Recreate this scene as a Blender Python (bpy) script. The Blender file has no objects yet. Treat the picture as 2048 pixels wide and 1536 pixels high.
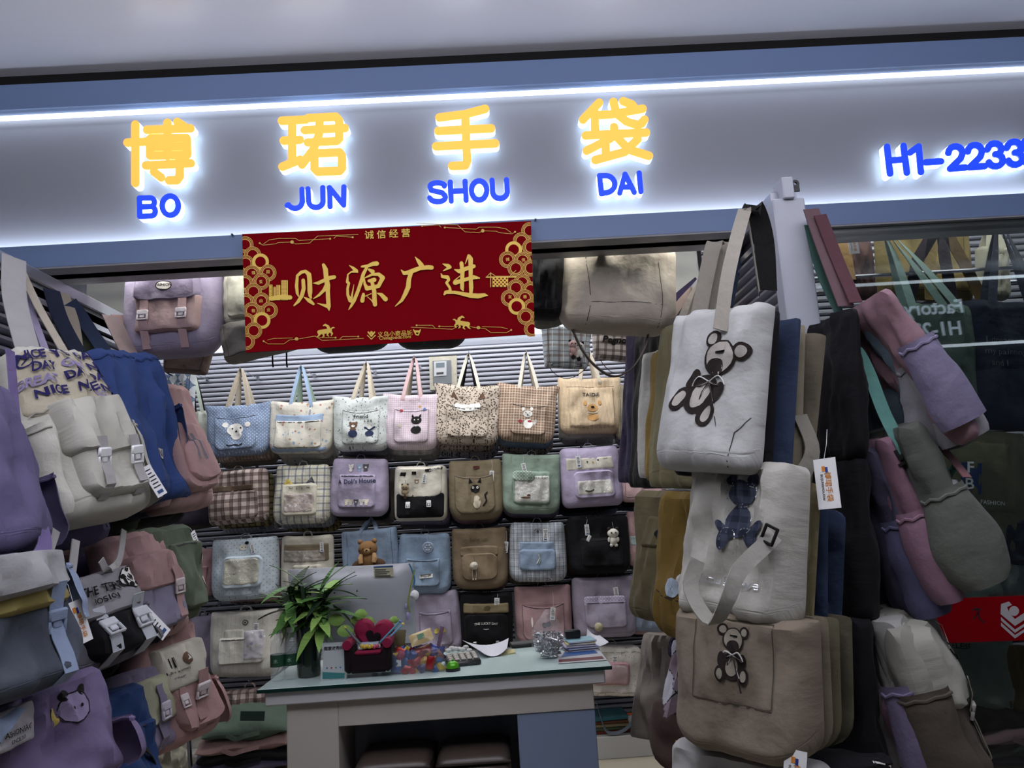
import bpy, math, random
from mathutils import Vector, Matrix, noise
random.seed(7)
SC=bpy.context.scene; COL=SC.collection; D=bpy.data
R=math.radians
# ------------------------------------------------ camera
FPX=1500.0; CAM=Vector((0,0,1.55))
_y,_p,_r=R(1.5),R(9.5),R(3.6)
FW=Vector((math.sin(_y)*math.cos(_p),math.cos(_y)*math.cos(_p),math.sin(_p)))
_rt=Vector((math.cos(_y),-math.sin(_y),0)); _up=_rt.cross(FW)
RT=_rt*math.cos(_r)-_up*math.sin(_r); UP=_up*math.cos(_r)+_rt*math.sin(_r)
cd=D.cameras.new('camera'); cam=D.objects.new('camera',cd); COL.objects.link(cam)
cd.sensor_width=36; cd.lens=36*FPX/2048; cd.clip_start=.02
cam.matrix_world=Matrix(((RT.x,UP.x,-FW.x,CAM.x),(RT.y,UP.y,-FW.y,CAM.y),(RT.z,UP.z,-FW.z,CAM.z),(0,0,0,1)))
SC.camera=cam
def on(px,py,**k):
    "the point seen at a pixel of the photograph, on a plane x=, y= or z="
    d=FW+RT*((px-1024)/FPX)-UP*((py-768)/FPX)
    (a,v),=k.items(); i='xyz'.index(a)
    return CAM+d*((v-CAM[i])/d[i])
# ------------------------------------------------ world, exposure, lights
SC.view_settings.view_transform='Standard'; SC.view_settings.look='None'
SC.view_settings.gamma=1; SC.view_settings.use_curve_mapping=False
SC.view_settings.exposure=0.0
W=D.worlds.new('world'); SC.world=W; W.use_nodes=True
W.node_tree.nodes['Background'].inputs[0].default_value=(.62,.72,1,1)
W.node_tree.nodes['Background'].inputs[1].default_value=.035
def area(name,loc,rot,sx,sy,power,col=(1,1,1)):
    l=D.lights.new(name,'AREA'); l.shape='RECTANGLE'; l.size=sx; l.size_y=sy; l.energy=power; l.color=col
    o=D.objects.new(name,l); COL.objects.link(o); o.location=loc; o.rotation_euler=rot; return o
# hall ceiling light above the aisle, shop ceiling lights, LED strips at the wall tops
area('hall_light',(-.25,.55,3.05),(R(10),0,0),3.2,.3,17,(.93,.96,1))
area('shop_light',(-.35,3.75,3.3),(0,0,0),2.2,.5,22,(1,.98,.95))
area('wall_wash',(-.3,4.55,3.15),(R(14),0,0),3.6,.25,34,(.97,.98,1))
area('ceiling_fill',(0.2,.75,2.75),(R(180),0,0),4.5,.25,88,(.97,.95,1))  # unseen fill added to brighten the ceiling, not a real hall fitting
area('beam_strip',(-.3,2.815,2.60),(R(30),0,0),3.0,.03,7,(1,.96,.86))
area('window_wash',(2.0,2.82,3.1),(R(-6),0,0),1.6,.2,17,(1,.97,.9))
# ------------------------------------------------ materials
MC={}
def lin(c):
    c=c/255; return c/12.92 if c<=.04045 else ((c+.055)/1.055)**2.4
def rgb(c):
    if isinstance(c,str): c=tuple(int(c[i:i+2],16) for i in (0,2,4))
    return (lin(c[0]),lin(c[1]),lin(c[2]),1)
def des(c,s=.76,g=.93):
    q=[int(c[i:i+2],16) for i in (0,2,4)]; l=.3*q[0]+.59*q[1]+.11*q[2]; return ''.join('%02X'%max(0,min(255,int((l+(v-l)*s)*g+2))) for v in q)
class NT:
    def __init__(s,m): s.m=m; s.t=m.node_tree; s.b=s.t.nodes['Principled BSDF']
    def n(s,ty,**k):
        x=s.t.nodes.new(ty)
        for a,v in k.items(): setattr(x,a,v)
        return x
    def set(s,inp,v):
        if hasattr(v,'is_output') or isinstance(v,bpy.types.NodeSocket): s.t.links.new(v,inp)
        else: inp.default_value=v
    def m_(s,op,a,b=0,c=None):
        x=s.n('ShaderNodeMath',operation=op); s.set(x.inputs[0],a); s.set(x.inputs[1],b)
        if c is not None: s.set(x.inputs[2],c)
        return x.outputs[0]
    def mix(s,f,a,b):
        x=s.n('ShaderNodeMix',data_type='RGBA'); s.set(x.inputs[0],f); s.set(x.inputs[6],a); s.set(x.inputs[7],b); return x.outputs[2]
    def uv(s):
        c=s.n('ShaderNodeTexCoord'); x=s.n('ShaderNodeSeparateXYZ'); s.t.links.new(c.outputs['UV'],x.inputs[0]); return x.outputs[0],x.outputs[1],c.outputs['UV']
    def noise(s,vec,scale,detail=2):
        x=s.n('ShaderNodeTexNoise'); x.inputs['Scale'].default_value=scale; x.inputs['Detail'].default_value=detail
        if vec is not None: s.t.links.new(vec,x.inputs['Vector'])
        return x.outputs[0]
def newmat(key):
    m=D.materials.new(key); m.use_nodes=True; MC[key]=m; return m
def plain(c,rough=.6,metal=0,name='paint',emit=0,ec=None,spec=.5,bump=0):
    key=f'{name}_{c}_{rough}_{metal}_{emit}_{bump}_{ec}_{spec}'
    if key in MC: return MC[key]
    m=newmat(key); n=NT(m); b=n.b
    b.inputs['Base Color'].default_value=rgb(c); b.inputs['Roughness'].default_value=rough; b.inputs['Metallic'].default_value=metal
    b.inputs['Specular IOR Level'].default_value=spec
    if emit: b.inputs['Emission Color'].default_value=rgb(ec or c); b.inputs['Emission Strength'].default_value=emit
    if bump:
        co=n.n('ShaderNodeTexCoord'); f=n.noise(co.outputs['Object'],40,3); bp=n.n('ShaderNodeBump'); bp.inputs['Strength'].default_value=bump; bp.inputs['Distance'].default_value=.004
        n.t.links.new(f,bp.inputs['Height']); n.t.links.new(bp.outputs[0],b.inputs['Normal'])
        rr=n.m_('MULTIPLY_ADD',f,.2,rough-.1); n.t.links.new(rr,b.inputs['Roughness'])
    return m
def emis(c,s,name='glow'):
    return plain(c,.5,0,name,s)
def fab(c,pat=None,rough=.82,name='fabric',**k):
    "woven cloth; pat = pattern name with its own colours in k"
    key=f'{name}_{c}_{pat}_{sorted(k.items())}_{rough}'
    if key in MC: return MC[key]
    m=newmat(key[:60]); MC[key]=m; n=NT(m); b=n.b
    x,y,uv=n.uv(); c=des(c); k={a:(des(v) if isinstance(v,str) and a[0]=='c' else v) for a,v in k.items()}; col=rgb(c)
    fr=lambda v,p,o=0: n.m_('FRACT',n.m_('ADD',n.m_('MULTIPLY',v,1/p),o+50))
    lt=lambda v,t: n.m_('LESS_THAN',v,t)
    out=None
    if pat=='gingham':
        p=k['p']; f=n.m_('MULTIPLY',n.m_('ADD',lt(fr(x,p),.5),lt(fr(y,p),.5)),.5); out=n.mix(f,col,rgb(k['c2']))
        if 'c3' in k:
            g=n.m_('MAXIMUM',lt(fr(x,p*2,.13),.05),lt(fr(y,p*2,.13),.05)); out=n.mix(g,out,rgb(k['c3']))
    elif pat=='plaid':
        out=col
        for (ax,per,wd,of,cc,al) in k['l']:
            f=n.m_('MULTIPLY',lt(fr(x if ax=='x' else y,per,of),wd),al); out=n.mix(f,out,rgb(cc))
    elif pat=='dots':
        p=k['p']; r=k['r']
        def dd(o):
            a=n.m_('SUBTRACT',fr(x,p,o),.5); q=n.m_('SUBTRACT',fr(y,p,o),.5)
            return n.m_('ADD',n.m_('MULTIPLY',a,a),n.m_('MULTIPLY',q,q))
        out=n.mix(lt(n.m_('MINIMUM',dd(0),dd(.5)),r*r),col,rgb(k['c2']))
    elif pat=='leopard':
        v=n.n('ShaderNodeTexVoronoi'); v.inputs['Scale'].default_value=1/k['p']; n.t.links.new(uv,v.inputs['Vector'])
        no=n.noise(uv,2.2/k['p']); d=n.m_('ADD',v.outputs['Distance'],n.m_('MULTIPLY',n.m_('SUBTRACT',no,.5),.45))
        ring=n.m_('MULTIPLY',n.m_('GREATER_THAN',d,.2),lt(d,.40)); inn=lt(d,.2)
        out=n.mix(ring,n.mix(inn,col,rgb(k['c3'])),rgb(k['c2']))
    elif pat=='floral':
        v=n.n('ShaderNodeTexVoronoi'); v.inputs['Scale'].default_value=1/k['p']; n.t.links.new(uv,v.inputs['Vector'])
        no=n.noise(uv,3/k['p']); d=n.m_('ADD',v.outputs['Distance'],n.m_('MULTIPLY',n.m_('SUBTRACT',no,.5),.35))
        s=n.n('ShaderNodeSeparateXYZ'); n.t.links.new(v.outputs['Color'],s.inputs[0])
        cc=n.mix(n.m_('GREATER_THAN',s.outputs[0],.5),rgb(k['c2']),rgb(k['c3'])); out=n.mix(lt(d,k.get('r',.28)),col,cc)
        if 'c4' in k: out=n.mix(n.m_('MULTIPLY',lt(d,k.get('r',.28)),n.m_('GREATER_THAN',s.outputs[1],.7)),out,rgb(k['c4']))
    elif pat=='stripes':
        out=n.mix(lt(fr(x if k.get('ax','x')=='x' else y,k['p']),k.get('w',.3)),col,rgb(k['c2']))
    elif pat=='argyle':
        p=k['p']; a=n.m_('ABSOLUTE',n.m_('SUBTRACT',fr(x,p),.5)); q=n.m_('ABSOLUTE',n.m_('SUBTRACT',fr(y,p*1.5),.5)); sm=n.m_('ADD',a,q)
        out=n.mix(lt(sm,.5),col,rgb(k['c2']))
        p2=n.m_('ABSOLUTE',n.m_('SUBTRACT',sm,.5))
        a2=n.m_('ABSOLUTE',n.m_('SUBTRACT',fr(x,p,.5),.5)); sm2=n.m_('ABSOLUTE',n.m_('SUBTRACT',a2,q))
        out=n.mix(n.m_('MULTIPLY',lt(sm2,.02),n.m_('GREATER_THAN',n.noise(uv,90),.45)),out,rgb(k['c3']))
    base=out if out is not None else col
    nz=n.noise(uv,14,3); var=n.m_('MULTIPLY_ADD',nz,.24,.88)
    hs=n.n('ShaderNodeHueSaturation'); n.set(hs.inputs['Color'],base); n.t.links.new(var,hs.inputs['Value']); n.t.links.new(hs.outputs[0],b.inputs['Base Color'])
    b.inputs['Roughness'].default_value=rough; b.inputs['Specular IOR Level'].default_value=.18; b.inputs['Sheen Weight'].default_value=.03; b.inputs['Sheen Roughness'].default_value=.5
    big=n.noise(uv,18,3); fine=n.noise(uv,420,1)
    if pat=='cord' : 
        w_=n.m_('SINE',n.m_('MULTIPLY',x,2*math.pi/k['p'])); fine=n.m_('MULTIPLY_ADD',w_,.5,.5); nn=n.mix(fine,rgb(k['c2']),col); n.set(hs.inputs['Color'],nn)
    bp=n.n('ShaderNodeBump'); bp.inputs['Strength'].default_value=.55; bp.inputs['Distance'].default_value=.012; n.t.links.new(big,bp.inputs['Height'])
    b2=n.n('ShaderNodeBump'); b2.inputs['Strength'].default_value=.25; b2.inputs['Distance'].default_value=.0015; n.t.links.new(fine,b2.inputs['Height']); n.t.links.new(bp.outputs[0],b2.inputs['Normal'])
    n.t.links.new(b2.outputs[0],b.inputs['Normal'])
    return m
def clearm(c='FFFFFF',rough=.06,alpha=.22,name='clear_plastic',wr=0):
    "thin clear sheet: mostly see-through, glossy"
    key=f'{name}_{c}_{alpha}_{rough}'
    if key in MC: return MC[key]
    m=newmat(key); n=NT(m); b=n.b
    b.inputs['Base Color'].default_value=rgb(c); b.inputs['Roughness'].default_value=rough; b.inputs['Alpha'].default_value=alpha
    b.inputs['Specular IOR Level'].default_value=1.0; b.inputs['Coat Weight'].default_value=1.0; b.inputs['Coat Roughness'].default_value=.03
    if wr:
        co=n.n('ShaderNodeTexCoord'); f=n.noise(co.outputs['Object'],wr,2); bp=n.n('ShaderNodeBump'); bp.inputs['Strength'].default_value=.9; bp.inputs['Distance'].default_value=.02
        n.t.links.new(f,bp.inputs['Height']); n.t.links.new(bp.outputs[0],b.inputs['Normal']); n.t.links.new(bp.outputs[0],b.inputs['Coat Normal'])
    return m
CLEAR=clearm(wr=45,alpha=.2)
def glassm(name='window_glass',tint=(.93,.97,.98,1),ior=1.5):
    if name in MC: return MC[name]
    m=newmat(name); t=m.node_tree; t.nodes.remove(t.nodes['Principled BSDF']); o=t.nodes['Material Output']
    tr=t.nodes.new('ShaderNodeBsdfTransparent'); tr.inputs[0].default_value=tint
    g=t.nodes.new('ShaderNodeBsdfGlossy'); g.inputs['Roughness'].default_value=0.0
    f=t.nodes.new('ShaderNodeFresnel'); f.inputs[0].default_value=ior; mx=t.nodes.new('ShaderNodeMixShader')
    t.links.new(f.outputs[0],mx.inputs[0]); t.links.new(tr.outputs[0],mx.inputs[1]); t.links.new(g.outputs[0],mx.inputs[2]); t.links.new(mx.outputs[0],o.inputs[0])
    return m
# ------------------------------------------------ mesh helpers
class MB:
    "collects geometry of one part; several materials allowed"
    def __init__(s): s.v=[]; s.f=[]; s.m=[]; s.mats=[]; s.uv={}
    def mi(s,m):
        if m not in s.mats: s.mats.append(m)
        return s.mats.index(m)
    def add(s,vs,fs,m,uvs=None):
        o=len(s.v); k=s.mi(m); s.v+= [tuple(v) for v in vs]
        for f in fs: s.f.append(tuple(i+o for i in f)); s.m.append(k)
        for i in range(len(vs)):
            v=vs[i]; s.uv[o+i]=uvs[i] if uvs else (v[0],v[2])
    def box(s,c,sz,m,rot=None,bev=0):
        x,y,z=[a/2 for a in sz]
        if bev:
            b=min(bev,x*.9,y*.9,z*.9); vs=[];idx={}
            for sx in(-1,1):
                for sy in(-1,1):
                    for sz_ in(-1,1):
                        for ax in range(3):
                            p=[sx*x,sy*y,sz_*z]; q=[(x,y,z)[j]-(0 if j==ax else b) for j in range(3)]
                            idx[(sx,sy,sz_,ax)]=len(vs); vs.append(Vector((sx*q[0],sy*q[1],sz_*q[2])))
            fs=[]
            for sx in(-1,1):
                for sy in(-1,1):
                    for sz_ in(-1,1): 
                        t=(idx[(sx,sy,sz_,0)],idx[(sx,sy,sz_,1)],idx[(sx,sy,sz_,2)]); fs.append(t if sx*sy*sz_>0 else t[::-1])
            def S(a,b_,c_): return (a,b_,c_)
            for ax in range(3):
                o1,o2=[(1,2),(2,0),(0,1)][ax]
                for sg in(-1,1):
                    q=[]
                    for (a,b_) in((-1,-1),(1,-1),(1,1),(-1,1)):
                        sgn=[0,0,0]; sgn[ax]=sg; sgn[o1]=a; sgn[o2]=b_; q.append(idx[tuple(sgn)+(ax,)])
                    fs.append(tuple(q) if sg>0 else tuple(q[::-1]))
                # edges along axis ax
                for a in(-1,1):
                    for b_ in(-1,1):
                        q=[]
                        for (e,k) in((-1,o1),(1,o1),(1,o2),(-1,o2)):
                            sgn=[0,0,0]; sgn[ax]=e; sgn[o1]=a; sgn[o2]=b_; q.append(idx[tuple(sgn)+(k,)])
                        fs.append(tuple(q) if a*b_<0 else tuple(q[::-1]))
        else:
            vs=[Vector((sx*x,sy*y,sz_*z)) for sx in(-1,1) for sy in(-1,1) for sz_ in(-1,1)]
            fs=[(0,1,3,2),(4,6,7,5),(0,4,5,1),(2,3,7,6),(0,2,6,4),(1,5,7,3)]
        M=rot or Matrix.Identity(3); c=Vector(c)
        s.add([M@v+c for v in vs],fs,m)
    def quadbox(s,a,b,c_,d_,th,m):
        "slab: four corner points of the front face, pushed back by vector th"
        p=[Vector(q) for q in(a,b,c_,d_)]; t=Vector(th); vs=p+[q+t for q in p]
        s.add(vs,[(0,1,2,3),(7,6,5,4),(0,4,5,1),(1,5,6,2),(2,6,7,3),(3,7,4,0)],m)
    def tube(s,pts,r,m,n=8,cap=True):
        pts=[Vector(p) for p in pts]; rs=r if isinstance(r,(list,tuple)) else [r]*len(pts); vs=[];fs=[]
        pu=None
        for i,p in enumerate(pts):
            t=(pts[min(i+1,len(pts)-1)]-pts[max(i-1,0)]).normalized()
            a=pu if pu is not None else (Vector((0,0,1)) if abs(t.z)<.9 else Vector((1,0,0)))
            u=(a-t*a.dot(t)).normalized(); w=t.cross(u); pu=u
            for k in range(n):
                an=2*math.pi*k/n; vs.append(p+(u*math.cos(an)+w*math.sin(an))*rs[i])
        for i in range(len(pts)-1):
            for k in range(n):
                a=i*n+k; b=i*n+(k+1)%n; fs.append((a,b,b+n,a+n))
        if cap: fs.append(tuple(range(n))[::-1]); fs.append(tuple(range(len(vs)-n,len(vs))))
        s.add(vs,fs,m)
    def lathe(s,prof,c,m,n=20,rot=None,cap=True):
        vs=[];fs=[]; M=rot or Matrix.Identity(3); c=Vector(c)
        for (r,z) in prof:
            for k in range(n):
                a=2*math.pi*k/n; vs.append(M@Vector((r*math.cos(a),r*math.sin(a),z))+c)
        for i in range(len(prof)-1):
            for k in range(n):
                a=i*n+k; b=i*n+(k+1)%n; fs.append((a,b,b+n,a+n))
        if cap: fs.append(tuple(range(n))[::-1]); fs.append(tuple(range(len(vs)-n,len(vs))))
        s.add(vs,fs,m)
    def ball(s,c,r,m,sc=(1,1,1),n=12,bumpy=0):
        vs=[];fs=[]; c=Vector(c); k=n//2
        for i in range(k+1):
            th=math.pi*i/k
            for j in range(n):
                a=2*math.pi*j/n; v=Vector((math.sin(th)*math.cos(a),math.sin(th)*math.sin(a),math.cos(th)))
                q=1+(bumpy*noise.noise(v*4+c*30) if bumpy else 0)
                vs.append(c+Vector((v.x*sc[0],v.y*sc[1],v.z*sc[2]))*r*q)
        for i in range(k):
            for j in range(n):
                a=i*n+j; b=i*n+(j+1)%n; fs.append((a,a+n,b+n,b))
        s.add(vs,fs,m)
    def ribbon(s,pts,wd,w,th,m,uvk=1):
        "flat strap along pts; wd = width direction (one or per point)"
        pts=[Vector(p) for p in pts]; n=len(pts); vs=[];uvs=[];fs=[]; L=0
        ws=w if isinstance(w,(list,tuple)) else [w]*n
        for i,p in enumerate(pts):
            t=(pts[min(i+1,n-1)]-pts[max(i-1,0)]).normalized(); d=Vector(wd[i] if isinstance(wd,list) else wd)
            d=(d-t*d.dot(t)); d=d.normalized() if d.length>1e-5 else Vector((1,0,0)); nn=t.cross(d)
            if i: L+=(p-pts[i-1]).length
            for a,b in((-1,-1),(1,-1),(1,1),(-1,1)): vs.append(p+d*a*ws[i]/2+nn*b*th/2); uvs.append((a*ws[i]/2,L))
        for i in range(n-1):
            for k in range(4):
                a=i*4+k; b=i*4+(k+1)%4; fs.append((a,b,b+4,a+4))
        fs.append((0,1,2,3)); fs.append((4*n-1,4*n-2,4*n-3,4*n-4)); s.add(vs,fs,m,uvs)
    def build(s,name,parent=None,smooth=True,M=None):
        me=D.meshes.new(name); me.from_pydata(s.v,[],s.f)
        for m in s.mats: me.materials.append(m)
        me.polygons.foreach_set('material_index',s.m)
        ul=me.uv_layers.new(name='UVMap'); li=[0]*len(me.loops); me.loops.foreach_get('vertex_index',li)
        ul.data.foreach_set('uv',[c for i in li for c in s.uv[i]])
        if smooth: 
            me.shade_smooth()
            me.set_sharp_from_angle(angle=R(38))
        me.update(); o=D.objects.new(name,me); COL.objects.link(o)
        if parent: o.parent=parent
        if M is not None: o.matrix_world=M
        return o
def smoothpath(pts,k=6):
    "Catmull-Rom through pts"
    P=[Vector(p) for p in pts]; P=[P[0]*2-P[1]]+P+[P[-1]*2-P[-2]]; out=[]
    for i in range(1,len(P)-2):
        for j in range(k):
            t=j/k; a,b,c,d=P[i-1:i+3]
            out.append(.5*((2*b)+(c-a)*t+(2*a-5*b+4*c-d)*t*t+(3*b-a-3*c+d)*t**3))
    return out+[P[-2]]
LABELS={}
def tag(o,label,cat,group=None,kind=None):
    if label in LABELS and not group: print('DUPLABEL',label)
    LABELS[label]=1
    o['label']=label; o['category']=cat
    if group: o['group']=group
    if kind: o['kind']=kind
    return o
def empty(name,loc=(0,0,0),M=None):
    o=D.objects.new(name,None); o.empty_display_size=.05; COL.objects.link(o)
    if M is not None: o.matrix_world=M
    else: o.location=loc
    return o
def struct(o): o['kind']='structure'; return o
_txt={}
def textmesh(st,bold=.0,shear=0,space=1):
    "2D letter outlines as triangles, cap height about 0.7"
    k=(st,bold,shear,space)
    if k not in _txt:
        cu=D.curves.new('t','FONT'); cu.body=st; cu.align_x='CENTER'; cu.align_y='CENTER'; cu.offset=bold; cu.shear=shear; cu.resolution_u=3; cu.space_character=space
        ob=D.objects.new('t',cu); COL.objects.link(ob); dg=bpy.context.evaluated_depsgraph_get(); me=ob.evaluated_get(dg).to_mesh()
        _txt[k]=([(v.co.x,v.co.y) for v in me.vertices],[tuple(p.vertices) for p in me.polygons])
        ob.evaluated_get(dg).to_mesh_clear(); D.objects.remove(ob); D.curves.remove(cu)
    return _txt[k]
# flat strokes: circles joined, used for sign letters and embroidery
def stroke2d(pts,r=None,n=14):
    "returns list of (verts2d, faces) for a polyline of (x,y[,r])"
    P=[(p[0],p[1],(p[2] if len(p)>2 else r)) for p in pts]; out=[]
    for i in range(len(P)-1):
        x0,y0,r0=P[i]; x1,y1,r1=P[i+1]; a=math.atan2(y1-y0,x1-x0); vs=[]
        for k in range(n+1):
            t=a+math.pi/2+math.pi*k/n; vs.append((x0+r0*math.cos(t),y0+r0*math.sin(t)))
        for k in range(n+1):
            t=a-math.pi/2+math.pi*k/n; vs.append((x1+r1*math.cos(t),y1+r1*math.sin(t)))
        out.append(vs)
    return out
# ------------------------------------------------ bags
WHITE=plain('E9EAEC',.35,name='white_nylon'); CARD=plain('E8E8EA',.6,name='card'); INK=plain('1B1B22',.6,name='ink'); BLK=fab('14141A',name='black_cloth')
CHROME=plain('B9BCC4',.22,1,'chrome'); SEAM=plain('26242A',.9,name='seam')
class Bag:
    def __init__(s,w,h,d,rb=.05,rt=.02,taper=1.0,sag=0,topthin=.45,wr=.006,seed=0,boxy=4,back=.35,belly=0,flare=0):
        s.w,s.h,s.d,s.rb,s.rt,s.taper,s.sag,s.topthin,s.wr,s.seed,s.boxy,s.back,s.belly,s.flare=w,h,d,rb,rt,taper,sag,topthin,wr,seed,boxy,back,belly,flare
        s.pk=[]
    def hw(s,v): return s.w/2*(1+(s.taper-1)*v+s.belly*math.sin(math.pi*v)+s.flare*max(0,v-.8)*2)
    def zr(s,u):
        a=abs(u); hw=s.w/2
        def rnd(r):
            k=(a*hw-(hw-r))/r if r>0 else -1
            return r*(1-math.sqrt(max(0,1-k*k))) if k>0 else 0
        return rnd(s.rb), s.h-rnd(s.rt)-s.sag*(1-u*u)+.004*noise.noise(Vector((u*2,s.seed,3)))
    def S(s,u,v):
        a=min(1,abs(u)); side=(1-a**s.boxy)**(1/2.0)
        pr=1+(s.topthin-1)*v**1.1
        if v<.14: k=1-v/.14; pr*=.45+.55*math.sqrt(max(0,1-k*k))
        if v>.95: pr*=1-.3*(v-.95)/.05
        q=Vector((u*1.4+s.seed*7.3,v*2.1,s.seed)); q2=Vector((u*4+v*1.2+s.seed*3,v*3.2-u*1.5,s.seed+9)); q3=Vector((u*5+v*3+s.seed,v*3-u*2,s.seed+2))
        return max(0,s.d*.62*side*pr)+s.wr*side*(noise.noise(q)*2.6+noise.noise(q2)*1.8+(abs(noise.noise(q3))-.2)*-1.3)
    def P(s,u,v,off=0):
        zb,zt=s.zr(u); return Vector((s.hw(v)*u,-s.S(u,v)-off,zb+(zt-zb)*v))
    def top(s,u,v):
        o=0
        for (u0,u1,v0,v1,t,b) in s.pk:
            if u0<u<u1 and v0<v<v1:
                e=min((u-u0)*s.w/2,(u1-u)*s.w/2,(v-v0)*s.h,(v1-v)*s.h)/.012
                o=max(o,b+t*min(1,e)**.5)
        return o
    def body(s,m,parent,mb=None,name='body',m2=None,N=26):
        mb=mb or MB(); vs=[];uvs=[]; 
        for side in(1,-1):
            for j in range(N+1):
                for i in range(N+1):
                    u=math.sin((i/N*2-1)*math.pi/2); v=j/N; v=v*v*(3-2*v)*.5+v*.5
                    p=s.P(u,v)
                    if side<0:
                        b=-s.S(u,v)*-1; p.y=min(.6,b)*s.back
                    vs.append(p); uvs.append((p.x+s.seed*.13,p.z+(p.y if v<.1 else 0)))
        fs=[];K=(N+1)**2
        for j in range(N):
            for i in range(N):
                a=j*(N+1)+i; fs.append((a,a+1,a+N+2,a+N+1)); a+=K; fs.append((a,a+N+1,a+N+2,a+1))
        for j in range(N):
            for i in(0,N):
                a=j*(N+1)+i; b=a+N+1; q=(a,b,b+K,a+K); fs.append(q if i==0 else q[::-1])
        for i in range(N):
            a=i; fs.append((a,a+K,a+1+K,a+1)); a=N*(N+1)+i; fs.append((a,a+1,a+1+K,a+K))
        if m2: # lower band of another colour
            pass
        mb.add(vs,fs,m,uvs); return mb.build(name,parent)
    def patch(s,u0,u1,v0,v1,t,m,parent,name,r=.02,rtop=None,base=None,mb=None,N=20,push=True,er=.009,droop=0,skew=0):
        "puffy panel on the front; corners rounded r; edge rolls down"
        W=(u1-u0)*s.w/2; Hh=(v1-v0)*s.h; rt_=r if rtop is None else rtop; vs=[];uvs=[];fs=[]
        b0=s.top((u0+u1)/2,(v0+v1)/2) if base is None else base
        mb2=mb or MB()
        for j in range(N+1):
            for i in range(N+1):
                a=math.sin((i/N*2-1)*math.pi/2); b=.5+.5*math.sin((j/N*2-1)*math.pi/2)
                def rnd(rr):
                    k=(abs(a)*W/2-(W/2-rr))/rr if rr>0 else -1
                    return rr*(1-math.sqrt(max(0,1-min(1,k)**2))) if k>0 else 0
                zb=rnd(r)/Hh; zt=1-rnd(rt_)/Hh-droop*(1-a*a); bb=zb+(zt-zb)*b
                u=(u0+u1)/2+a*(u1-u0)/2+skew*(bb-.5); v=v0+bb*(v1-v0)
                e=min((1-abs(a))*W/2,(b)*Hh,(1-b)*Hh)/er
                th=t*min(1,max(0,e))**.5
                p=s.P(max(-.999,min(.999,u)),min(.999,max(0,v)),b0+th-.0015+(.0015*min(1,e)))
                vs.append(p); uvs.append((p.x+.37,p.z+.11))
        for j in range(N):
            for i in range(N):
                a=j*(N+1)+i; fs.append((a,a+1,a+N+2,a+N+1))
        mb2.add(vs,fs,m,uvs)
        if push: s.pk.append((u0,u1,v0,v1,t,b0))
        return mb2.build(name,parent) if mb is None else None
    def rim(s,u0,u1,v0,v1,w,m,mb,r=.02,off=.001,sides='lbrt'):
        "stitched outline ribbon"
        W=(u1-u0)*s.w/2;H=(v1-v0)*s.h; pts=[]
        cu=r/(s.w/2); cv=r/s.h
        def arc(cx,cy,a0):
            for k in range(5):
                a=R(a0+k*22.5); pts.append((cx+cu*math.cos(a),cy+cv*math.sin(a)))
        pts.append((u0,v1))
        arc(u0+cu,v0+cv,180); arc(u1-cu,v0+cv,270); pts.append((u1,v1))
        if 't' in sides: pts.append((u0,v1))
        s.line(pts,w,m,mb,off)
    def line(s,pts,w,m,mb,off=.001,sub=4):
        q=[]
        for i in range(len(pts)-1):
            a,b=pts[i],pts[i+1]; L=math.hypot((b[0]-a[0])*s.w/2,(b[1]-a[1])*s.h); k=max(1,int(L/.012))
            for j in range(k): t=j/k; q.append((a[0]+(b[0]-a[0])*t,a[1]+(b[1]-a[1])*t))
        q.append(pts[-1]); vs=[];fs=[]
        for i,(u,v) in enumerate(q):
            a=q[max(0,i-1)]; b=q[min(len(q)-1,i+1)]; dx=(b[0]-a[0])*s.w/2; dz=(b[1]-a[1])*s.h; L=math.hypot(dx,dz) or 1
            nx,nz=-dz/L,dx/L
            for sg in(-1,1):
                uu=u+sg*nx*w/s.w; vv=v+sg*nz*w/2/s.h; uu=max(-.999,min(.999,uu)); vv=max(0,min(.999,vv))
                vs.append(s.P(uu,vv,s.top(uu,vv)+off))
        for i in range(len(q)-1): fs.append((2*i,2*i+1,2*i+3,2*i+2))
        mb.add(vs,fs,m)
    def shape(s,u,v,pts,m,mb,off=.0015,rot=0):
        "flat polygon; pts in metres around (u,v); fan with one inner ring"
        c,sn=math.cos(R(rot)),math.sin(R(rot)); n=len(pts); cx=sum(p[0] for p in pts)/n; cy=sum(p[1] for p in pts)/n; vs=[];fs=[]
        def W(x,y):
            X=x*c-y*sn; Y=x*sn+y*c; uu=u+X/(s.w/2); vv=v+Y/s.h; uu=max(-.999,min(.999,uu)); vv=max(0,min(.999,vv)); return s.P(uu,vv,s.top(uu,vv)+off+.0012)
        vs.append(W(cx,cy)); K=max(2,min(6,int(max(math.hypot(p[0]-cx,p[1]-cy) for p in pts)/.009)+1))
        for k in range(1,K+1):
            for p in pts: vs.append(W(cx+(p[0]-cx)*k/K,cy+(p[1]-cy)*k/K))
        for i in range(n):
            j=(i+1)%n; fs.append((0,1+j,1+i))
            for k in range(K-1): o=1+k*n; fs.append((o+i,o+j,o+n+j,o+n+i))
        mb.add(vs,fs,m)
    def ell(s,u,v,rx,ry,m,mb,off=.0015,rot=0,dx=0,dy=0,n=20):
        s.shape(u,v,[(dx+rx*math.cos(2*math.pi*k/n),dy+ry*math.sin(2*math.pi*k/n)) for k in range(n)],m,mb,off,rot)
    def strk(s,u,v,pts,m,mb,off=.002,rot=0,k=1,r=.002):
        for i,poly in enumerate(stroke2d([(p[0]*k,p[1]*k)+((p[2]*k,) if len(p)>2 else ()) for p in pts],r,8)): s.shape(u,v,poly,m,mb,off+i*1e-5,rot)
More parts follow.
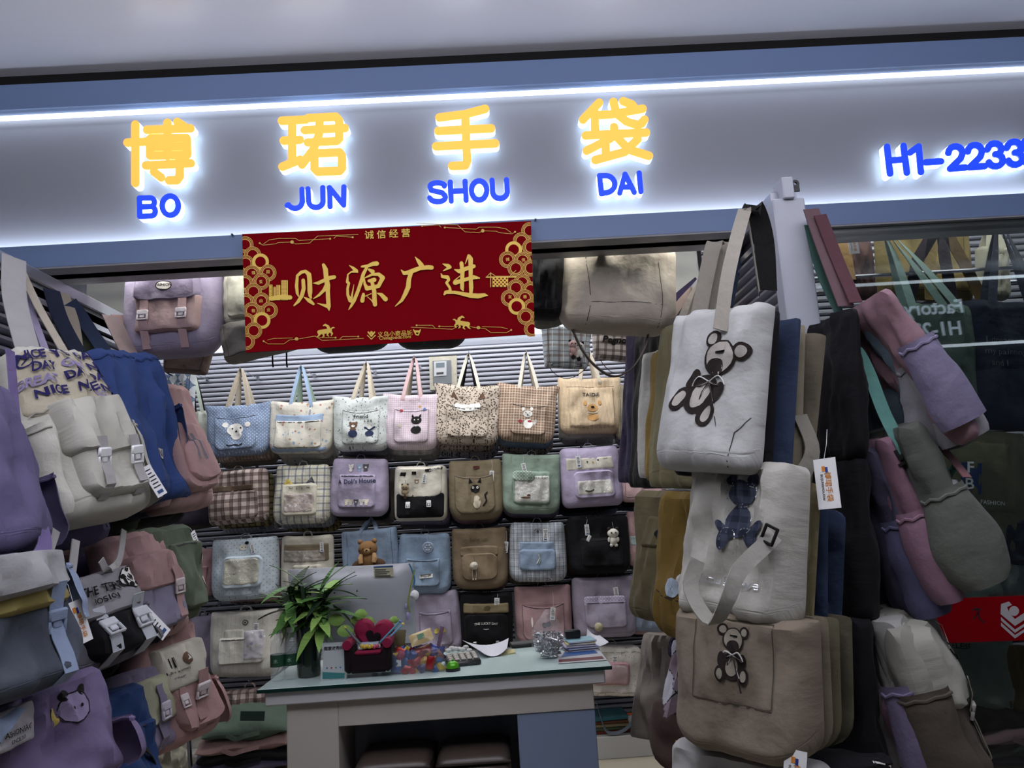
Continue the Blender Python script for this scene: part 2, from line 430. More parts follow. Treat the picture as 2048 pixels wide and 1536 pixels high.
    def text(s,u,v,st,size,m,mb,off=.002,rot=0,bold=.015,shear=0,arc=0):
        vv,ff=textmesh(st,bold,shear); c,sn=math.cos(R(rot)),math.sin(R(rot)); vs=[]
        for (x,y) in vv:
            if arc: y=y-arc*x*x
            X=(x*c-y*sn)*size; Y=(x*sn+y*c)*size; uu=max(-.99,min(.99,u+X/(s.w/2))); w=max(0,min(.99,v+Y/s.h)); vs.append(s.P(uu,w,s.top(uu,w)+off+.0045))
        mb.add(vs,[f[::-1] for f in ff],m)
    # ---- parts hanging on it
    def tagc(s,u,v,parent,rot=0,sc=1,big=0,dy=.012):
        "white card price tag on a string"
        p=s.P(u,v,s.top(u,v)+dy); mb=MB(); w,h=(.024*sc,.058*sc) if not big else (.034*sc,.075*sc); c,sn=math.cos(R(rot)),math.sin(R(rot))
        top=s.P(u+.02,min(.99,v+.07/s.h*sc),s.top(u,min(.98,v+.07/s.h*sc))+.003)
        rm=Matrix.Rotation(R(rot),3,'Y'); ctr=p-rm@Vector((0,0,h/2)); mb.box(ctr,(w,.001,h),CARD,rm)
        mb.tube([p,(p+top)/2+Vector((.004,-.004,0)),top],.0007,CARD,4)
        if big:
            mb.box(ctr+rm@Vector((-.004,-.0012,.022*sc)),(.008,.0008,.012),plain('D98A3A',.5,name='ink_orange'),rm); mb.box(ctr+rm@Vector((.003,-.0012,.02*sc)),(.006,.0008,.013),plain('2B3A86',.5,name='ink_blue'),rm)
            for (st,x,sz,mm) in(('博珺手袋',.003,.011*sc,plain('C97F2C',.5,name='ink_orange2')),('BOJUNSHOUDAI',-.010,.0052*sc,INK)):
                vv,ff=textmesh(st,.01); r2=rm@Matrix.Rotation(R(90),3,'Y')
                mb.add([ctr+r2@Vector((x_*sz+.008,-.0014,y_*sz+x)) for x_,y_ in vv],[f[::-1] for f in ff],mm)
        else:
            random.seed(int(u*100)+int(v*100)+s.seed)
            for k in range(6):
                ww=w*random.uniform(.3,.75); mb.box(ctr+rm@Vector((0,-.001,h*.36-k*h*.11)),(ww,.0006,h*.035),INK,rm)
            mb.box(ctr+rm@Vector((0,-.001,-h*.36)),(w*.55,.0006,h*.1),plain('2A4C7A',.5,name='barcode_ink'),rm)
        return mb.build('price_tag',parent,False)
    def buckle(s,u,v,parent,strap,L=.09,bm=None,w=.022,tail=.05,sc=1,rot=0,label=None):
        bm=bm or WHITE; mb=MB(); n=7; pts=[]
        for i in range(n):
            t=i/(n-1); vv=v+(.03-(L+.02)*t)/s.h; uu=u+math.tan(R(rot))*(t*L)/(s.w/2); pts.append(s.P(uu,max(.01,vv),s.top(uu,vv)+.006))
        mb.ribbon(pts,(1,0,0),w*sc,.002,strap); st=mb.build('buckle_strap',parent)
        mb=MB(); p=pts[2]; q=pts[1]; ax=(q-p).normalized(); X=Vector((1,0,0)); X=(X-ax*X.dot(ax)).normalized(); Y=ax.cross(X)*-1
        M=Matrix((X,Y,ax)).transposed(); W=w*1.35*sc; Hh=.042*sc
        c=p+M@Vector((0,-.006,0)) if (M@Vector((0,-1,0))).y<0 else p+M@Vector((0,.006,0))
        mb.box(c+M@Vector((0,0,Hh*.22)),(W,.009*sc,Hh*.5),bm,M,.003*sc)
        for sx in(-1,1): mb.box(c+M@Vector((sx*W*.42,0,-Hh*.22)),(W*.16,.008*sc,Hh*.5),bm,M,.002*sc)
        mb.box(c+M@Vector((0,0,-Hh*.45)),(W,.008*sc,Hh*.12),bm,M,.002*sc); mb.box(c+M@Vector((0,0,-Hh*.15)),(W*.45,.006*sc,Hh*.3),bm,M,.002*sc)
        mb.build('buckle',st)
    def charm(s,u,v,parent,kind,c1='EDE6D8',c2='3A2A22',sc=1,name=None):
        p=s.P(u,v,s.top(u,v)+.02*sc); m1=fab(c1,name='plush',rough=.95); m2=fab(c2,name='plush',rough=.95); mb=MB()
        mb.tube([p+Vector((0,.012*sc,.055*sc)),p+Vector((.004,.004,.03*sc)),p],.0016,CHROME,5)
        if kind=='pom': mb.ball(p,.024*sc,m1,n=14,bumpy=.25)
        elif kind=='pomlegs':
            mb.ball(p,.024*sc,m1,n=14,bumpy=.25)
            for x in(-.01,.01): mb.tube([p+Vector((x,0,-.02*sc)),p+Vector((x*1.3,0,-.05*sc)),p+Vector((x*.8,0,-.075*sc))],.0016,m1,5); mb.ball(p+Vector((x*.8,0,-.078*sc)),.005*sc,m1,n=8)
        elif kind=='cat':
            mb.ball(p+Vector((0,0,.005)),.024*sc,m1,(1.15,.8,.9),14); mb.ball(p+Vector((0,0,-.032*sc)),.02*sc,m1,(1,.8,1.1),12)
            for x in(-1,1):
                mb.ball(p+Vector((x*.019,0,.024))*sc,.009*sc,m2,n=8); mb.ball(p+Vector((x*.01*sc,-.018*sc,.006*sc)),.004*sc,m2,n=8)
                mb.ball(p+Vector((x*.02,-.004,-.026))*sc,.008*sc,m1,(1,.9,1.6),8); mb.ball(p+Vector((x*.011,-.004,-.052))*sc,.009*sc,m1,n=8)
            mb.ball(p+Vector((0,.004,-.065))*sc,.012*sc,m2,(1,.7,1.2),10)
        elif kind=='round':
            mb.lathe([(.001,-.006),(.026*sc,-.006),(.03*sc,0),(.026*sc,.006),(.001,.006)],p,m1,20,Matrix.Rotation(R(90),3,'X'))
            for k in range(6): a=k*math.pi/3; mb.ball(p+Vector((.013*math.cos(a)*sc,-.008,.013*math.sin(a)*sc)),.004*sc,m2,(1,.4,1),8)
        elif kind=='purse':
            mb.ball(p+Vector((0,0,-.03*sc)),.036*sc,m1,(1,.25,.9),16); mb.ball(p+Vector((0,-.004,-.042*sc)),.031*sc,m2,(1,.22,.62),14)
            mb.text=None
        elif kind=='shoe':
            mb.box(p,(.022*sc,.012,.04*sc),m1,Matrix.Rotation(R(25),3,'Y'),.004); mb.box(p+Vector((.014,0,-.024))*sc,(.05*sc,.014,.018*sc),m1,Matrix.Rotation(R(25),3,'Y'),.006); mb.box(p+Vector((.01,0,-.034))*sc,(.05*sc,.015,.003*sc),INK,Matrix.Rotation(R(25),3,'Y'))
        return mb.build(name or {'pom':'pompom_charm','pomlegs':'pompom_charm','cat':'plush_charm','round':'round_charm','purse':'coin_purse_charm','shoe':'shoe_charm'}[kind],parent)
def frame(top,bot,plane,rz,yb=None):
    Pt=on(top[0],top[1],**plane) if not isinstance(top,Vector) else top
    Pb=on(bot[0],bot[1],y=Pt.y+(yb or 0)) if not isinstance(bot,Vector) else bot
    z=(Pt-Pb); h=z.length; z.normalize(); x=Vector((math.cos(R(rz)),math.sin(R(rz)),0)); x=(x-z*x.dot(z)).normalized(); y=z.cross(x)
    M=Matrix(((x.x,y.x,z.x,Pb.x),(x.y,y.y,z.y,Pb.y),(x.z,y.z,z.z,Pb.z),(0,0,0,1)))
    return M,h,Pt,Pb
def inv(M,p): return M.inverted()@p
def hook(P,dirv,label,L=.12,group='chrome hooks on the slatted wall'):
    mb=MB(); d=Vector(dirv); P=Vector(P); mb.tube([P+d*L+Vector((0,0,-.004)),P,P-d*.02+Vector((0,0,.012))],.003,CHROME,6); mb.box(P+d*L,(.02,.02,.03),CHROME)
    return tag(mb.build('display_hook'),label,'hook',group)
def handles(b,parent,apex,m,ua=.3,w=.024,spread=.012,backd=.03,name='handle',m2=None,v0=.97):
    "two strap loops from the top edge of the bag to a hook point (local coords)"
    for k,(dy,mm) in enumerate(((0,m),(backd,m2 or m))):
        a=b.P(-ua,v0,.002) ; c=b.P(ua,v0,.002)
        if k: a.y=c.y=b.S(ua,.95)*b.back+.004
        ap=apex+Vector((0,dy*.5,-.008*k))
        pts=[a-Vector((0,0,.03)),a,a.lerp(ap,.55)+Vector((-.006,0,0)),ap+Vector((-spread,0,-.02)),ap,ap+Vector((spread,0,-.02)),c.lerp(ap,.55)+Vector((.006,0,0)),c,c-Vector((0,0,.03))]
        wd=[(1,0,0)]*2+[(.9,.3,0)]+[(.35,1,0)]+[(0,1,0)]+[(-.35,1,0)]+[(-.9,.3,0)][:0]+[(.35,1,0)][:0]
        P=smoothpath(pts,4); n=len(P); wds=[]
        for i in range(n):
            t=abs(i/(n-1)-.5)*2; wds.append(Vector((t if i<n/2 else t,(1-t)*1.0*(1 if i<n/2 else -1)*1,0)) if t>.02 else Vector((.02,1,0)))
        # keep width direction continuous: outward x at the ends, depth at the apex
        wds=[Vector((math.cos(a_),math.sin(a_),0)) for a_ in [(math.pi/2)*(1-min(1,abs(i/(n-1)-.5)*3.2)) * (1 if i<n/2 else 1) for i in range(n)]]
        mb=MB(); mb.ribbon(P,wds,w,.0022,mm); mb.build(name,parent)
def loop(b,parent,m,apex=None,ua=.16,hh=.035,w=.02,v0=.985):
    a=b.P(-ua,v0); c=b.P(ua,v0); a.y=c.y=.004; mid=(a+c)/2+Vector((0,0,hh)); 
    if apex is not None: mid=apex
    mb=MB(); mb.ribbon(smoothpath([a,a+Vector((.004,0,hh*.6)),mid+Vector((-.012,0,0)),mid+Vector((.012,0,0)),c+Vector((-.004,0,hh*.6)),c],4),(.15,1,0),w,.003,m); mb.build('grab_handle',parent)
BAGN=[0]
def simple_back(M,b,k,m,label,group,handle=None,dz=-.025,dx=0,dy=None,name='backpack',sc=1.0,apexM=None,cat='bag',hw=.02):
    "a bag hanging behind the front one on the same hook"
    dy=dy if dy is not None else b.d*.74
    random.seed(b.seed*13+k); M2=M@Matrix.Translation(Vector((dx+random.uniform(-.012,.012),dy*k,dz*k)))@Matrix.Rotation(R(random.uniform(-2.5,2.5)),4,'Y')
    e=empty(name,M=M2); d2=max(.025,min(.8*b.d,dy/.8,(dy-.22*b.d)/.6)); b2=Bag(b.w*sc*random.uniform(.97,1.04),b.h+(.005 if dz<0 else 0),d2,b.rb,b.rt,b.taper,b.sag,b.topthin,b.wr,b.seed+k*5+1,b.boxy,.25)
    b2.body(m,e,N=16); mb=MB(); b2.line([(-.72,.05),(-.6,.16),(.6,.16),(.72,.05)],.002,SEAM,mb); mb.build('seam',e)
    if apexM is not None:
        ap=M2.inverted()@apexM; handles(b2,e,ap,handle or m,.3,hw)
    else: loop(b2,e,handle or m)
    tag(e,label,cat,group); return e,b2
def wallbag(label,top,bot,wpx,m,name='backpack',cat='bag',Y=4.96,rz=0,d=.10,apex=None,hm=None,hm2=None,stack=(),grp=None,kw={},rot=0,hookit=True,short=None,ua=.3,hw=.022,dzs=-.028,group='bags on the back wall'):
    BAGN[0]+=1; sd=BAGN[0]
    M,h,Pt,Pb=frame(top,bot,dict(y=Y),rz)
    mid=((top[0]+bot[0])/2,(top[1]+bot[1])/2); w=(on(mid[0]+wpx/2,mid[1],y=Y)-on(mid[0]-wpx/2,mid[1],y=Y)).length
    k=dict(rb=.05,seed=sd,wr=.009,belly=.02,sag=.006); k.update(kw); random.seed(sd*3+1); M=M@Matrix.Translation((0,0,h))@Matrix.Rotation(R(random.uniform(-2.6,2.6)),4,'Y')@Matrix.Translation((0,0,-h)); b=Bag(w,h,d,**k); e=empty(name,M=M); b.body(m,e); b.e=e; b.M=M
    hm=hm or m; aw=None
    if apex:
        aw=on(apex[0],apex[1],y=Y+.03); handles(b,e,inv(M,aw),hm,ua,hw,m2=hm2)
    else:
        loop(b,e,hm); aw=M@Vector((0,.004,h+.035))
    for i,(sm,sn) in enumerate(stack):
        simple_back(M,b,i+1,sm,f'{sn} behind the {short or label}',None,dz=dzs,name=name,apexM=(on(apex[0],apex[1],y=Y+.06) if apex else None),handle=(hm2 or hm) if apex else BLK,cat='bag')
    if hookit: hook(aw+Vector((0,-.01,.0)),(0,1,0),'chrome hook carrying the '+' '.join((short or label).split()[:11]),5.36-aw.y)
    tag(e,label,cat,group); return b
# ------------------------------------------------ the setting
def slab(name,a,b,m,parent=None,bev=0,smooth=False):
    mb=MB(); c=[(a[i]+b[i])/2 for i in range(3)]; s=[abs(b[i]-a[i]) for i in range(3)]; mb.box(c,s,m,None,bev); return mb.build(name,parent,smooth)
YF=2.6
tile=plain('B3AA98',.35,name='floor_tile',bump=.02); grout=plain('6B6458',.9,name='grout'); wallw=plain('C9CBD2',.7,name='wall_paint'); ceilm=plain('DCDCE4',.28,name='ceiling_panel',spec=.7)
fl=struct(slab('floor',(-6,-3,-.06),(6,6,-.006),grout))
tm=slab('tile',(-.397,-.397,-.01),(.397,.397,0),tile,fl,.003); tm.location=(.6,4.6,0); first=True
for i in range(-2,4):
    for j in range(-4,1):
        if i==0 and j==0: continue
        o=tm.copy(); COL.objects.link(o); o.parent=fl; o.location=(.6+.8*i,4.6+.8*j,0)
struct(slab('ceiling',(-6,-3.2,3.285),(6,2.66,3.34),ceilm)); struct(slab('ceiling_shop',(-6,2.8,3.5),(6,6,3.55),wallw)).name='ceiling'
struct(slab('wall_left',(-3.3,2.66,0),(-3.2,5.6,3.5),wallw)); struct(slab('wall_right',(3.2,2.66,0),(3.3,5.6,3.5),wallw))
wb=struct(slab('wall_back',(-3.3,5.44,0),(3.3,5.5,3.5),wallw))
slatm=plain('A2A3AE',.35,.4,name='slat_metal'); 
def slats(parent,x0,x1,z0,z1,per,m,axis='x',at=5.38,sgn=-1,th=.02):
    "rounded horizontal slats as one shared mesh, copied"
    mb=MB(); h=per*.82; L=x1-x0; prof=[(-th*.2,-h/2),(-th*.75,-h*.42),(-th,-h*.2),(-th,h*.2),(-th*.75,h*.42),(-th*.2,h/2)]
    vs=[];n=len(prof)
    for e in(x0,x1):
        for (y,z) in prof: vs.append((e,at+y*-sgn*1,z) if axis=='x' else (at+y*-sgn,e,z))
    fs=[(i,i+1,i+1+n,i+n) for i in range(n-1)]+[(n-1,0,n,2*n-1),tuple(range(n))[::-1],tuple(range(n,2*n))]
    if (axis=='x')==(sgn>0): fs=[f[::-1] for f in fs]
    mb.add(vs,fs,m); o=mb.build('slat',parent,True); k=int((z1-z0)/per); o.location.z=z0+per/2
    for i in range(1,k):
        c=o.copy(); COL.objects.link(c); c.parent=parent; c.location.z=z0+per*(i+.5)
slats(wb,-3.19,3.19,.14,2.76,.034,slatm,'x',5.40,-1)
darkback=plain('2A2A33',.8,name='slat_backing'); slab('slat_backing',(-3.19,5.40,.14),(3.19,5.44,2.76),darkback,wb)
# white valance with an LED strip above the slats
struct(slab('trim_1',(-3.19,5.30,2.86),(3.19,5.44,2.92),wallw))
s=slab('led_strip',(-3.19,5.29,2.80),(3.19,5.33,2.845),emis('F4F8FF',3.0,'led')); tag(s,'long white LED strip glowing along the top of the slatted back wall','light')
area('strip_glow',(-.2,5.25,2.79),(R(-18),0,0),4.6,.05,11,(.95,.98,1))
# platform along the back wall
pf=struct(slab('trim_2',(-3.19,4.93,0),(3.19,5.42,.13),plain('B6B6B4',.5,name='platform_laminate'),None,.004))
# facade: blue-grey frame boards, recessed panel with cove light
board=plain('6E84AE',.45,name='fascia_board'); panel=plain('8F9099',.32,name='sign_panel',spec=.4); steel=plain('8E8E94',.5,.0,'soffit_steel')
ff=empty('sign_fascia',(0,YF,3.0)); tag(ff,'long grey shop sign fascia with blue frame boards and glowing cove edges','sign fascia')
IF=Matrix.Translation((0,-YF,-3.0))
def fs_(name,a,b,m): 
    o=slab(name,a,b,m); o.parent=ff; o.matrix_parent_inverse=IF; return o
fs_('top_board',(-3.4,YF,3.125),(4.2,YF+.12,3.225),board); fs_('bottom_board',(-3.4,YF,2.507),(4.2,YF+.06,2.590),board)
fs_('soffit',(-3.4,YF+.001,2.500),(4.2,YF+.19,2.507),steel); fs_('back_panel',(-3.4,YF+.07,2.50),(4.2,YF+.12,3.13),panel)
fs_('inner_face',(-3.4,YF+.12,2.507),(4.2,YF+.19,3.5),wallw)
fs_('ceiling_gap',(-3.4,YF+.04,3.225),(4.2,YF+.12,3.30),plain('0B0B0D',.9,name='gap_black'))
fs_('led_top',(-3.4,YF+.042,3.118),(4.2,YF+.066,3.125),emis('E6F2FF',3.2,'cove_led')); fs_('led_bottom',(-3.4,YF+.025,2.590),(4.2,YF+.06,2.594),emis('E6F2FF',3.4,'cove_led2'))
area('cove_low',(0.3,YF+.04,2.60),(R(150),0,0),6.8,.02,5.5,(.72,.84,1)); area('cove_top',(0.3,YF+.035,3.11),(R(-32),0,0),6.8,.02,3.8,(.72,.84,1))
# small sockets left where old fixings were, above the banner
for px,py in((465,470),(1071,440)):
    p=on(px,py,y=YF-.004); mb=MB(); mb.lathe([(.004,0),(.004,.006),(.002,.006),(.002,0)],p,plain('2C3340',.5,name='screw_grey'),10,Matrix.Rotation(R(90),3,'X')); mb.build('screw',ff).matrix_parent_inverse=IF
# ---------------- sign letters
YL=2.612; FACE=emis('FFBC4C',.82,'letter_yellow'); FACEB=emis('1440F0',.9,'letter_blue'); SIDE=emis('EAF6FF',1.6,'letter_acrylic')
def zmap(reg,wpx):
    k=(reg[2]-reg[0])/wpx; return lambda x,y:(reg[0]+x*k,reg[1]+y*k)
def letter(name,label,cat,strokes,reg,wpx,r,facem,parent=None,group=None,yl=YL,th=.034):
    f=zmap(reg,wpx); pts=[on(*f(*q[:2]),y=yl) for s_ in strokes for q in s_]; c=sum(pts,Vector())/len(pts)
    e=parent or empty(name,c); o=Vector(e.location)
    mf=MB(); ms=MB(); i=0
    for s_ in strokes:
        for poly in stroke2d(s_,r,10):
            i+=1; P=[on(*f(*q),y=yl)-o for q in poly]; n=len(P); yo=Vector((0,-.003-i*4e-5,0))
            mf.add([p+yo for p in P]+[p for p in P],[tuple(range(n))[::-1]]+[(k,(k+1)%n,(k+1)%n+n,k+n) for k in range(n)],facem)
            ms.add([p+Vector((0,i*4e-5,0)) for p in P]+[p+Vector((0,th,0)) for p in P],[tuple(range(n))]+[(k,(k+1)%n,(k+1)%n+n,k+n) for k in range(n)],SIDE)
    mf.build('letter_face',e,False); ms.build('acrylic_body',e,False)
    if not parent: tag(e,label,cat,group)
    return e
Z1=([230,220,420,450],1269); Z2=([540,210,730,440],1269); Z3=([840,190,1040,420],1336); Z4=([1130,180,1330,410],1336)
def arc(cx,cy,rx,ry,a0,a1,n=10): return [(cx+rx*math.cos(R(a0+(a1-a0)*i/n)),cy+ry*math.sin(R(a0+(a1-a0)*i/n))) for i in range(n+1)]
chars=[('first yellow Chinese character of the shop sign, above BO',Z1,[[(275,200),(275,980)],[(170,440),(440,425)],[(430,270),(1010,250)],[(705,175),(705,620)],[(835,165),(950,240)],[(475,385),(955,375)],[(470,498),(965,490)],[(475,615),(965,605)],[(470,400),(475,600)],[(962,390),(968,590)],[(415,745),(1015,715)],[(868,640),(868,890),(830,942),(725,945)],[(525,830),(620,905)]]),
('second yellow Chinese character of the shop sign, above JUN',Z2,[[(160,215),(480,200)],[(185,480),(400,470)],[(297,215),(297,745)],[(168,828),(400,735)],[(510,180),(880,162),(925,210),(925,450),(890,485),(505,505)],[(465,340),(1000,312)],[(665,190),(655,400),(580,600),(430,800)],[(600,650),(930,635),(960,680),(965,840),(930,885),(640,895),(595,850),(595,660)]]),
('third yellow Chinese character of the shop sign, above SHOU',Z3,[[(260,305),(600,262),(870,190)],[(245,485),(950,450)],[(215,690),(1005,650)],[(605,290),(620,700),(632,880),(605,945),(430,952)]]),
('fourth yellow Chinese character of the shop sign, above DAI',Z4,[[(455,175),(240,400)],[(395,300),(400,560)],[(420,340),(620,330),(1035,255)],[(645,165),(690,320),(820,425),(960,472),(1020,455),(1058,400)],[(775,155),(890,200),(930,250)],[(655,500),(655,570)],[(275,612),(1080,572)],[(610,650),(290,815)],[(540,720),(545,880)],[(405,940),(800,830),(970,660)],[(680,620),(850,800),(1120,885)]])]
for lb,(rg,wp),st in chars: letter('sign_character',lb,'sign letter',st,rg,wp,56,FACE)
pin=[('blue raised letters BO under the first yellow character',Z1,[[(330,1185),(335,1425)],[(330,1180),(480,1178)]+arc(480,1235,50,57,-90,90,8)+[(335,1300)],[(335,1295),(480,1292)]+arc(490,1355,52,62,-90,90,8)+[(335,1425)],arc(742,1282,108,128,0,360,22)]),
('blue raised letters JUN under the second yellow character',Z2,[[(430,1130),(435,1300)]+arc(335,1290,98,95,5,150,8)+[(232,1345)],[(510,1125),(516,1290)]+arc(615,1285,98,88,175,5,8)+[(708,1110)],[(803,1360),(797,1110),(985,1340),(990,1100)]]),
('blue raised letters SHOU under the third yellow character',Z3,[[(325,1220)]+arc(235,1225,100,48,-20,-190,8)+[(150,1275),(300,1310)]+arc(235,1370,105,60,-20,160,8)+[(132,1380)],[(405,1170),(418,1420)],[(603,1160),(618,1410)],[(415,1290),(610,1285)],arc(790,1280,102,128,0,360,22),[(962,1145),(970,1310)]+arc(1068,1300,98,88,170,5,8)+[(1156,1140)]]),
('blue raised letters DAI under the fourth yellow character',Z4,[[(462,1155),(485,1385)],[(460,1150),(545,1148)]+arc(545,1262,118,114,-85,75,10)+[(485,1388)],[(730,1380),(800,1130),(925,1370)],[(765,1300),(890,1300)],[(988,1115),(1012,1360)]])]
for lb,(rg,wp),st in pin: letter('sign_lettering',lb,'sign letter',st,rg,wp,35,FACEB)
ZN=([1500,200,2048,500],2048)
two=lambda x,y:[(x+25,y+62)]+arc(x+78,y+62,52,48,180,380,8)+[(x+115,y+105),(x+38,y+180),(x+152,y+172)]
three=lambda x,y:[(x+20,y+55)]+arc(x+75,y+52,50,42,185,420,9)+[(x+80,y+90)]+arc(x+82,y+135,54,46,-80,160,9)
num=[[(1022,352),(1045,552)],[(1145,345),(1170,545)],[(1040,455),(1155,445)],[(1195,395),(1258,350),(1275,540)],[(1312,468),(1425,460)],two(1455,335),two(1600,325),three(1750,318),three(1895,306),[(2120,300),(2050,310),(2046,370),(2110,365),(2130,440),(2060,470)]]
letter('unit_number','blue raised unit number beginning H1-2233 at the right of the sign','sign letter',[s_ for s_ in num],ZN[0],ZN[1],24,FACEB)
# light that the letters cast on the panel comes from their glowing acrylic sides
# ---------------- red banner
YB=2.566; red=plain('84000E',.85,name='banner_red',spec=.08); gold=plain('D8B44E',.4,.35,'gold_foil'); goldf=plain('CDA650',.45,.3,'gold_line')
bc=on(776,575,y=YB); ban=empty('new_year_banner',bc); tag(ban,'red rectangular banner with gold calligraphy hung under the shop sign','banner')
mb=MB(); q=[on(a,b,y=YB)-bc for a,b in((484,468),(1062,442),(1068,668),(492,705))]; mb.quadbox(q[3],q[2],q[1],q[0],(0,.006,0),red if False else (0,.006,0),red) if False else mb.quadbox(q[3],q[2],q[1],q[0],(0,.006,0),red); mb.build('board',ban,False)
def flat(mb,reg,wpx,poly,m,lay,clip=None):
    f=zmap(reg,wpx); P=[]
    for (x,y) in poly:
        if clip: x=min(max(x,clip[0](y)),clip[1](y)); y=min(max(y,clip[2](x)),clip[3](x))
        P.append(on(*f(x,y),y=YB-.0012-lay*1e-5)-bc)
    mb.add(P,[tuple(range(len(P)))[::-1]],m)
ZB=([460,430,1100,720],2048)
cl=(lambda y:77+(y-122)*.033,lambda y:1924+(y-36)*.0375,lambda x:122-(x-77)*.0466,lambda x:878-(x-105)*.0546)
mb=MB(); n=0
left=[(96,190),(145,255),(100,310),(195,300,1),(140,375),(243,370),(95,435),(200,425),(150,490),(100,555),(200,550),(140,612),(252,610),(105,680),(205,675,1),(152,740),(105,810)]
right=[(1918,100),(1865,165),(1925,205),(1815,222,1),(1776,285),(1873,290),(1925,340),(1830,340),(1870,430),(1925,480),(1830,465),(1788,532),(1888,530),(1930,590),(1835,585,1),(1893,650),(1935,730)]
for s_ in(left,right):
    for c in s_:
        solid=len(c)>2
        for (r_,mm) in (((54,gold),(34,red)) if solid else ((54,goldf),(50,red),(46,goldf),(42,red),(38,goldf),(32,red))):
            n+=1; flat(mb,*ZB,[(c[0]+r_*math.cos(a*math.pi/12),c[1]+r_*math.sin(a*math.pi/12)) for a in range(24)],mm,n,cl)
def st(pts,r,mm=goldf,z=ZB,mbx=None):
    global n
    for poly in stroke2d(pts,r,6): n+=1; flat(mbx or mb,*z,poly,mm,n,None)
for sx,sy,ox,oy in((1,1,0,0),(-1,1,2015,-12)):
    T=lambda x,y:(ox+sx*x if sx<0 else x, y+oy-(0 if sx>0 else 60))
    for L in([(190,180),(210,193),(290,185),(310,176),(395,173),(420,185),(510,180),(560,135),(820,125)],[(215,185),(250,160),(310,150),(420,150),(440,163),(640,152)],[(665,150),(680,135),(780,142)]): st([T(*p) for p in L],1.6)
    for L in([(215,808),(245,825),(345,825),(380,800),(440,793),(545,775),(590,803),(855,790)],[(240,800),(280,790),(400,787)],[(560,785),(675,785)],[(700,798),(720,778),(820,778)]): st([T(p[0],p[1]-(0 if sx>0 else 0)) for p in L],1.6)
    for p in((190,180),(640,152),(785,142),(215,808),(675,785),(820,778)): st([T(*p),T(p[0]+1,p[1])],6)
    for p in((397,173),(425,793)): st([T(*p),T(p[0]+1,p[1])],11)
for (x,w,y0,y1) in((250,22,445,540),(278,14,460,540),(296,26,448,545),(328,42,418,545)):
    flat(mb,*ZB,[(x,y0),(x+w,y0),(x+w,y1),(x,y1)],gold,n+1); n+=2
    for i in range(int((y1-y0)/9)):
        for j in range(max(1,int(w/9))): n+=0; flat(mb,*ZB,[(x+3+j*9,y0+3+i*9),(x+7+j*9,y0+3+i*9),(x+7+j*9,y0+8+i*9),(x+3+j*9,y0+8+i*9)],red,n)
n+=1
st([(265,535),(330,525),(385,528)],14,gold); 
flat(mb,*ZB,[(1680,400),(1780,400),(1780,460),(1680,460)],gold,n+1)
n+=2
for i in range(5):
    for j in range(8):
        if (i+j)%2: flat(mb,*ZB,[(1682+j*12,402+i*12),(1692+j*12,402+i*12),(1692+j*12,411+i*12),(1682+j*12,411+i*12)],red,n)
st([(1640,398),(1830,396)],4,gold); st([(1668,370),(1668,460)],3); st([(1668,370),(1700,392),(1790,392),(1830,355)],2); st([(1640,398),(1668,370)],2)
for ox,oy,fx in((560,700,1),(1535,648,-1)):  # prancing gold horses
    H=lambda *pp:[(ox+(x if fx>0 else -x),y+oy,r) for x,y,r in pp]
    st(H((12,50,14),(45,46,15),(80,38,13)),None,gold); st(H((75,40,11),(68,15,9),(50,2,6),(38,8,4)),None,gold)
    st(H((18,55,9),(8,72,5),(-2,80,3)),None,gold); st(H((35,58,7),(42,75,4),(32,82,3)),None,gold); st(H((80,45,8),(95,58,5),(88,72,3)),None,gold); st(H((70,50,7),(62,68,4),(72,76,3)),None,gold); st(H((85,30,5),(100,20,4),(108,22,2)),None,gold)
st([(885,750),(905,775),(925,750)],5,gold); st([(905,752),(906,753)],9,gold); st([(880,770),(905,795),(930,770)],3,gold)
st([(1175,735),(1190,765),(1205,768),(1218,735)],4,gold); st([(1185,745),(1212,745)],7,gold)
mb.build('gold_ornament',ban,False)
def bantext(s_,px,py,size,mm,rot=-2.3,bold=.01,name='lettering'):
    vv,ff_=textmesh(s_,bold); o=on(px,py,y=YB-.003)-bc; c_,s2=math.cos(R(2.4)),math.sin(R(2.4))*0; mbt=MB()
    mbt.add([o+Vector((x*size,0,y*size-.012*x*size*0)) for x,y in vv],[f[::-1] for f in ff_],mm); return mbt.build(name,ban,False)
bantext('诚 信 经 营',775,469,.034,gold); bantext('义乌小商品城',790,668,.0205,gold); bantext('Chinagoods.com',790,675,.0165,gold)
for t_,x,y in(('国',536,544),('业',537,620),('敬',507,622),('爱',522,564),('诚',1015,519),('信',1047,520),('友',1020,594),('善',1050,594),('由',522,602),('强',507,546)): bantext(t_,x,y,.014,gold)
Z7=([570,490,780,640],2048); Z8=([780,490,1000,640],2048)
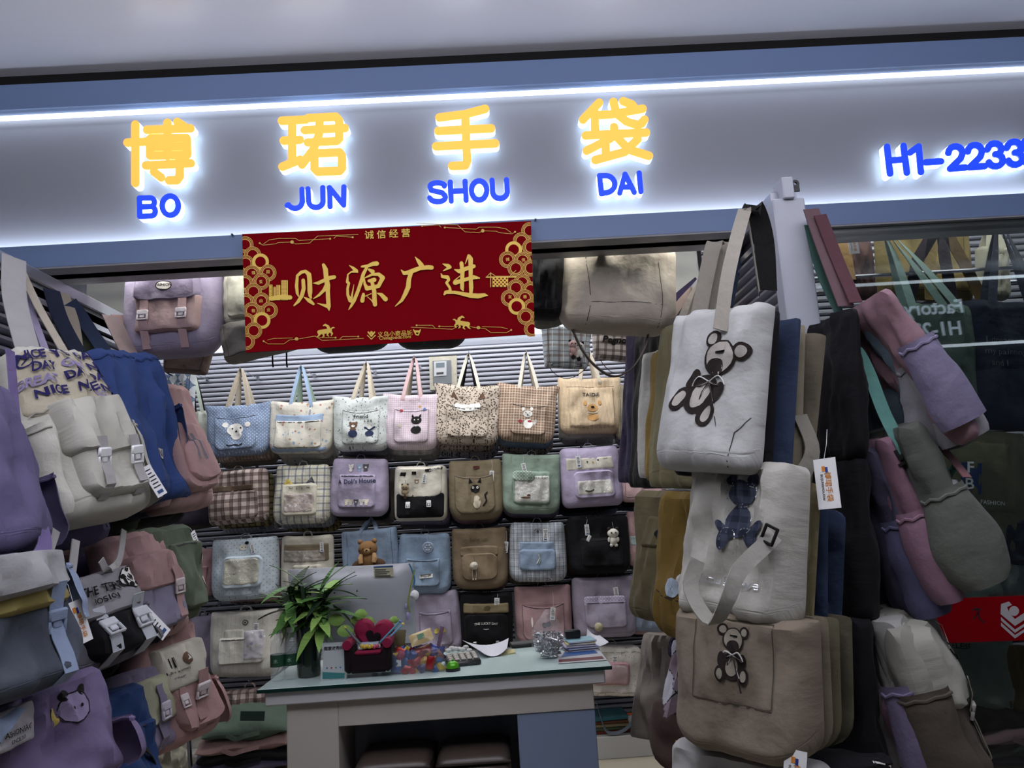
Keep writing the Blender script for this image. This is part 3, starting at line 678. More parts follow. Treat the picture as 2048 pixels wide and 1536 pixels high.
CH=[('calligraphy_character',Z7,[[(240,610,26),(225,800,33),(240,940,28),(262,1000,10)],[(240,600,26),(320,530,32),(400,512,30),(468,575,44),(482,700,46),(486,900,48),(490,990,32),(508,1030,18)],[(355,690,36),(365,850,38),(330,980,40),(260,1100,32),(175,1182,12)],[(375,1020,8),(470,1080,42),(555,1150,24)],[(550,745,5),(650,742,34),(760,690,34),(880,640,40),(960,625,36)],[(752,390,32),(790,480,48),(805,650,46),(830,790,52),(835,900,40),(842,1050,42),(850,1200,42),(860,1280,8)],[(850,1200,42),(740,1170,22),(630,1135,4)],[(815,800,50),(760,880,34),(660,980,24),(550,1050,6)]]),
('calligraphy_character',Z7,[[(1255,398,6),(1330,450,28),(1390,505,36),(1415,528,14)],[(1390,510,30),(1290,525,14),(1225,575,12),(1215,720,28),(1245,745,26),(1220,850,24),(1225,980,28),(1275,1080,42),(1320,1100,36)],[(1290,1080,26),(1312,950,16),(1346,770,4)],[(1590,450,28),(1530,560,34),(1490,700,36),(1430,880,34),(1350,1080,34),(1290,1190,24),(1240,1265,6)],[(1495,420,18),(1620,408,32),(1720,365,40),(1790,362,44)],[(1640,480,24),(1710,520,42)],[(1560,640,10),(1700,575,26),(1830,570,34),(1905,640,46),(1865,720,38),(1825,800,38),(1700,830,38),(1600,845,44),(1555,760,26),(1540,650,16)],[(1640,700,30),(1740,680,44)],[(1700,730,34),(1740,900,42),(1745,1050,44),(1755,1160,42)],[(1740,1130,28),(1680,1070,10),(1600,1005,4)],[(1530,960,28),(1508,1085,42)],[(1560,1000,8),(1680,950,8)],[(1790,935,5),(1880,970,36),(1960,1055,46)]]),
('calligraphy_character',Z8,[[(468,222,6),(530,300,34),(585,380,46),(590,430,28)],[(205,462,6),(265,525,34),(330,515,38),(450,470,42),(560,430,38),(700,415,40),(775,420,40)],[(390,520,38),(352,640,40),(340,780,44),(290,900,40),(220,1030,28),(98,1142,6)]]),
('calligraphy_character',Z8,[[(985,352,8),(1080,388,38),(1115,412,32),(995,480,8)],[(948,528,5),(975,588,28),(1070,600,36),(1095,645,26),(1052,705,24),(1110,790,24),(1128,850,22),(1040,880,32),(1012,920,18)],[(1060,882,28),(1200,880,28),(1330,905,34),(1500,940,44),(1640,950,46),(1760,930,32),(1820,940,6)],[(1205,458,10),(1290,490,38),(1420,440,38),(1560,395,36)],[(1215,700,44),(1350,660,34),(1480,620,34),(1560,600,40),(1665,615,12)],[(1330,340,36),(1350,500,38),(1342,700,38),(1342,800,36),(1362,850,12)],[(1475,205,30),(1500,260,44),(1502,400,40),(1502,600,36),(1512,780,40),(1505,920,28)],[(1460,190,18),(1400,350,5)],[(1300,580,7),(1195,665,9)]])]
for nm,z_,sts in CH:
    mb=MB(); n+=1
    for s_ in sts: st(s_,None,gold,z_,mb)
    mb.build(nm,ban,False)
# ---------------- racks standing out of the shop
alu=plain('A9ABB4',.3,.7,'brushed_aluminium'); postw=plain('B9BCC8',.45,name='post_white')
def rack(label,x0,x1,y0,y1,side):
    e=empty('display_rack',((x0+x1)/2,(y0+y1)/2,0)); I=Matrix.Translation(-e.location); tag(e,label,'display rack')
    def p(o): o.parent=e; o.matrix_parent_inverse=I; return o
    p(slab('top_rail',(x0+.005,y0,2.405),(x1-.005,y1,2.45),alu,None,.004)); p(slab('inner_panel',(x0+.035,y0+.03,.05),(x1-.035,y1,2.40),darkback))
    p(slab('second_rail',(x0+.015,y0,2.34),(x1-.015,y1,2.36),alu))
    p(slab('front_post',(x0-.003,y0-.03,0),(x1+.003,y0+.03,2.415),postw,None,.004)); p(slab('base_plinth',(x0,y0,0),(x1,y1,.08),alu))
    for (at,sg) in((x0,-1),(x1,1)):
        if sg*side<0 and side<0 and False: continue
        hp=MB(); per=.034
        h=per*.8; th=.03; prof=[(0,-h/2),(th*.6,-h*.42),(th,-h*.15),(th,h*.15),(th*.6,h*.42),(0,h/2)]; vs=[]
        for yy in(y0+.03,y1): vs+=[(at-sg*.03+sg*a,yy,b) for a,b in prof]
        n_=6; fs=[(i,i+1,i+1+n_,i+n_) for i in range(n_-1)]+[tuple(range(n_)),tuple(range(n_,2*n_))[::-1]]
        if sg>0: pass
        else: fs=[f[::-1] for f in fs]
        hp.add(vs,[f[::-1] for f in fs],slatm); o=p(hp.build('slat',None,True)); o.location.z=.1
        for i in range(1,66):
            c=o.copy(); COL.objects.link(c); c.location.z=.1+i*per
    return e,p
rL,pL=rack('tall slatted display rack along the left side of the shop opening',-1.575,-1.505,1.25,3.36,1)
rR,pR=rack('tall slatted display rack with a white end post right of the counter',.868,.958,2.13,3.5,-1)
pR(slab('post_cap',(.896,2.09,2.41),(.930,2.16,2.478),postw,None,.003))
mb=MB(); p_=on(1590,368,y=2.1); mb.lathe([(.0055,-.004),(.012,-.004),(.012,.004),(.0055,.004),(.0055,-.004)],p_,plain('15161A',.4,name='black_bracket'),14,Matrix.Rotation(R(90),3,'X'),False); mb.box(p_+Vector((0,0,-.014)),(.022,.006,.02),plain('15161A',.4,name='black_bracket')); o=mb.build('bracket_ring'); pR(o)
# the white box columns where the racks end, inside
colm=plain('C4C6C4',.6,name='column_white')
struct(slab('trim_3',(-1.86,3.4,0),(-1.64,3.52,3.5),colm)); struct(slab('trim_4',(.922,3.52,0),(1.04,3.62,3.5),colm))
# ---------------- shop window on the right: glass, mullions, a slatted back panel
win=struct(empty('window_1',(2.0,YF+.02,1.25)))
def wp(o): o.parent=win; o.matrix_parent_inverse=Matrix.Translation(-win.location); return o
wp(slab('glass_pane',(1.0,YF+.02,.12),(3.4,YF+.028,2.50),glassm())); wp(slab('window_frame',(.975,YF+.0,0),(1.0,YF+.06,2.50),alu)); wp(slab('sill',(.96,YF-.02,0),(3.4,YF+.12,.12),alu))
wr=struct(slab('wall_display',(1.06,3.52,0),(3.2,3.58,2.9),darkback)); wr.name='wall_window'
slats(wr,1.06,3.2,.14,2.86,.034,slatm,'x',3.52,-1)
mb=MB()
sp=empty('slatted_panel',(2.0,3.2,2.3)); tag(sp,'silver slatted panel standing askew behind the hanging totes in the window','panel')
rm=Matrix.Rotation(R(-24),3,'Y')
o=None
for i in range(9):
    if o is None:
        mb=MB(); mb.box((0,0,0),(.30,.022,.026),plain('C2C3CC',.3,.4,'bright_slat'),rm,.006); o=mb.build('slat',sp)
        oo=o
    else: oo=o.copy(); COL.objects.link(oo); oo.parent=sp
    oo.location=(-.12,-.05,.24-.046*i)
wp(slab('glazing_rail',(1.55,3.30,2.02),(3.2,3.33,2.06),alu)); wp(slab('glazing_rail',(1.55,3.30,1.38),(3.2,3.33,1.42),alu))
# opposite shop front behind the camera, seen only mirrored in the glass
YO=-.75; op=empty('opposite_sign',(3.4,YO,2.9)); tag(op,'lit white letters Factory Store of the opposite shop, mirrored in the window glass','sign letter')
def opt(s_,x,z,size):
    vv,ff_=textmesh(s_,.02); mb=MB(); w_=emis('DCEBFF',2.2,'halo_white'); mb.add([Vector((x-a*size-3.4,.0,z+b*size-2.9)) for a,b in vv],[f[::-1] for f in ff_],w_); mb.build('lettering',op,False)
opt('Factory Store',3.50,2.985,.165); opt('H1-22355',3.58,2.80,.165)
for z_ in(3.22,2.66):
    s=slab('cove_light',(1.8,YO-.01,z_-.012),(6.5,YO,z_+.012),emis('E8F4FF',4,'cove_led3')); tag(s,'white cove light line of the opposite shop sign, seen as a reflection','light','cove lights of the opposite shop')
ob=slab('opposite_fascia',(1.8,YO-.08,2.45),(6.5,YO-.03,3.27),plain('25282F',.7,name='dark_fascia')); tag(ob,'dark sign fascia of the shop across the aisle, behind the viewer','sign fascia')
# ------------------------------------------------ bags on the back wall
BEI=fab('A89A86'); BEI2=fab('C9BBA4'); NAVY=fab('1C2540'); DKBLUE=fab('2A3A5C'); CREAM=fab('D9D3C2'); LIL=fab('A79BC0'); LIL2=fab('B9ABD0'); PINK=fab('C79AA0'); PINK2=fab('D8AEB2'); TAN=fab('8E7658'); KHA=fab('9C8A68'); SAGE=fab('8DA694'); SKY=fab('8FA9CC'); BROWN=fab('5A4636'); GREY=fab('7E7E8A'); OLIVE=fab('6F6A4A'); MUST=fab('A8822E'); OFFW=fab('D2D2CC'); PALE=fab('AFC4D8')
DENIM=fab('7C93BC','dots',c2='E6ECF4',p=.022,r=.11); DOTSKY=fab('C2D2E0','dots',c2='55607A',p=.034,r=.07); DOTLIL=fab('B9ABD0','dots',c2='EDE8F4',p=.02,r=.14)
GINB=fab('D8C4B0','gingham',p=.022,c2='A08470'); GINBR=fab('C9A98E','gingham',p=.018,c2='8A6A54',c3='E4D6C4'); GINP=fab('E4D2DC','gingham',p=.014,c2='CBB2C6'); LEO=fab('CDBBA8','leopard',c2='2B241F',c3='A88A6C',p=.012); LEOG=fab('C9CDD2','leopard',c2='24262B',c3='8A8E94',p=.012)
FLO=fab('C9D0CE','floral',c2='55606C',c3='7FA08E',p=.018,r=.22); FLOC=fab('D4CEC0','floral',c2='B9866A',c3='8AA6C4',c4='C07A70',p=.032,r=.24); FLOP=fab('E4DDD2','floral',c2='B07A7A',c3='8A7A6A',p=.016,r=.16); FLOB=fab('D8D2CE','floral',c2='C07A6A',c3='4A5A7A',p=.022,r=.22)
CORD=fab('E8CDA6','cord',c2='C4A27A',p=.0085)
PLBR=fab('C6AFA8','plaid',l=[('x',.05,.42,0,'3A2824',.62),('y',.05,.42,.1,'3A2824',.62),('x',.05,.06,.65,'3A2824',.7),('y',.05,.06,.7,'3A2824',.7)]); PLCR=fab('DAD9CC','plaid',l=[('x',.045,.22,0,'4A5468',.6),('y',.045,.22,.3,'4A5468',.6),('x',.045,.05,.55,'B9A860',.8),('y',.045,.05,.8,'B9A860',.8)]); PLBL=fab('B4BCC8','plaid',l=[('x',.026,.12,0,'4A5468',.7),('y',.026,.12,.3,'4A5468',.7),('x',.052,.04,.3,'F0F0F0',.9),('y',.052,.04,.6,'F0F0F0',.9)]); PLYE=fab('A8965E','plaid',l=[('x',.04,.3,0,'2A2620',.7),('y',.04,.3,.3,'2A2620',.7)])
STRC=fab('DAD6CA','stripes',c2='C2BDB0',p=.028,w=.06)
def seams(b,m=SEAM,v=.16,side=.78):
    mb=MB(); b.line([(-side,.98),(-side,.1)],.0018,m,mb); b.line([(side,.98),(side,.1)],.0018,m,mb); b.line([(-.97,v*.7),(-.7,v*.55),(.7,v*.55),(.97,v*.7)],.0018,m,mb); mb.build('seam',b.e)
def pocket(b,u0,u1,v0,v1,t,m,r=.03,zipc=None,name='front_pocket',edge=SEAM,dip=0):
    b.patch(u0,u1,v0,v1,t,m,b.e,name,r,rtop=.012,droop=dip); mb=MB()
    if edge: b.rim(u0+.03,u1-.03,v0+.012,v1-.02,.0018,edge,mb,r*.9,.0012); mb.build('stitching',b.e)
    mb=MB(); zc=zipc or SEAM; q=[(u0+.02,v1-.03),((u0+u1)/2,v1-.03-dip*(v1-v0)*.9),(u1-.02,v1-.03)]; b.line([ (q[0][0]+(q[2][0]-q[0][0])*i/8, q[0][1]-dip*(v1-v0)*.8*math.sin(math.pi*i/8)) for i in range(9)],.004,zc,mb,.002); mb.build('zipper',b.e)
def prt(b,fn,name='applique'):
    mb=MB(); fn(mb); mb.build(name,b.e)
W_=fab('ECEAE4',name='felt'); K_=fab('1A1818',name='felt'); BR_=fab('6A4A36',name='felt'); OR_=fab('D89A50',name='felt'); NV_=fab('22305A',name='felt'); RD_=fab('B0343C',name='felt'); BL_=fab('4A6AA8',name='felt'); CR_=fab('D8CCB0',name='felt'); YE_=fab('D8BC4A',name='felt'); GY_=fab('55545C',name='felt')
def bear(b,mb,u,v,s,c,eye=K_,body=True,ears=True,muz=W_):
    if body: b.ell(u,v,s*.75,s*.6,c,mb,dy=-s*1.25)
    if ears: b.ell(u,v,s*.34,s*.34,c,mb,.0016,dx=-s*.75,dy=s*.62); b.ell(u,v,s*.34,s*.34,c,mb,.0016,dx=s*.75,dy=s*.62)
    b.ell(u,v,s,s*.85,c,mb,.0018)
    if muz: b.ell(u,v,s*.42,s*.32,muz,mb,.0022,dy=-s*.25)
    for sx in(-1,1): b.ell(u,v,s*.09,s*.09,eye,mb,.0025,dx=sx*s*.4,dy=s*.12,n=10)
    b.ell(u,v,s*.13,s*.09,eye,mb,.0027,dy=-s*.14,n=10)
bw=wallbag
# --- row 1 : totes
t=bw('cream tote with black and green handles beside the left rack, top row',(398,822),(398,925),62,fab('B9BEB2'),'tote_bag',apex=(385,745),hm=fab('A9B8A8'),hm2=BLK,kw=dict(rb=.03),Y=5.05); seams(t)
K1=dict(rb=.075,rt=.012,sag=.02,flare=.25,topthin=.35,boxy=3)
b=bw('blue denim tote with white dots and a white bear face',(478,806),(478,912),126,DENIM,'tote_bag',apex=(482,738),hm=BEI,hm2=BEI2,kw=K1,d=.16,stack=[(GINB,'brown gingham tote'),(fab('9A8C80'),'brown tote at the back')],short='dotted denim tote')
pocket(b,-.66,.66,.1,.78,.018,DENIM,.05,dip=.06)
prt(b,lambda mb:[b.ell(0,.5,.052,.042,W_,mb),b.ell(-.3,.6,.018,.018,W_,mb),b.ell(.38,.58,.018,.018,W_,mb),b.ell(.05,.38,.035,.03,W_,mb),b.ell(-.08,.52,.005,.006,K_,mb,.003),b.ell(.18,.52,.005,.006,K_,mb,.003),b.ell(.04,.46,.008,.006,K_,mb,.003),b.strk(0,.19,[(-.05,.004),(-.03,-.003),(0,.003),(.03,-.004),(.05,.003)],K_,mb,r=.004)])
b=bw('cream printed tote with a pale blue pocket flap',(605,800),(603,908),124,FLOC,'tote_bag',apex=(603,733),hm=SKY,hm2=SAGE,kw=K1,d=.17,stack=[(FLOP,'cream flowered tote'),(FLOB,'pale patterned tote at the back')],short='printed tote with blue flap')
pocket(b,-.76,.72,.08,.62,.02,FLOC,.03); b.patch(-.78,.74,.56,.74,.006,SKY,b.e,'pocket_flap',.006); b.patch(-.85,.85,.02,.1,.003,SKY,b.e,'hem_band',.004); b.tagc(.32,.86,b.e,8)
b=bw('white tote with small grey flowers and two felt bears',(725,790),(722,903),112,FLO,'tote_bag',apex=(733,726),hm=BEI2,kw=K1,d=.16,stack=[(GREY,'grey tote'),(fab('B4B2AE'),'light grey tote at the back')],short='small-flowered tote')
pocket(b,-.64,.66,.1,.76,.018,FLO,.04,dip=.08)
prt(b,lambda mb:[bear(b,mb,-.22,.46,.026,BR_),b.ell(-.22,.3,.028,.026,NV_,mb,.0024),b.ell(.34,.3,.026,.02,NV_,mb),b.ell(.34,.41,.014,.014,W_,mb,.002),b.strk(.34,.36,[(-.03,.02),(0,0),(.03,.02)],NV_,mb,r=.006),b.text(.02,.62,'Friend',.036,K_,mb),b.text(.28,.53,'& 공유',.02,K_,mb)]); b.tagc(.55,.8,b.e,12)
b=bw('pink gingham tote with a black felt kitten on the pocket',(825,786),(822,900),108,GINP,'tote_bag',apex=(829,716),hm=PINK2,hm2=BEI,kw=K1,d=.16,stack=[(fab('A8A4A4','gingham',p=.05,c2='D8D4D0'),'grey checked tote'),(fab('B8B4AA'),'pale tote at the back')],short='pink gingham tote')
pocket(b,-.62,.66,.1,.74,.016,GINP,.04,dip=.05)
prt(b,lambda mb:[b.ell(.2,.34,.034,.028,K_,mb),b.ell(.2,.52,.034,.028,K_,mb,.0018),b.strk(.2,.52,[(-.024,.028,.008),(-.026,.04,.002)],K_,mb),b.strk(.2,.52,[(.024,.028,.008),(.028,.04,.002)],K_,mb),b.ell(.13,.53,.004,.004,W_,mb,.003),b.ell(.27,.53,.004,.004,W_,mb,.003),b.strk(.2,.42,[(-.015,0),(0,-.006),(.015,0)],SAGE,mb,.004,r=.003),b.ell(-.35,.7,.011,.011,RD_,mb),b.ell(.48,.72,.009,.014,BL_,mb),b.ell(.3,.78,.009,.009,OR_,mb),b.ell(-.38,.42,.009,.013,CR_,mb),b.text(.1,.9,'~~~~',.03,PINK,mb)])
b=bw('leopard print tote with a white cat face pocket flap',(938,768),(935,890),128,LEO,'tote_bag',apex=(938,708),hm=CREAM,hm2=BLK,kw=K1,d=.18,stack=[(LEO,'second leopard print tote'),(LEOG,'grey leopard print tote at the back')],short='leopard print tote',dzs=-.035)
pocket(b,-.62,.66,.1,.66,.02,LEO,.045,dip=.1)
prt(b,lambda mb:[b.shape(0,.62,[(-.085,.01),(-.07,.03),(-.03,.024),(0,.016),(.03,.024),(.075,.03),(.085,.01),(.07,-.018),(.03,-.028),(-.03,-.028),(-.07,-.018)],W_,mb),b.shape(-.42,.80,[(-.025,-.01),(.025,-.016),(-.002,.04)],BR_,mb,.0012),b.shape(.42,.80,[(-.025,-.016),(.025,-.01),(.002,.04)],BR_,mb,.0012),b.ell(-.08,.58,.003,.004,K_,mb,.003),b.ell(.08,.58,.003,.004,K_,mb,.003)]+[b.strk(sx*.28,.6,[(-.014,dy),(.014,-dy)],K_,mb,.003,r=.0012) for sx in(-1,1) for dy in(-.004,.004)])
b=bw('brown gingham tote with a white felt dog on the pocket',(1057,768),(1055,885),114,GINBR,'tote_bag',apex=(1053,706),hm=CREAM,hm2=BEI,kw=K1,d=.17,stack=[(SKY,'blue tote'),(LEO,'dark leopard tote at the back')],short='brown gingham tote')
pocket(b,-.58,.68,.1,.66,.02,GINBR,.045,dip=.06)
prt(b,lambda mb:[b.ell(.05,.3,.03,.034,W_,mb),b.ell(.02,.48,.03,.024,W_,mb,.0018),b.ell(-.14,.56,.01,.014,W_,mb),b.ell(.14,.57,.01,.014,W_,mb),b.ell(.28,.34,.01,.022,W_,mb,rot=-20),b.ell(.02,.46,.005,.004,K_,mb,.003),b.ell(-.05,.5,.003,.003,K_,mb,.003),b.ell(.09,.5,.003,.003,K_,mb,.003),b.ell(.1,.35,.014,.008,RD_,mb,.003),b.ell(-.22,.34,.013,.012,RD_,mb,.0025)])
b=bw('cream corduroy tote with an orange puppy on the pocket',(1178,755),(1180,868),124,CORD,'tote_bag',apex=(1172,690),hm=BEI2,kw=dict(rb=.06,rt=.01,sag=.012,topthin=.4,flare=.05),d=.16,stack=[(FLOP,'white flowered tote'),(FLOB,'orange spotted tote at the back')],short='cream corduroy tote',Y=4.98)
b.patch(-.7,.72,.1,.82,.02,CORD,b.e,'front_pocket',.012); mb=MB(); b.rim(-.67,.69,.12,.8,.0018,BR_,mb,.01); b.line([(-.75,.83),(.75,.83)],.003,BR_,mb); mb.build('stitching',b.e)
prt(b,lambda mb:[b.ell(.03,.44,.036,.026,OR_,mb),b.ell(.03,.27,.036,.024,OR_,mb,.0014),b.ell(-.2,.53,.012,.016,OR_,mb),b.ell(.25,.53,.012,.016,OR_,mb),b.ell(.03,.45,.012,.008,K_,mb,.003),b.strk(.03,.34,[(-.03,-.002),(0,-.006),(.03,0)],K_,mb,.003,r=.0016),b.text(.0,.68,'TAEDIE',.034,K_,mb,bold=.02)])
b=bw('khaki backpack with a round bear patch beside the right rack, top row',(1268,772),(1262,882),70,fab('8F8468'),'backpack',apex=(1270,716),hm=CREAM,kw=dict(rb=.05),stack=[(GREY,'grey backpack')],short='khaki backpack by the right rack')
prt(b,lambda mb:[b.ell(.45,.86,.02,.02,W_,mb),b.ell(.45,.86,.012,.012,KHA,mb,.003),b.ell(.5,.45,.035,.05,BR_,mb)]); b.tagc(-.1,.95,b.e,-6); seams(b)
# --- row 2 : backpacks
K2=dict(rb=.07,rt=.03,topthin=.6,boxy=5,taper=.93)
b=bw('brown and white checked satchel with a plain brown band',(477,940),(475,1048),118,PLBR,'satchel',kw=dict(rb=.045,rt=.03,topthin=.8),d=.17,stack=[(PLYE,'yellow checked satchel'),(PLBL,'grey checked satchel at the back')],short='brown checked satchel')
b.patch(-.98,.62,.6,.72,.004,BROWN,b.e,'band',.004); b.patch(-.9,.75,.08,.6,.02,PLBR,b.e,'front_pocket',.03)
b=bw('cream and navy plaid backpack with a clear cat-shaped pocket window',(607,930),(606,1048),114,PLCR,'backpack',kw=K2,d=.17,stack=[(PLBL,'grey plaid backpack'),(PLYE,'brown plaid backpack at the back')],short='plaid backpack')
b.patch(-.62,.6,.14,.68,.02,fab('CFC8B2'),b.e,'pocket_frame',.03,rtop=.02); b.patch(-.5,.48,.2,.52,.003,fab('B4998C','floral',c2='8C7A8A',c3='D8D2D8',p=.03),b.e,'pocket_print',.015); b.patch(-.5,.48,.2,.52,.006,CLEAR,b.e,'clear_window',.015)
prt(b,lambda mb:[b.shape(-.4,.7,[(-.03,-.012),(.03,-.004),(-.01,.03)],YE_,mb),b.shape(.36,.72,[(-.03,-.012),(.03,-.012),(.01,.03)],GY_,mb),b.ell(-.08,.6,.002,.006,K_,mb,.004),b.ell(.1,.6,.002,.006,K_,mb,.004)]+[b.strk(sx*.3+.02,.61,[(-.012,dy),(.012,-dy)],K_,mb,.004,r=.0013) for sx in(-1,1) for dy in(-.004,.005)])
b=bw('lilac backpack reading A Doll\'s House',(722,917),(720,1033),118,fab('B0A3C6'),'backpack',kw=K2,d=.17,stack=[(BLK,'black backpack'),(fab('A89C90'),'taupe backpack at the back')],short='lilac lettered backpack',Y=4.97,hm=fab('8F7DB0'))
pocket(b,-.66,.62,.14,.72,.022,fab('B0A3C6'),.03)
prt(b,lambda mb:[b.text(-.02,.60,"A Doll's House",.04,NV_,mb,rot=3,bold=.02)])
for u,v,s_,c in((-.34,.26,.014,CR_),(-.18,.26,.014,CR_),(.0,.26,.014,GY_),(.18,.26,.014,W_),(.34,.26,.014,CR_),(-.26,.86,.018,W_),(.04,.86,.018,SKY),(.26,.86,.018,GY_)): prt(b,lambda mb:bear(b,mb,u,v,s_,c))
b=bw('cream and black flap satchel with white buckles',(842,932),(842,1042),104,CREAM,'satchel',kw=dict(rb=.04,rt=.03,topthin=.8),d=.17,stack=[(LIL,'lilac satchel'),(GREY,'grey satchel at the back')],short='cream and black satchel')
b.patch(-.88,.9,.06,.5,.012,BLK,b.e,'front_pocket',.02); b.patch(-.8,.82,.42,.97,.014,CREAM,b.e,'flap',.05,rtop=.01)
prt(b,lambda mb:[b.shape(-.6,.85,[(-.024,-.012),(.012,-.012),(.018,.012),(-.018,.012)],K_,mb),b.shape(-.2,.87,[(-.014,-.01),(.014,-.01),(.014,.01),(-.014,.01)],K_,mb),b.shape(.5,.92,[(-.05,-.012),(.06,.004),(.06,.02),(-.05,.008)],K_,mb),b.text(.52,.925,'FASHION',.013,W_,mb,.003,rot=8),bear(b,mb,-.1,.72,.014,TAN,body=False)]); b.buckle(-.42,.32,b.e,BLK,.1); b.buckle(.36,.34,b.e,BLK,.1); b.tagc(.22,.86,b.e,10); b.charm(-.52,.6,b.e,'cat','A08A6C','5A4636',.9)
b=bw('khaki backpack with a black felt cat',(950,920),(950,1040),110,fab('8B7A5C'),'backpack',kw=dict(rb=.1,rt=.02,topthin=.5,boxy=4,taper=.95),d=.16,stack=[(PINK,'pink backpack'),(fab('5E6478'),'slate backpack at the back')],short='khaki cat backpack')
pocket(b,-.78,.68,.1,.76,.014,fab('8B7A5C'),.06,dip=.08)
prt(b,lambda mb:[b.ell(.02,.3,.024,.042,CR_,mb),b.ell(-.02,.52,.03,.026,K_,mb,.002),b.shape(-.18,.66,[(-.012,-.02),(.014,-.014),(-.008,.018)],K_,mb),b.shape(.14,.66,[(-.014,-.014),(.012,-.02),(.008,.018)],K_,mb),b.ell(-.1,.54,.007,.009,W_,mb,.003),b.ell(.06,.54,.007,.009,W_,mb,.003),b.ell(-.1,.54,.003,.003,K_,mb,.004),b.ell(.06,.54,.003,.003,K_,mb,.004),b.strk(.3,.36,[(-.01,-.05),(.012,-.02),(.004,.02),(.018,.035)],K_,mb,r=.005),b.shape(.05,.88,[(-.022,-.008),(.022,-.008),(.022,.008),(-.022,.008)],fab('6A2E2E'),mb)]); b.tagc(.62,.8,b.e,5,1.2)
b=bw('sage green backpack with a clear pocket window',(1063,908),(1066,1028),116,SAGE,'backpack',kw=dict(rb=.08,rt=.015,topthin=.5,boxy=5,sag=.01,flare=.06),d=.17,stack=[(LIL,'lilac backpack'),(BROWN,'brown backpack at the back')],short='sage green backpack')
b.patch(-.62,.64,.16,.72,.018,SAGE,b.e,'front_pocket',.03); b.patch(-.56,.58,.2,.64,.003,fab('CFCFC8','floral',c2='8A5A52',c3='9AA6B8',p=.06,r=.16),b.e,'pocket_print',.01); b.patch(-.56,.58,.2,.64,.006,CLEAR,b.e,'clear_window',.01); b.patch(-.64,.1,.54,.72,.006,fab('8DA694','dots',c2='DDE6E0',p=.02,r=.14),b.e,'pocket_flap',.03); b.tagc(-.3,.85,b.e,-14,1.2)
prt(b,lambda mb:[b.ell(-.2,.27,.03,.007,BR_,mb,.002),b.ell(-.1,.31,.012,.008,BR_,mb,.002),b.text(.2,.6,'THE YOUR HEART',.016,K_,mb,.002)],'print')
b=bw('lilac backpack with a cream cat-face band and clear pocket',(1176,894),(1181,1014),122,LIL2,'backpack',kw=dict(rb=.05,rt=.04,topthin=.6,boxy=5,taper=.97),d=.17,stack=[(BLK,'black backpack'),(fab('66708A'),'slate blue backpack at the back')],short='lilac cat-face backpack')
b.patch(-.8,.72,.62,.82,.003,CREAM,b.e,'face_band',.004); b.patch(-.6,.7,.14,.6,.02,LIL2,b.e,'front_pocket',.04); b.patch(-.5,.62,.2,.44,.003,fab('CFCBC0','floral',c2='6A6A4A',c3='B0BCD0',p=.06,r=.16),b.e,'pocket_print',.015); b.patch(-.5,.62,.2,.44,.006,CLEAR,b.e,'clear_window',.015); b.tagc(-.42,.86,b.e,-3,1.3)
prt(b,lambda mb:[b.ell(-.12,.75,.005,.006,K_,mb),b.ell(.24,.77,.005,.006,K_,mb),b.ell(.06,.74,.008,.005,YE_,mb),b.strk(.48,.78,[(-.014,.003),(.014,.006)],K_,mb,r=.0012),b.strk(-.1,.27,[(-.03,0),(-.01,-.006),(.012,-.002),(.02,.004)],fab('4A4630',name='felt'),mb,r=.005)])
b=bw('pink backpack half hidden behind the right rack, second row',(1283,893),(1290,1005),92,PINK2,'backpack',kw=dict(rb=.05),stack=[(BLK,'black backpack'),(fab('66708A'),'slate backpack at the back')],short='half-hidden pink backpack'); seams(b)
b=bw('dark purple backpack behind the left rack, second row',(385,925),(392,1050),90,fab('3A3344'),'backpack',Y=5.1,stack=[(fab('4A4A40'),'dark olive backpack')],short='dark purple backpack')
# --- row 3
b=bw('pink backpack with a small inner pocket beside the left rack',(392,1095),(385,1192),92,fab('C7939A'),'backpack',kw=dict(rb=.05,topthin=.5),stack=[(GREY,'grey backpack')],short='pink pocketed backpack',Y=5.05)
pocket(b,-.4,.7,.08,.64,.02,fab('C7939A'),.04,zipc=fab('A86870')); prt(b,lambda mb:[b.text(-.15,.8,'GUGU',.04,K_,mb),b.ell(-.1,.35,.02,.03,W_,mb),b.ell(-.1,.4,.002,.003,K_,mb,.003),b.text(-.1,.35,'HAPPY',.011,K_,mb,.003)])
b=bw('pale blue dotted backpack with a large clear pocket',(492,1075),(493,1198),132,DOTSKY,'backpack',kw=dict(rb=.08,rt=.03,topthin=.6),d=.18,stack=[(PINK2,'pink backpack'),(PLBR,'brown checked backpack at the back')],short='pale blue dotted backpack')
b.patch(-.56,.62,.2,.72,.022,fab('BFD0DE'),b.e,'front_pocket',.04); b.patch(-.48,.54,.26,.68,.003,fab('B8B49A','floral',c2='C08A86',c3='8A8A9A',p=.07,r=.13),b.e,'pocket_print',.03); b.patch(-.48,.54,.26,.68,.007,CLEAR,b.e,'clear_window',.03); b.tagc(.3,.9,b.e,-12)
prt(b,lambda mb:[b.ell(.04,.86,.026,.018,CREAM,mb),b.ell(.14,.93,.014,.01,K_,mb,.002),b.ell(.0,.86,.003,.003,K_,mb,.003),b.ell(.1,.86,.003,.003,K_,mb,.003)])
b=bw('cream and khaki backpack with a clear strip, above the monitor',(616,1070),(615,1190),104,CREAM,'backpack',kw=dict(rb=.05,rt=.03,topthin=.7),stack=[(KHA,'khaki backpack')],short='cream backpack above the monitor')
b.patch(-.86,.84,.56,.86,.006,fab('8A7A5E'),b.e,'khaki_band',.01); b.patch(-.84,.7,.56,.76,.008,CLEAR,b.e,'clear_window',.008); b.patch(-.5,.6,.1,.52,.015,CREAM,b.e,'front_pocket',.02); b.tagc(.6,.88,b.e,-2)
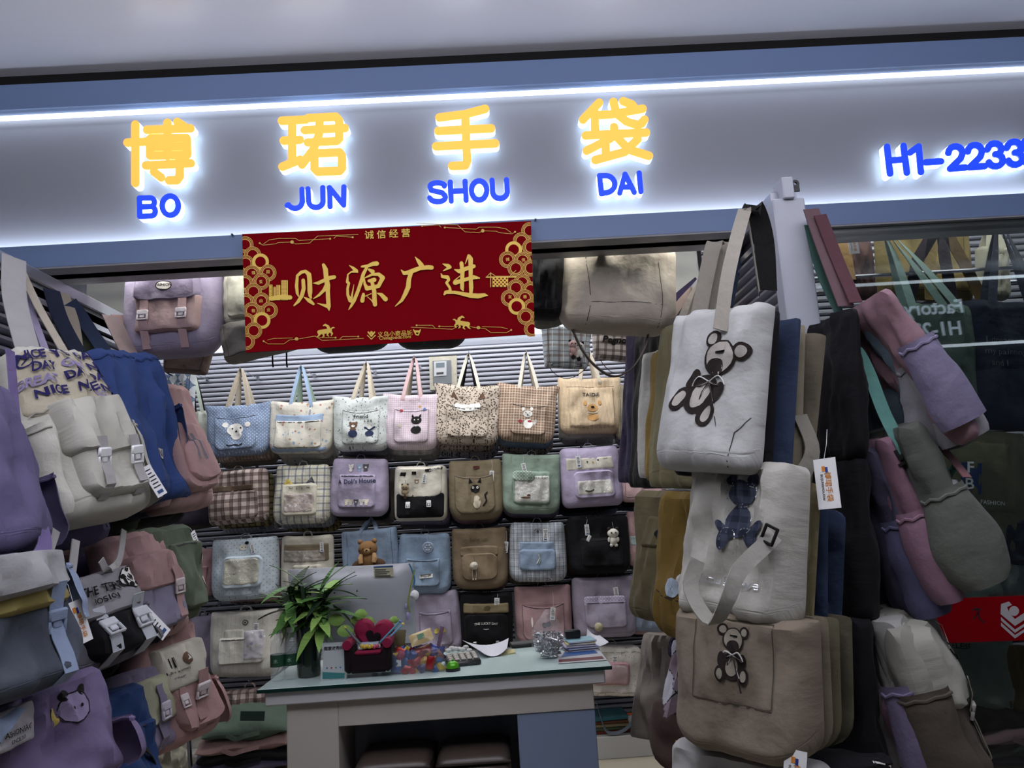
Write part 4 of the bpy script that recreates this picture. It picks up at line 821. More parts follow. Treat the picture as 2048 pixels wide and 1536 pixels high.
b=bw('light blue tote with a brown plush teddy bear on it',(738,1058),(742,1182),112,fab('8FA9CC'),'tote_bag',apex=(742,1035),hm=SKY,kw=dict(rb=.04,topthin=.6),stack=[(fab('7F95B8'),'blue tote')],short='teddy bear tote'); seams(b); bb=b
def plush(b):
    m1=fab('9A6A3A',name='plush',rough=.95); m2=fab('B98A56',name='plush',rough=.95); m3=fab('5E4026',name='plush'); p=b.P(.0,.62,.045); mb=MB()
    mb.ball(p+Vector((0,0,.03)),.056,m1,(1.1,.8,.9),18,.05)
    for x in(-1,1): mb.ball(p+Vector((x*.045,0,.076)),.017,m1,n=10)
    mb.ball(p+Vector((0,0,-.045)),.05,m1,(1,.8,1.1),16,.05); mb.build('teddy_bear',b.e); mb=MB(); mb.ball(p+Vector((0,-.036,.018)),.024,m2,(1,.6,.8),12)
    for x in(-1,1): mb.ball(p+Vector((x*.024,-.042,.034)),.0042,K_,n=8)
    mb.ball(p+Vector((0,-.05,.024)),.006,K_,(1.2,.8,.8),8)
    for x in(-1,1): mb.tube([p+Vector((x*.04,-.02,-.005)),p+Vector((x*.045,-.045,-.03)),p+Vector((x*.04,-.05,-.055))],[.014,.017,.014],m2,10)
    mb.build('face_and_paws',b.e); mb=MB(); mb.ball(p+Vector((-.06,-.01,-.07)),.045,m3,(1,.5,.8),14); mb.ball(p+Vector((.06,-.01,-.07)),.045,m3,(1,.5,.8),14); mb.ball(p+Vector((0,-.01,-.09)),.06,m3,(1.1,.4,.7),14); mb.build('brown_cushion',b.e)
plush(b)
b=bw('light blue backpack with a round blue charm and white label',(850,1066),(853,1187),108,fab('8AA6C8'),'backpack',kw=K2,d=.16,stack=[(DKBLUE,'navy backpack')],short='light blue charm backpack')
pocket(b,-.66,.62,.14,.6,.02,fab('8AA6C8'),.03,dip=.04); b.charm(.18,.78,b.e,'round','8FA4C4','C9D2E0',1.25); prt(b,lambda mb:[b.shape(.12,.32,[(-.042,-.016),(.042,-.01),(.042,.014),(-.042,.008)],W_,mb),b.text(.12,.325,'HAPPY LIFE',.013,K_,mb,.003,rot=4)],'sewn_label')
b=bw('tan backpack with a white pompom charm',(958,1055),(960,1177),110,fab('8C7558'),'backpack',kw=dict(rb=.09,rt=.02,topthin=.5,sag=.006),d=.17,stack=[(PINK,'dusty pink backpack')],short='tan pompom backpack',hm=fab('6E5A42'))
b.patch(-.66,.62,.16,.6,.02,fab('8C7558'),b.e,'front_pocket',.05); b.patch(-.7,.66,.54,.7,.01,fab('8C7558'),b.e,'pocket_flap',.02,droop=-.1); b.charm(-.2,.4,b.e,'pomlegs','DDD2BE',sc=1.05); prt(b,lambda mb:[b.text(.0,.82,'Sweet bear',.026,fab('6A5840'),mb)]); b.tagc(.96,.72,b.e,8,1.2)
b=bw('grey-blue checked backpack with a plain blue pocket',(1074,1044),(1075,1162),116,PLBL,'backpack',kw=K2,d=.18,stack=[(fab('B0A488','gingham',p=.03,c2='8A7E66'),'beige checked backpack')],short='grey-blue checked backpack')
b.patch(-.66,.6,.2,.56,.022,fab('8AA2C2'),b.e,'front_pocket',.03); b.patch(-.64,.56,.52,.68,.008,fab('8AA2C2'),b.e,'pocket_flap',.01); prt(b,lambda mb:[b.strk(0,.4,[(-.0,.03),(.008,.005),(-.012,-.03)],W_,mb,.004,r=.003),b.strk(0,.4,[(.004,.03),(.012,.0),(.0,-.03)],SAGE,mb,.004,r=.003),b.strk(0,.88,[(-.025,-.006),(-.012,.006),(0,.009),(.012,.006),(.025,-.006)],GY_,mb,r=.0015),b.ell(0,.86,.008,.008,GY_,mb)]); b.tagc(.28,.9,b.e,2,1.3)
b=bw('black backpack with a white plush cat and shoe charm',(1194,1030),(1196,1146),122,fab('15161C'),'backpack',kw=dict(rb=.07,rt=.04,topthin=.6),d=.18,stack=[(fab('7E6A4E'),'brown backpack'),(GREY,'grey backpack at the back')],short='black charm backpack')
pocket(b,-.6,.7,.14,.62,.02,fab('15161C'),.02,edge=None); b.charm(.42,.68,b.e,'cat',sc=1.35); b.charm(-.36,.62,b.e,'shoe','E2E2E2',sc=1.0); b.tagc(-.4,.86,b.e,-3,1.2)
b=bw('pink backpack with a pastel wavy panel beside the right rack',(1296,1022),(1298,1132),88,fab('CB9CA0'),'backpack',kw=dict(rb=.04),stack=[(GREY,'grey backpack')],short='pastel panel backpack')
b.patch(-.9,.9,.38,.55,.004,fab('A9C4C4'),b.e,'pastel_band',.01); b.patch(-.3,.85,.12,.5,.018,fab('CB9CA0'),b.e,'front_pocket',.02); b.tagc(-.02,.85,b.e,-2,1.3)
# --- row 4
b=bw('grey lilac backpack with a small purse charm',(405,1230),(402,1345),84,fab('9A90B0'),'backpack',kw=dict(rb=.05),Y=5.05,stack=[(fab('7A8278'),'grey green backpack')],short='grey lilac backpack'); b.charm(-.05,.55,b.e,'purse','C8C8CC','A9A0C4',1.3); seams(b)
b=bw('cream pinstriped backpack with a clear side window',(492,1220),(490,1350),138,STRC,'backpack',kw=dict(rb=.09,rt=.02,topthin=.6),d=.16,stack=[(FLOP,'pale flowered backpack'),(GREY,'grey backpack at the back')],short='cream pinstriped backpack')
pocket(b,-.62,.66,.22,.62,.03,STRC,.03,edge=None); b.patch(-.52,.06,.5,.74,.008,STRC,b.e,'pocket_flap',.02); b.patch(.1,.64,.28,.72,.004,fab('C8C2D0','floral',c2='8A86B0',c3='B8B49A',p=.04),b.e,'pocket_print',.01); b.patch(.1,.64,.28,.72,.007,CLEAR,b.e,'clear_window',.01); b.tagc(.4,.82,b.e,5,1.3)
prt(b,lambda mb:[b.ell(.08,.84,.019,.017,GY_,mb),b.ell(.08,.84,.013,.011,CREAM,mb,.003),b.ell(.08,.84,.005,.006,K_,mb,.004)])
b=bw('lilac backpack with a yellow felt bow, right of the monitor',(868,1182),(872,1302),104,fab('A99CB8'),'backpack',kw=K2,d=.17,stack=[(GREY,'grey backpack')],short='lilac bow backpack')
pocket(b,-.6,.66,.12,.7,.02,fab('A99CB8'),.03,dip=.05); prt(b,lambda mb:[b.ell(.06,.38,.02,.014,YE_,mb,rot=35),b.ell(.3,.38,.02,.014,YE_,mb,rot=-35),b.ell(.18,.34,.01,.008,YE_,mb,.003)])
b=bw('black satchel with a khaki flap top, reading THE LUCKY DAY',(972,1183),(974,1293),104,BLK,'satchel',kw=dict(rb=.03,rt=.02,topthin=.8),d=.17,stack=[(BLK,'plain black satchel')],short='lucky day satchel')
b.patch(-.85,.85,.64,.82,.01,fab('8E7C56'),b.e,'khaki_flap',.01); b.patch(-.8,.8,.12,.64,.012,BLK,b.e,'front_flap',.04); prt(b,lambda mb:[b.text(.0,.47,'THE LUCKY DAY',.019,W_,mb,arc=.02),b.text(.0,.37,'FASHION',.008,W_,mb),b.ell(.05,.74,.02,.014,fab('6A5838'),mb,.002)]); b.buckle(-.42,.12,b.e,BLK,.07,CHROME,.018); b.buckle(.42,.12,b.e,BLK,.07,CHROME,.018); b.tagc(.42,.92,b.e,2,1.35)
b=bw('dusty pink backpack with a felt heart, behind the bag of clips',(1084,1170),(1086,1288),112,fab('BE9096'),'backpack',kw=dict(rb=.08,rt=.02,topthin=.5,sag=.008,flare=.05),d=.17,stack=[(SKY,'light blue backpack'),(PALE,'pale blue backpack at the back')],short='dusty pink backpack')
pocket(b,-.76,.72,.1,.72,.014,fab('BE9096'),.05,dip=.1); prt(b,lambda mb:[b.ell(.0,.36,.014,.016,K_,mb,rot=35),b.ell(.14,.38,.014,.016,K_,mb,rot=-35),b.ell(-.42,.42,.006,.03,W_,mb)]); b.tagc(.32,.66,b.e,6,1.3)
b=bw('lilac backpack with a dotted pocket flap and yellow pompom',(1205,1152),(1208,1272),126,fab('A59AB4'),'backpack',kw=dict(rb=.06,rt=.03,topthin=.55),d=.18,stack=[(BLK,'black backpack'),(GREY,'grey backpack at the back')],short='lilac dotted-flap backpack')
pocket(b,-.66,.62,.18,.62,.022,fab('A59AB4'),.045,edge=None); b.patch(-.66,.6,.52,.7,.006,DOTLIL,b.e,'pocket_flap',.02); b.charm(-.3,.22,b.e,'pom','C8BC94',sc=1.1); b.tagc(.32,.84,b.e,-6,1.3)
b=bw('light blue backpack with a cream zip pocket beside the right rack',(1300,1148),(1304,1262),84,fab('8FA4C0'),'backpack',kw=dict(rb=.05),stack=[(PINK2,'pink backpack'),(BLK,'black backpack at the back')],short='blue zip backpack',rot=0); b.patch(-.9,-.4,.3,.75,.01,fab('D8D4AE'),b.e,'front_pocket',.01)
# --- row 5
b=bw('cream flowered school bag with a pink clear pocket, right of the counter',(1222,1288),(1225,1388),126,FLOP,'backpack',kw=dict(rb=.06,rt=.07,topthin=.8),d=.18,stack=[(fab('C9C6BA'),'cream school bag')],short='flowered school bag')
b.patch(-.7,.5,.25,.72,.02,fab('C28C96'),b.e,'pocket_frame',.03); b.patch(-.62,.42,.3,.67,.024,CLEAR,b.e,'clear_window',.03); b.tagc(.05,.85,b.e,6,1.4)
mb=MB(); b.rim(-.9,.9,.1,.9,.004,fab('A8A496'),mb,.05,sides='lbrt'); mb.build('piping',b.e)
b=bw('plain dusty pink tote at the far right of the back wall',(1312,1305),(1322,1432),74,fab('B9878E'),'tote_bag',apex=(1316,1262),hm=fab('A87078'),kw=dict(rb=.03),Y=5.05); pocket(b,-.8,.8,.2,.8,.006,fab('B9878E'),.02)
b=bw('brown and cream checked tote left of the counter, bottom row',(500,1375),(502,1450),128,PLBR,'tote_bag',kw=dict(rb=.02,topthin=.7),Y=4.9,d=.12)
b=bw('cream canvas tote with a small star, on the floor display',(385,1390),(380,1500),110,fab('B4AFA0'),'tote_bag',kw=dict(rb=.02),Y=5.0); prt(b,lambda mb:[b.strk(.2,.55,[(.016*math.cos(R(90+i*144)),.016*math.sin(R(90+i*144))) for i in range(6)],K_,mb,r=.0022)])
# ------------------------------------------------ big bags behind the beam and the little purses
YT=2.95
M,h,Pt,Pb=frame((352,538),(352,716),dict(y=YT),0); w=.385
b=Bag(w,h,.15,rb=.09,rt=.04,topthin=.75,wr=.008,seed=77,boxy=5,belly=.03); e=empty('backpack',M=M); b.e=e; b.body(fab('8E84A6',rough=.5),e); tag(e,'large lilac and pink flap backpack hanging at the top left behind the beam','bag')
b.patch(-.6,.66,.22,.62,.03,fab('B08F94',rough=.6),e,'front_pocket',.02,rtop=.01); b.patch(-.62,.64,.55,.86,.036,fab('8E84A6',rough=.5),e,'flap',.04,rtop=.008,base=0)
for u in(-.38,.36): b.buckle(u,.49,e,fab('C09AA0'),.17,fab('DCD4E0',name='white_nylon2'),.03,sc=1.05)
prt(b,lambda mb:[b.ell(.0,.72,.032,.019,K_,mb,.003),b.ell(.0,.72,.028,.0155,W_,mb,.0034),b.text(.0,.72,'FASHION',.0145,K_,mb,.004,bold=.03,shear=.2)],'name_badge')
mb=MB()
for u in(-.33,.32):
    p=b.P(u,.85,.004); mb.ribbon([p,p+Vector((.01,.0,.05)),p+Vector((.02,.02,.13))],(1,.2,0),[.03,.045,.05],.003,fab('D8A48E',name='peach_strap'))
mb.build('shoulder_strap',e)
def topbag(label,top,bot,w,m,seed,Y=YT,d=.16,kw={},name='backpack'):
    M,h,Pt,Pb=frame(top,bot,dict(y=Y),0); k=dict(rb=.06,rt=.03,topthin=.8,wr=.01,seed=seed); k.update(kw); b=Bag(w,h,d,**k); e=empty(name,M=M); b.e=e; b.body(m,e); tag(e,label,'bag','large bags hanging behind the beam'); return b
b=topbag('off white backpack with a front pocket behind the left edge of the banner',(512,540),(512,660),.25,fab('A9AA9C',rough=.6),78,Y=2.98); b.patch(-.7,.7,.1,.85,.02,fab('A9AA9C',rough=.6),b.e,'front_pocket',.03)
b=topbag('grey satchel behind the lower left corner of the banner',(520,640),(535,712),.32,fab('77736E',rough=.6),79,Y=2.90,kw=dict(rb=.03)); seams(b)
b=topbag('dark grey shoulder bag peeking below the middle of the banner',(698,545),(705,703),.34,fab('3B3B40'),80,Y=2.93,kw=dict(rb=.09))
for i_,x_ in enumerate((545,573)):
    p_=on(x_,705,y=2.93); mb=MB(); mb.ribbon([p_,p_+Vector((0,0,-.04)),p_+Vector((.002,0,-.06))],(1,0,0),.006,.002,K_); tag(mb.build('strap_end'),('left' if i_==0 else 'right')+' thin black strap end dangling under the banner','strap')
b=topbag('dark charcoal shoulder bag peeking below the banner, right of centre',(858,535),(862,697),.30,fab('35363B'),81,Y=2.93,kw=dict(rb=.08))
b=topbag('black backpack between the banner and the cream bag',(1090,510),(1085,640),.17,fab('15161C'),82,Y=2.92,kw=dict(rb=.05)); seams(b)
b=topbag('olive grey bag behind the black one beside the banner',(1082,560),(1100,655),.17,fab('6A6A60'),83,Y=3.12)
M,h,Pt,Pb=frame((1236,497),(1232,668),dict(y=2.9),0)
CT=fab('B9AD9C',rough=.6); b=Bag(.47,h,.24,rb=.09,rt=.03,topthin=.55,wr=.012,seed=91,boxy=3.5,belly=.0,taper=1.0); e=empty('shoulder_bag',M=M); b.e=e; b.body(CT,e); tag(e,'large cream slouchy shoulder bag hanging at the top right behind the beam','bag')
mb=MB(); b.line([(-.62,.97),(-.5,.25),(-.56,.02)],.0022,SEAM,mb); b.line([(.62,.97),(.68,.28),(.62,.02)],.0022,SEAM,mb); b.line([(-.5,.25),(.68,.27)],.0018,SEAM,mb); mb.build('seam',e)
mb=MB(); Y0=2.88; pts=[on(1135,630,y=Y0),on(1160,690,y=Y0),on(1190,730,y=Y0),on(1228,752,y=Y0),on(1265,735,y=Y0),on(1292,690,y=Y0),on(1300,640,y=Y0)]; I=M.inverted(); mb.ribbon([I@p for p in smoothpath(pts,5)],(0,1,0),.018,.003,fab('7E7068')) ; mb.ribbon([I@(p+Vector((0,.012,0))) for p in smoothpath(pts,5)],(.3,.6,0.3),.02,.003,fab('8A7C72')); mb.build('shoulder_strap',e)
def purse(label,top,bot,wpx,m,Y,strap,text=None,charm=False,seed=0,apex=None):
    M,h,Pt,Pb=frame(top,bot,dict(y=Y),0); mid=((top[0]+bot[0])/2,(top[1]+bot[1])/2); w=(on(mid[0]+wpx/2,mid[1],y=Y)-on(mid[0]-wpx/2,mid[1],y=Y)).length
    b=Bag(w,h,.09,rb=.015,rt=.01,topthin=.7,taper=1.18,seed=seed,wr=.004); e=empty('bucket_purse',M=M); b.e=e; b.body(m,e); I=M.inverted(); seams(b)
    mb=MB(); mb.ribbon([I@p for p in smoothpath([on(x,y,y=Y-.0) for x,y in strap],5)],(0,1,0.2),.012,.003,BROWN); mb.build('shoulder_strap',e)
    if apex: handles(b,e,I@on(*apex,y=Y),m,.5,.014)
    tag(e,label,'bag'); return b
b=purse('small blue and brown tartan purse with cow charms',(1133,655),(1132,737),86,fab('B4C2D0','plaid',l=[('x',.055,.22,0,'6A4E3E',.55),('y',.055,.22,.1,'6A4E3E',.55),('x',.055,.06,.55,'F0F0EA',.8),('y',.055,.06,.6,'3A2A24',.8)]),3.7,[(1086,668),(1092,712),(1104,742),(1130,757),(1158,748),(1178,722),(1176,660)],seed=5,apex=(1120,625))
b.charm(.25,.5,b.e,'cat','C9A0A0','2A2424',.9,name='pink_cow_charm'); b.charm(.5,.46,b.e,'cat','E4E4E0','1A1A1A',.9)
b=purse('small brown and white tartan purse with black script lettering',(1232,655),(1228,722),84,fab('C9BEB8','plaid',l=[('x',.04,.35,0,'3A2A28',.6),('y',.04,.35,.1,'3A2A28',.6)]),3.75,[(1186,672),(1196,712),(1225,745),(1262,738),(1285,700),(1280,650)],seed=6)
prt(b,lambda mb:[b.text(.1,.55,'Pegnone',.045,K_,mb,.004,bold=.05,shear=.2),b.ell(.1,.9,.02,.012,CR_,mb)])
b=purse('small yellow and black tartan purse beside the right rack',(1306,640),(1300,715),56,PLYE,3.7,[(1285,672),(1290,712),(1300,735),(1320,715)],seed=8); b.tagc(.2,.8,b.e,-30,1.2)
b=purse('dusty brown leather pouch below the lilac backpack',(380,690),(372,748),86,fab('6E5650',rough=.5),3.3,[(300,700),(320,735),(345,752)],seed=9)
b=purse('blue and white argyle pouch with pearls beside the left rack',(362,748),(362,830),52,fab('6A86B4','argyle',c2='C9D2DE',c3='2A3450',p=.05),3.9,[(345,745),(360,750),(375,742)],seed=10)
prt(b,lambda mb:[b.text(.1,.7,'NICE',.03,W_,mb),b.text(.1,.4,'NICE',.03,W_,mb)])
# meter box on the slats
e=empty('meter_box',on(886,745,y=5.32)); o=Vector(e.location); mb=MB(); P=[on(a,c,y=5.31)-o for a,c in((860,780),(914,777),(913,711),(858,714))]; mb.quadbox(*P,(0,.05,0),fab('B0AA98',name='beige_plastic')); mb.build('frame',e,False)
mb=MB(); P=[on(a,c,y=5.305)-o for a,c in((866,770),(903,767),(902,720),(865,722))]; mb.quadbox(*P,(0,.004,0),plain('6A6E74',.2,name='dark_window')); mb.build('window',e,False)
mb=MB(); P=[on(a,c,y=5.30)-o for a,c in((868,753),(893,751),(893,722),(868,723))]; mb.quadbox(*P,(0,.004,0),plain('A8AAAE',.4,name='meter_card')); P=[on(a,c,y=5.298)-o for a,c in((872,735),(889,734),(889,725),(872,726))]; mb.quadbox(*P,(0,.002,0),plain('5C6870',.3,name='meter_display')); P=[on(a,c,y=5.298)-o for a,c in((873,749),(887,748),(887,744),(873,745))]; mb.quadbox(*P,(0,.002,0),INK); mb.build('meter_face',e,False)
tag(e,'beige electricity meter box mounted on the slatted back wall','box')

for lb,(x0,x1,y,z),c in (('chrome rail behind the sign beam carrying the big bags',(-1.62,.95,2.99,2.612),CHROME),('chrome ceiling rail carrying the little purses',(.4,1.05,3.72,2.66),CHROME),('short chrome rail carrying the pouches at the left rack end',(-1.75,-1.2,3.5,2.36),CHROME)):
    mb=MB(); mb.tube([(x0,y,z),(x1,y,z)],.008,c,8); mb.tube([(x0+.05,y,z),(x0+.05,y,3.5)],.005,c,6); mb.tube([(x1-.05,y,z),(x1-.05,y,3.5)],.005,c,6); tag(mb.build('hanging_rail'),lb,'rail')

for lb in('small blue and brown tartan purse with cow charms','blue and white argyle pouch with pearls beside the left rack','dusty brown leather pouch below the lilac backpack','small brown and white tartan purse with black script lettering','small yellow and black tartan purse beside the right rack','olive grey bag behind the black one beside the banner'):
    for o in list(D.objects):
        if o.get('label')==lb:
            M_=o.matrix_world.copy(); bb=[c for c in o.children if c.name.startswith('body')][0]; hh=max(v.co.z for v in bb.data.vertices); a=M_@Vector((0,.01,hh)); mb=MB(); I=M_.inverted(); mb.tube([I@a,I@Vector((a.x,a.y,3.5))],.002,K_,5); mb.build('hanging_cord',o)
# ------------------------------------------------ bags on the two racks and in the window
def rbag(label,top,bot,w,plane,rz,d,m,name='backpack',kw={},stack=(),straps=(),seed=None,ax='x',dy=None,dz=-.02,short=None,group=None):
    BAGN[0]+=1; M,h,Pt,Pb=frame(top,bot,plane,rz); k=dict(rb=.06,rt=.03,seed=BAGN[0],topthin=.7,wr=.011); k.update(kw)
    b=Bag(w,h,d,**k); e=empty(name,M=M); b.e=e; b.M=M; b.body(m,e,N=34); I=M.inverted()
    for pts,sw,sm,wd in straps:
        mb=MB(); P=[I@on(p[0],p[1],**{ax if len(p)<4 else p[3]:p[2]}) for p in pts]; wl=(I.to_3x3()@Vector(wd)); mb.ribbon(smoothpath(P,5),wl,sw,.003,sm); mb.build('strap',e)
    for i,(sm,sn) in enumerate(stack):
        simple_back(M,b,i+1,sm,f'{sn} behind the {short or label}',None,dz=dz,dy=dy,name=name)
    tag(e,label,'bag',group); return b
BLU=fab('2F4C94'); BLU2=fab('4A68A8'); LG=fab('B4B2B0'); DUSK=fab('8F7A7E'); DG=fab('5C5C66'); CRW=fab('C9C7B8',rough=.6); ROSE=fab('B98E8E'); VIO=fab('7A68A8'); VIO2=fab('6A6090'); GRN=fab('5C6A54'); LBL=fab('8CA0C6'); MESH=fab('B4BAC2')
def side_pocket(b,sg,m,v0=.02,v1=.5,t=.02,x0=None):
    "gathered elastic pocket on the side of a bag"
    mb=MB(); n=14; vs=[];fs=[];uvs=[]; K=9
    for j in range(n+1):
        v=v0+(v1-v0)*j/n; hw=b.hw(v); zb,zt=b.zr(.6); z=zb+(zt-zb)*v; S=b.S(.55,v)+.012; B=b.S(.5,v)*b.back+.01
        f=1+.5*(math.sin(math.pi*min(1,(j/n)*1.02))**.7)-(.35 if j==n-1 else 0); 
        for i in range(K+1):
            a=math.pi*i/K; y=-S*math.cos(a) if a<math.pi/2 else -B*math.cos(a)*1.0
            ruf=.004*math.sin(i*5.3+j)*(1 if j>=n-2 else .15)
            vs.append(Vector((sg*(hw*.86+ (t*f+.02+ruf)*math.sin(a)),y,z))); uvs.append((i*.02,v*b.h))
    for j in range(n):
        for i in range(K): a=j*(K+1)+i; q=(a,a+1,a+K+2,a+K+1); fs.append(q if sg<0 else q[::-1])
    mb.add(vs,fs,m,uvs); o=mb.build('side_pocket',b.e)
    mb=MB(); z1=vs[n*(K+1)].z; mb.tube([vs[(n-1)*(K+1)+i]+Vector((sg*.002,0,.004*math.sin(i*3))) for i in range(K+1)],.0045,m,6); mb.build('elastic_hem',b.e)
# ---- left rack, upper row (the bags face the opening)
XL=-1.25
b=rbag('lilac backpack with a long purple strap at the left edge, upper row',(-80,770),(-20,1120),.30,dict(x=-1.2),92,.16,VIO2,straps=[([(20,700,-1.18),(35,860,-1.13),(60,985,-1.08)],.03,VIO,(0,1,.1)),([(60,985,-1.08),(90,1080,-1.02),(66,1128,-1.0),(45,1122,-1.02)],.036,VIO,(0,1,.2))],stack=[(fab('6A7480'),'grey green backpack'),(DG,'slate backpack at the back')],short='lilac edge backpack')
side_pocket(b,1,VIO2,.02,.45); mb=MB(); p=b.M.inverted()@on(55,985,x=-1.075); mb.box(p,(.05,.006,.006),CHROME); mb.build('strap_slider',b.e)
NICE=fab('CFC9B6')
b=rbag('cream backpack with a blue lettered drawstring top reading NICE DAY',(74,712),(187,1048),.32,dict(x=XL),66,.19,CRW,kw=dict(rb=.05,rt=.05,topthin=.65,wr=.014,taper=.78,boxy=4),
  straps=[([(28,515,-1.46),(30,600,-1.4),(60,715,-1.30)],0.069,LG,(.6,1,0)),([(33,520,-1.48),(75,610,-1.4),(135,715,-1.28)],0.027,BEI2,(.6,1,0)),([(30,520,-1.49),(62,620,-1.42),(95,712,-1.30)],0.022,LIL,(.6,1,0)),([(112,1060,-1.05),(92,1130,-1.04),(110,1180,-1.03),(138,1170,-1.03),(152,1080,-1.04)],.024,LG,(.2,1,0)),([(248,1060,-1.05),(238,1120,-1.04),(215,1140,-1.04),(202,1120,-1.04)],.02,LG,(.2,1,0))],
  stack=[(VIO2,'purple drawstring backpack'),(ROSE,'dusty pink backpack'),(DG,'grey backpack at the back')],short='cream NICE DAY backpack',dz=-.022)
b.patch(-.93,.93,.58,.96,.008,fab('C4BA9E'),b.e,'gathered_top',.03); INKP=fab('2A2670',name='print_ink'); INKL=fab('9A8CC4',name='print_ink')
prt(b,lambda mb:[b.text(u,v,s_,sz,c,mb,.003,rot=r_,bold=.035) for s_,u,v,sz,c,r_ in (('NICE',-0.68,0.925,0.034,INKP,-4),('YOU',-0.06,0.925,0.034,INKP,3),('DAY',0.56,0.925,0.034,INKP,0),('DAY',-0.52,0.85,0.034,INKP,-4),('GREAT',0.1,0.85,0.034,INKL,3),('NICE',0.72,0.85,0.034,INKP,0),('GREAT',-0.68,0.775,0.034,INKL,-4),('DAY',-0.06,0.775,0.034,INKP,3),('DAY',0.56,0.775,0.034,INKP,0),('NICE',-0.52,0.7,0.034,INKP,-4),('NICE',0.1,0.7,0.034,INKP,3),('NICE',0.72,0.7,0.034,INKP,0))]+[b.strk(u,v,[(.018*math.cos(a*.63),.016*math.sin(a*.63)) for a in range(11)],c,mb,.003,r=.0018) for u,v,c in((-.78,.9,INKP),(.15,.83,INKP),(.4,.67,INKL))]+[b.strk(u,v,[(-.008,-.006),(.008,.006)],c,mb,.003,r=.0018) for u,v,c in((-.78,.9,INKP),(.15,.83,INKP),(.4,.67,INKL))],'print')
mb=MB(); b.line([(-.9+i*.075,.6+(.006 if i%2 else -.006)) for i in range(25)],.004,fab('A8A69A'),mb,.004); mb.build('gathered_seam',b.e)
b.patch(-.6,.66,.08,.52,.035,CRW,b.e,'front_pocket',.04); b.patch(-.68,.6,.30,.63,.05,CRW,b.e,'flap',.035,rtop=.01,base=0)
for u in(-.3,.42): b.buckle(u,.31,b.e,LG,.13,WHITE,.024,sc=1.2)
side_pocket(b,-1,CRW,.03,.52); side_pocket(b,1,CRW,.03,.5); b.tagc(.6,.2,b.e,-16,1.6)
b=rbag('royal blue drawstring backpack with a small white sewn label',(222,712),(304,1008),.36,dict(x=-1.27),72,.14,BLU,kw=dict(rb=.03,rt=.05,topthin=.9,wr=.016,taper=.82),
  straps=[([(103,580,-1.47),(122,640,-1.42),(168,725,-1.33)],0.056,NAVY,(.6,1,0)),([(138,605,-1.47),(180,660,-1.42),(222,722,-1.30)],0.062,DKBLUE,(.6,1,0)),([(120,585,-1.5),(140,640,-1.45),(150,715,-1.38)],0.062,BEI,(.6,1,0)),([(135,600,-1.5),(165,660,-1.45),(190,718,-1.4)],0.050,GRN,(.6,1,0))],
  stack=[(NAVY,'navy drawstring backpack'),(GRN,'green drawstring backpack'),(BLK,'black backpack at the back')],short='royal blue drawstring backpack')
mb=MB(); b.line([(-.95+i*.08,.93+(.008 if i%2 else -.008)) for i in range(24)],.006,fab('26407E'),mb,.004); mb.build('gathered_seam',b.e); prt(b,lambda mb:[b.shape(.05,.28,[(-.02,-.016),(.02,-.016),(.02,.016),(-.02,.016)],W_,mb),b.text(.05,.28,'N',.03,K_,mb,.003)],'sewn_label'); side_pocket(b,1,BLU,.3,.62,.008)
b=rbag('dusty pink backpack with side pockets on the left rack',(302,775),(356,1025),.29,dict(x=-1.22),70,.17,ROSE,kw=dict(rb=.05,rt=.02,topthin=.6,wr=.012),
  straps=[([(222,632,-1.47),(255,700,-1.38),(300,782,-1.28)],0.075,DUSK,(.6,1,0)),([(235,630,-1.47),(275,700,-1.38),(318,772,-1.25)],0.062,fab('A07A7A'),(.6,1,0))],
  stack=[(BLK,'black backpack'),(BROWN,'brown backpack'),(BLK,'second black backpack at the back')],short='dusty pink side-pocket backpack')
b.patch(-.55,.6,.1,.66,.04,ROSE,b.e,'front_pocket',.06); b.patch(-.3,.4,.16,.5,.02,ROSE,b.e,'small_pocket',.05); side_pocket(b,-1,ROSE,.03,.5,.02); prt(b,lambda mb:[b.text(-.1,.8,'smile',.022,K_,mb),b.text(-.05,.74,'every day',.016,K_,mb)]+[b.strk(u,.44,[(0,-.05),(0,.05)],GREY,mb,.003,r=.003) for u in(-.1,.1)])
# ---- left rack, middle row
b=rbag('grey blue backpack with a big grey flap and yellow band, left edge',(-63,1128),(-16,1412),.32,dict(x=-1.1),72,.22,fab('4E5464'),kw=dict(rb=.1,rt=.04,topthin=.7,belly=.05),stack=[(DKBLUE,'navy backpack'),(BLK,'black backpack at the back')],short='grey flap backpack')
b.patch(-.9,.8,.55,.75,.02,fab('A8944A'),b.e,'yellow_band',.01); side_pocket(b,1,LBL,.4,.85,.03); b.patch(-.95,.72,.66,.98,.05,fab('A0A0A2'),b.e,'flap',.03,base=0); b.buckle(.42,.6,b.e,LBL,.2,LBL,.028,sc=1.2); b.tagc(.86,.5,b.e,-8,1.25,big=1)
b=rbag('grey backpack with a football and black pocket reading THE TERRI',(140,1165),(200,1342),.26,dict(x=-1.15),64,.17,fab('6A6872'),kw=dict(rb=.05,topthin=.7),stack=[(BLK,'black backpack'),(DG,'dark grey backpack at the back')],short='football backpack')
b.patch(-.66,.72,.06,.5,.04,BLK,b.e,'front_pocket',.03); b.patch(-.8,.82,.46,.97,.045,fab('8C8A90'),b.e,'flap',.02,base=0)
for u in(-.34,.44): b.buckle(u,.47,b.e,MESH,.16,fab('C9CCD4',name='white_nylon3'),.026,sc=1.3)
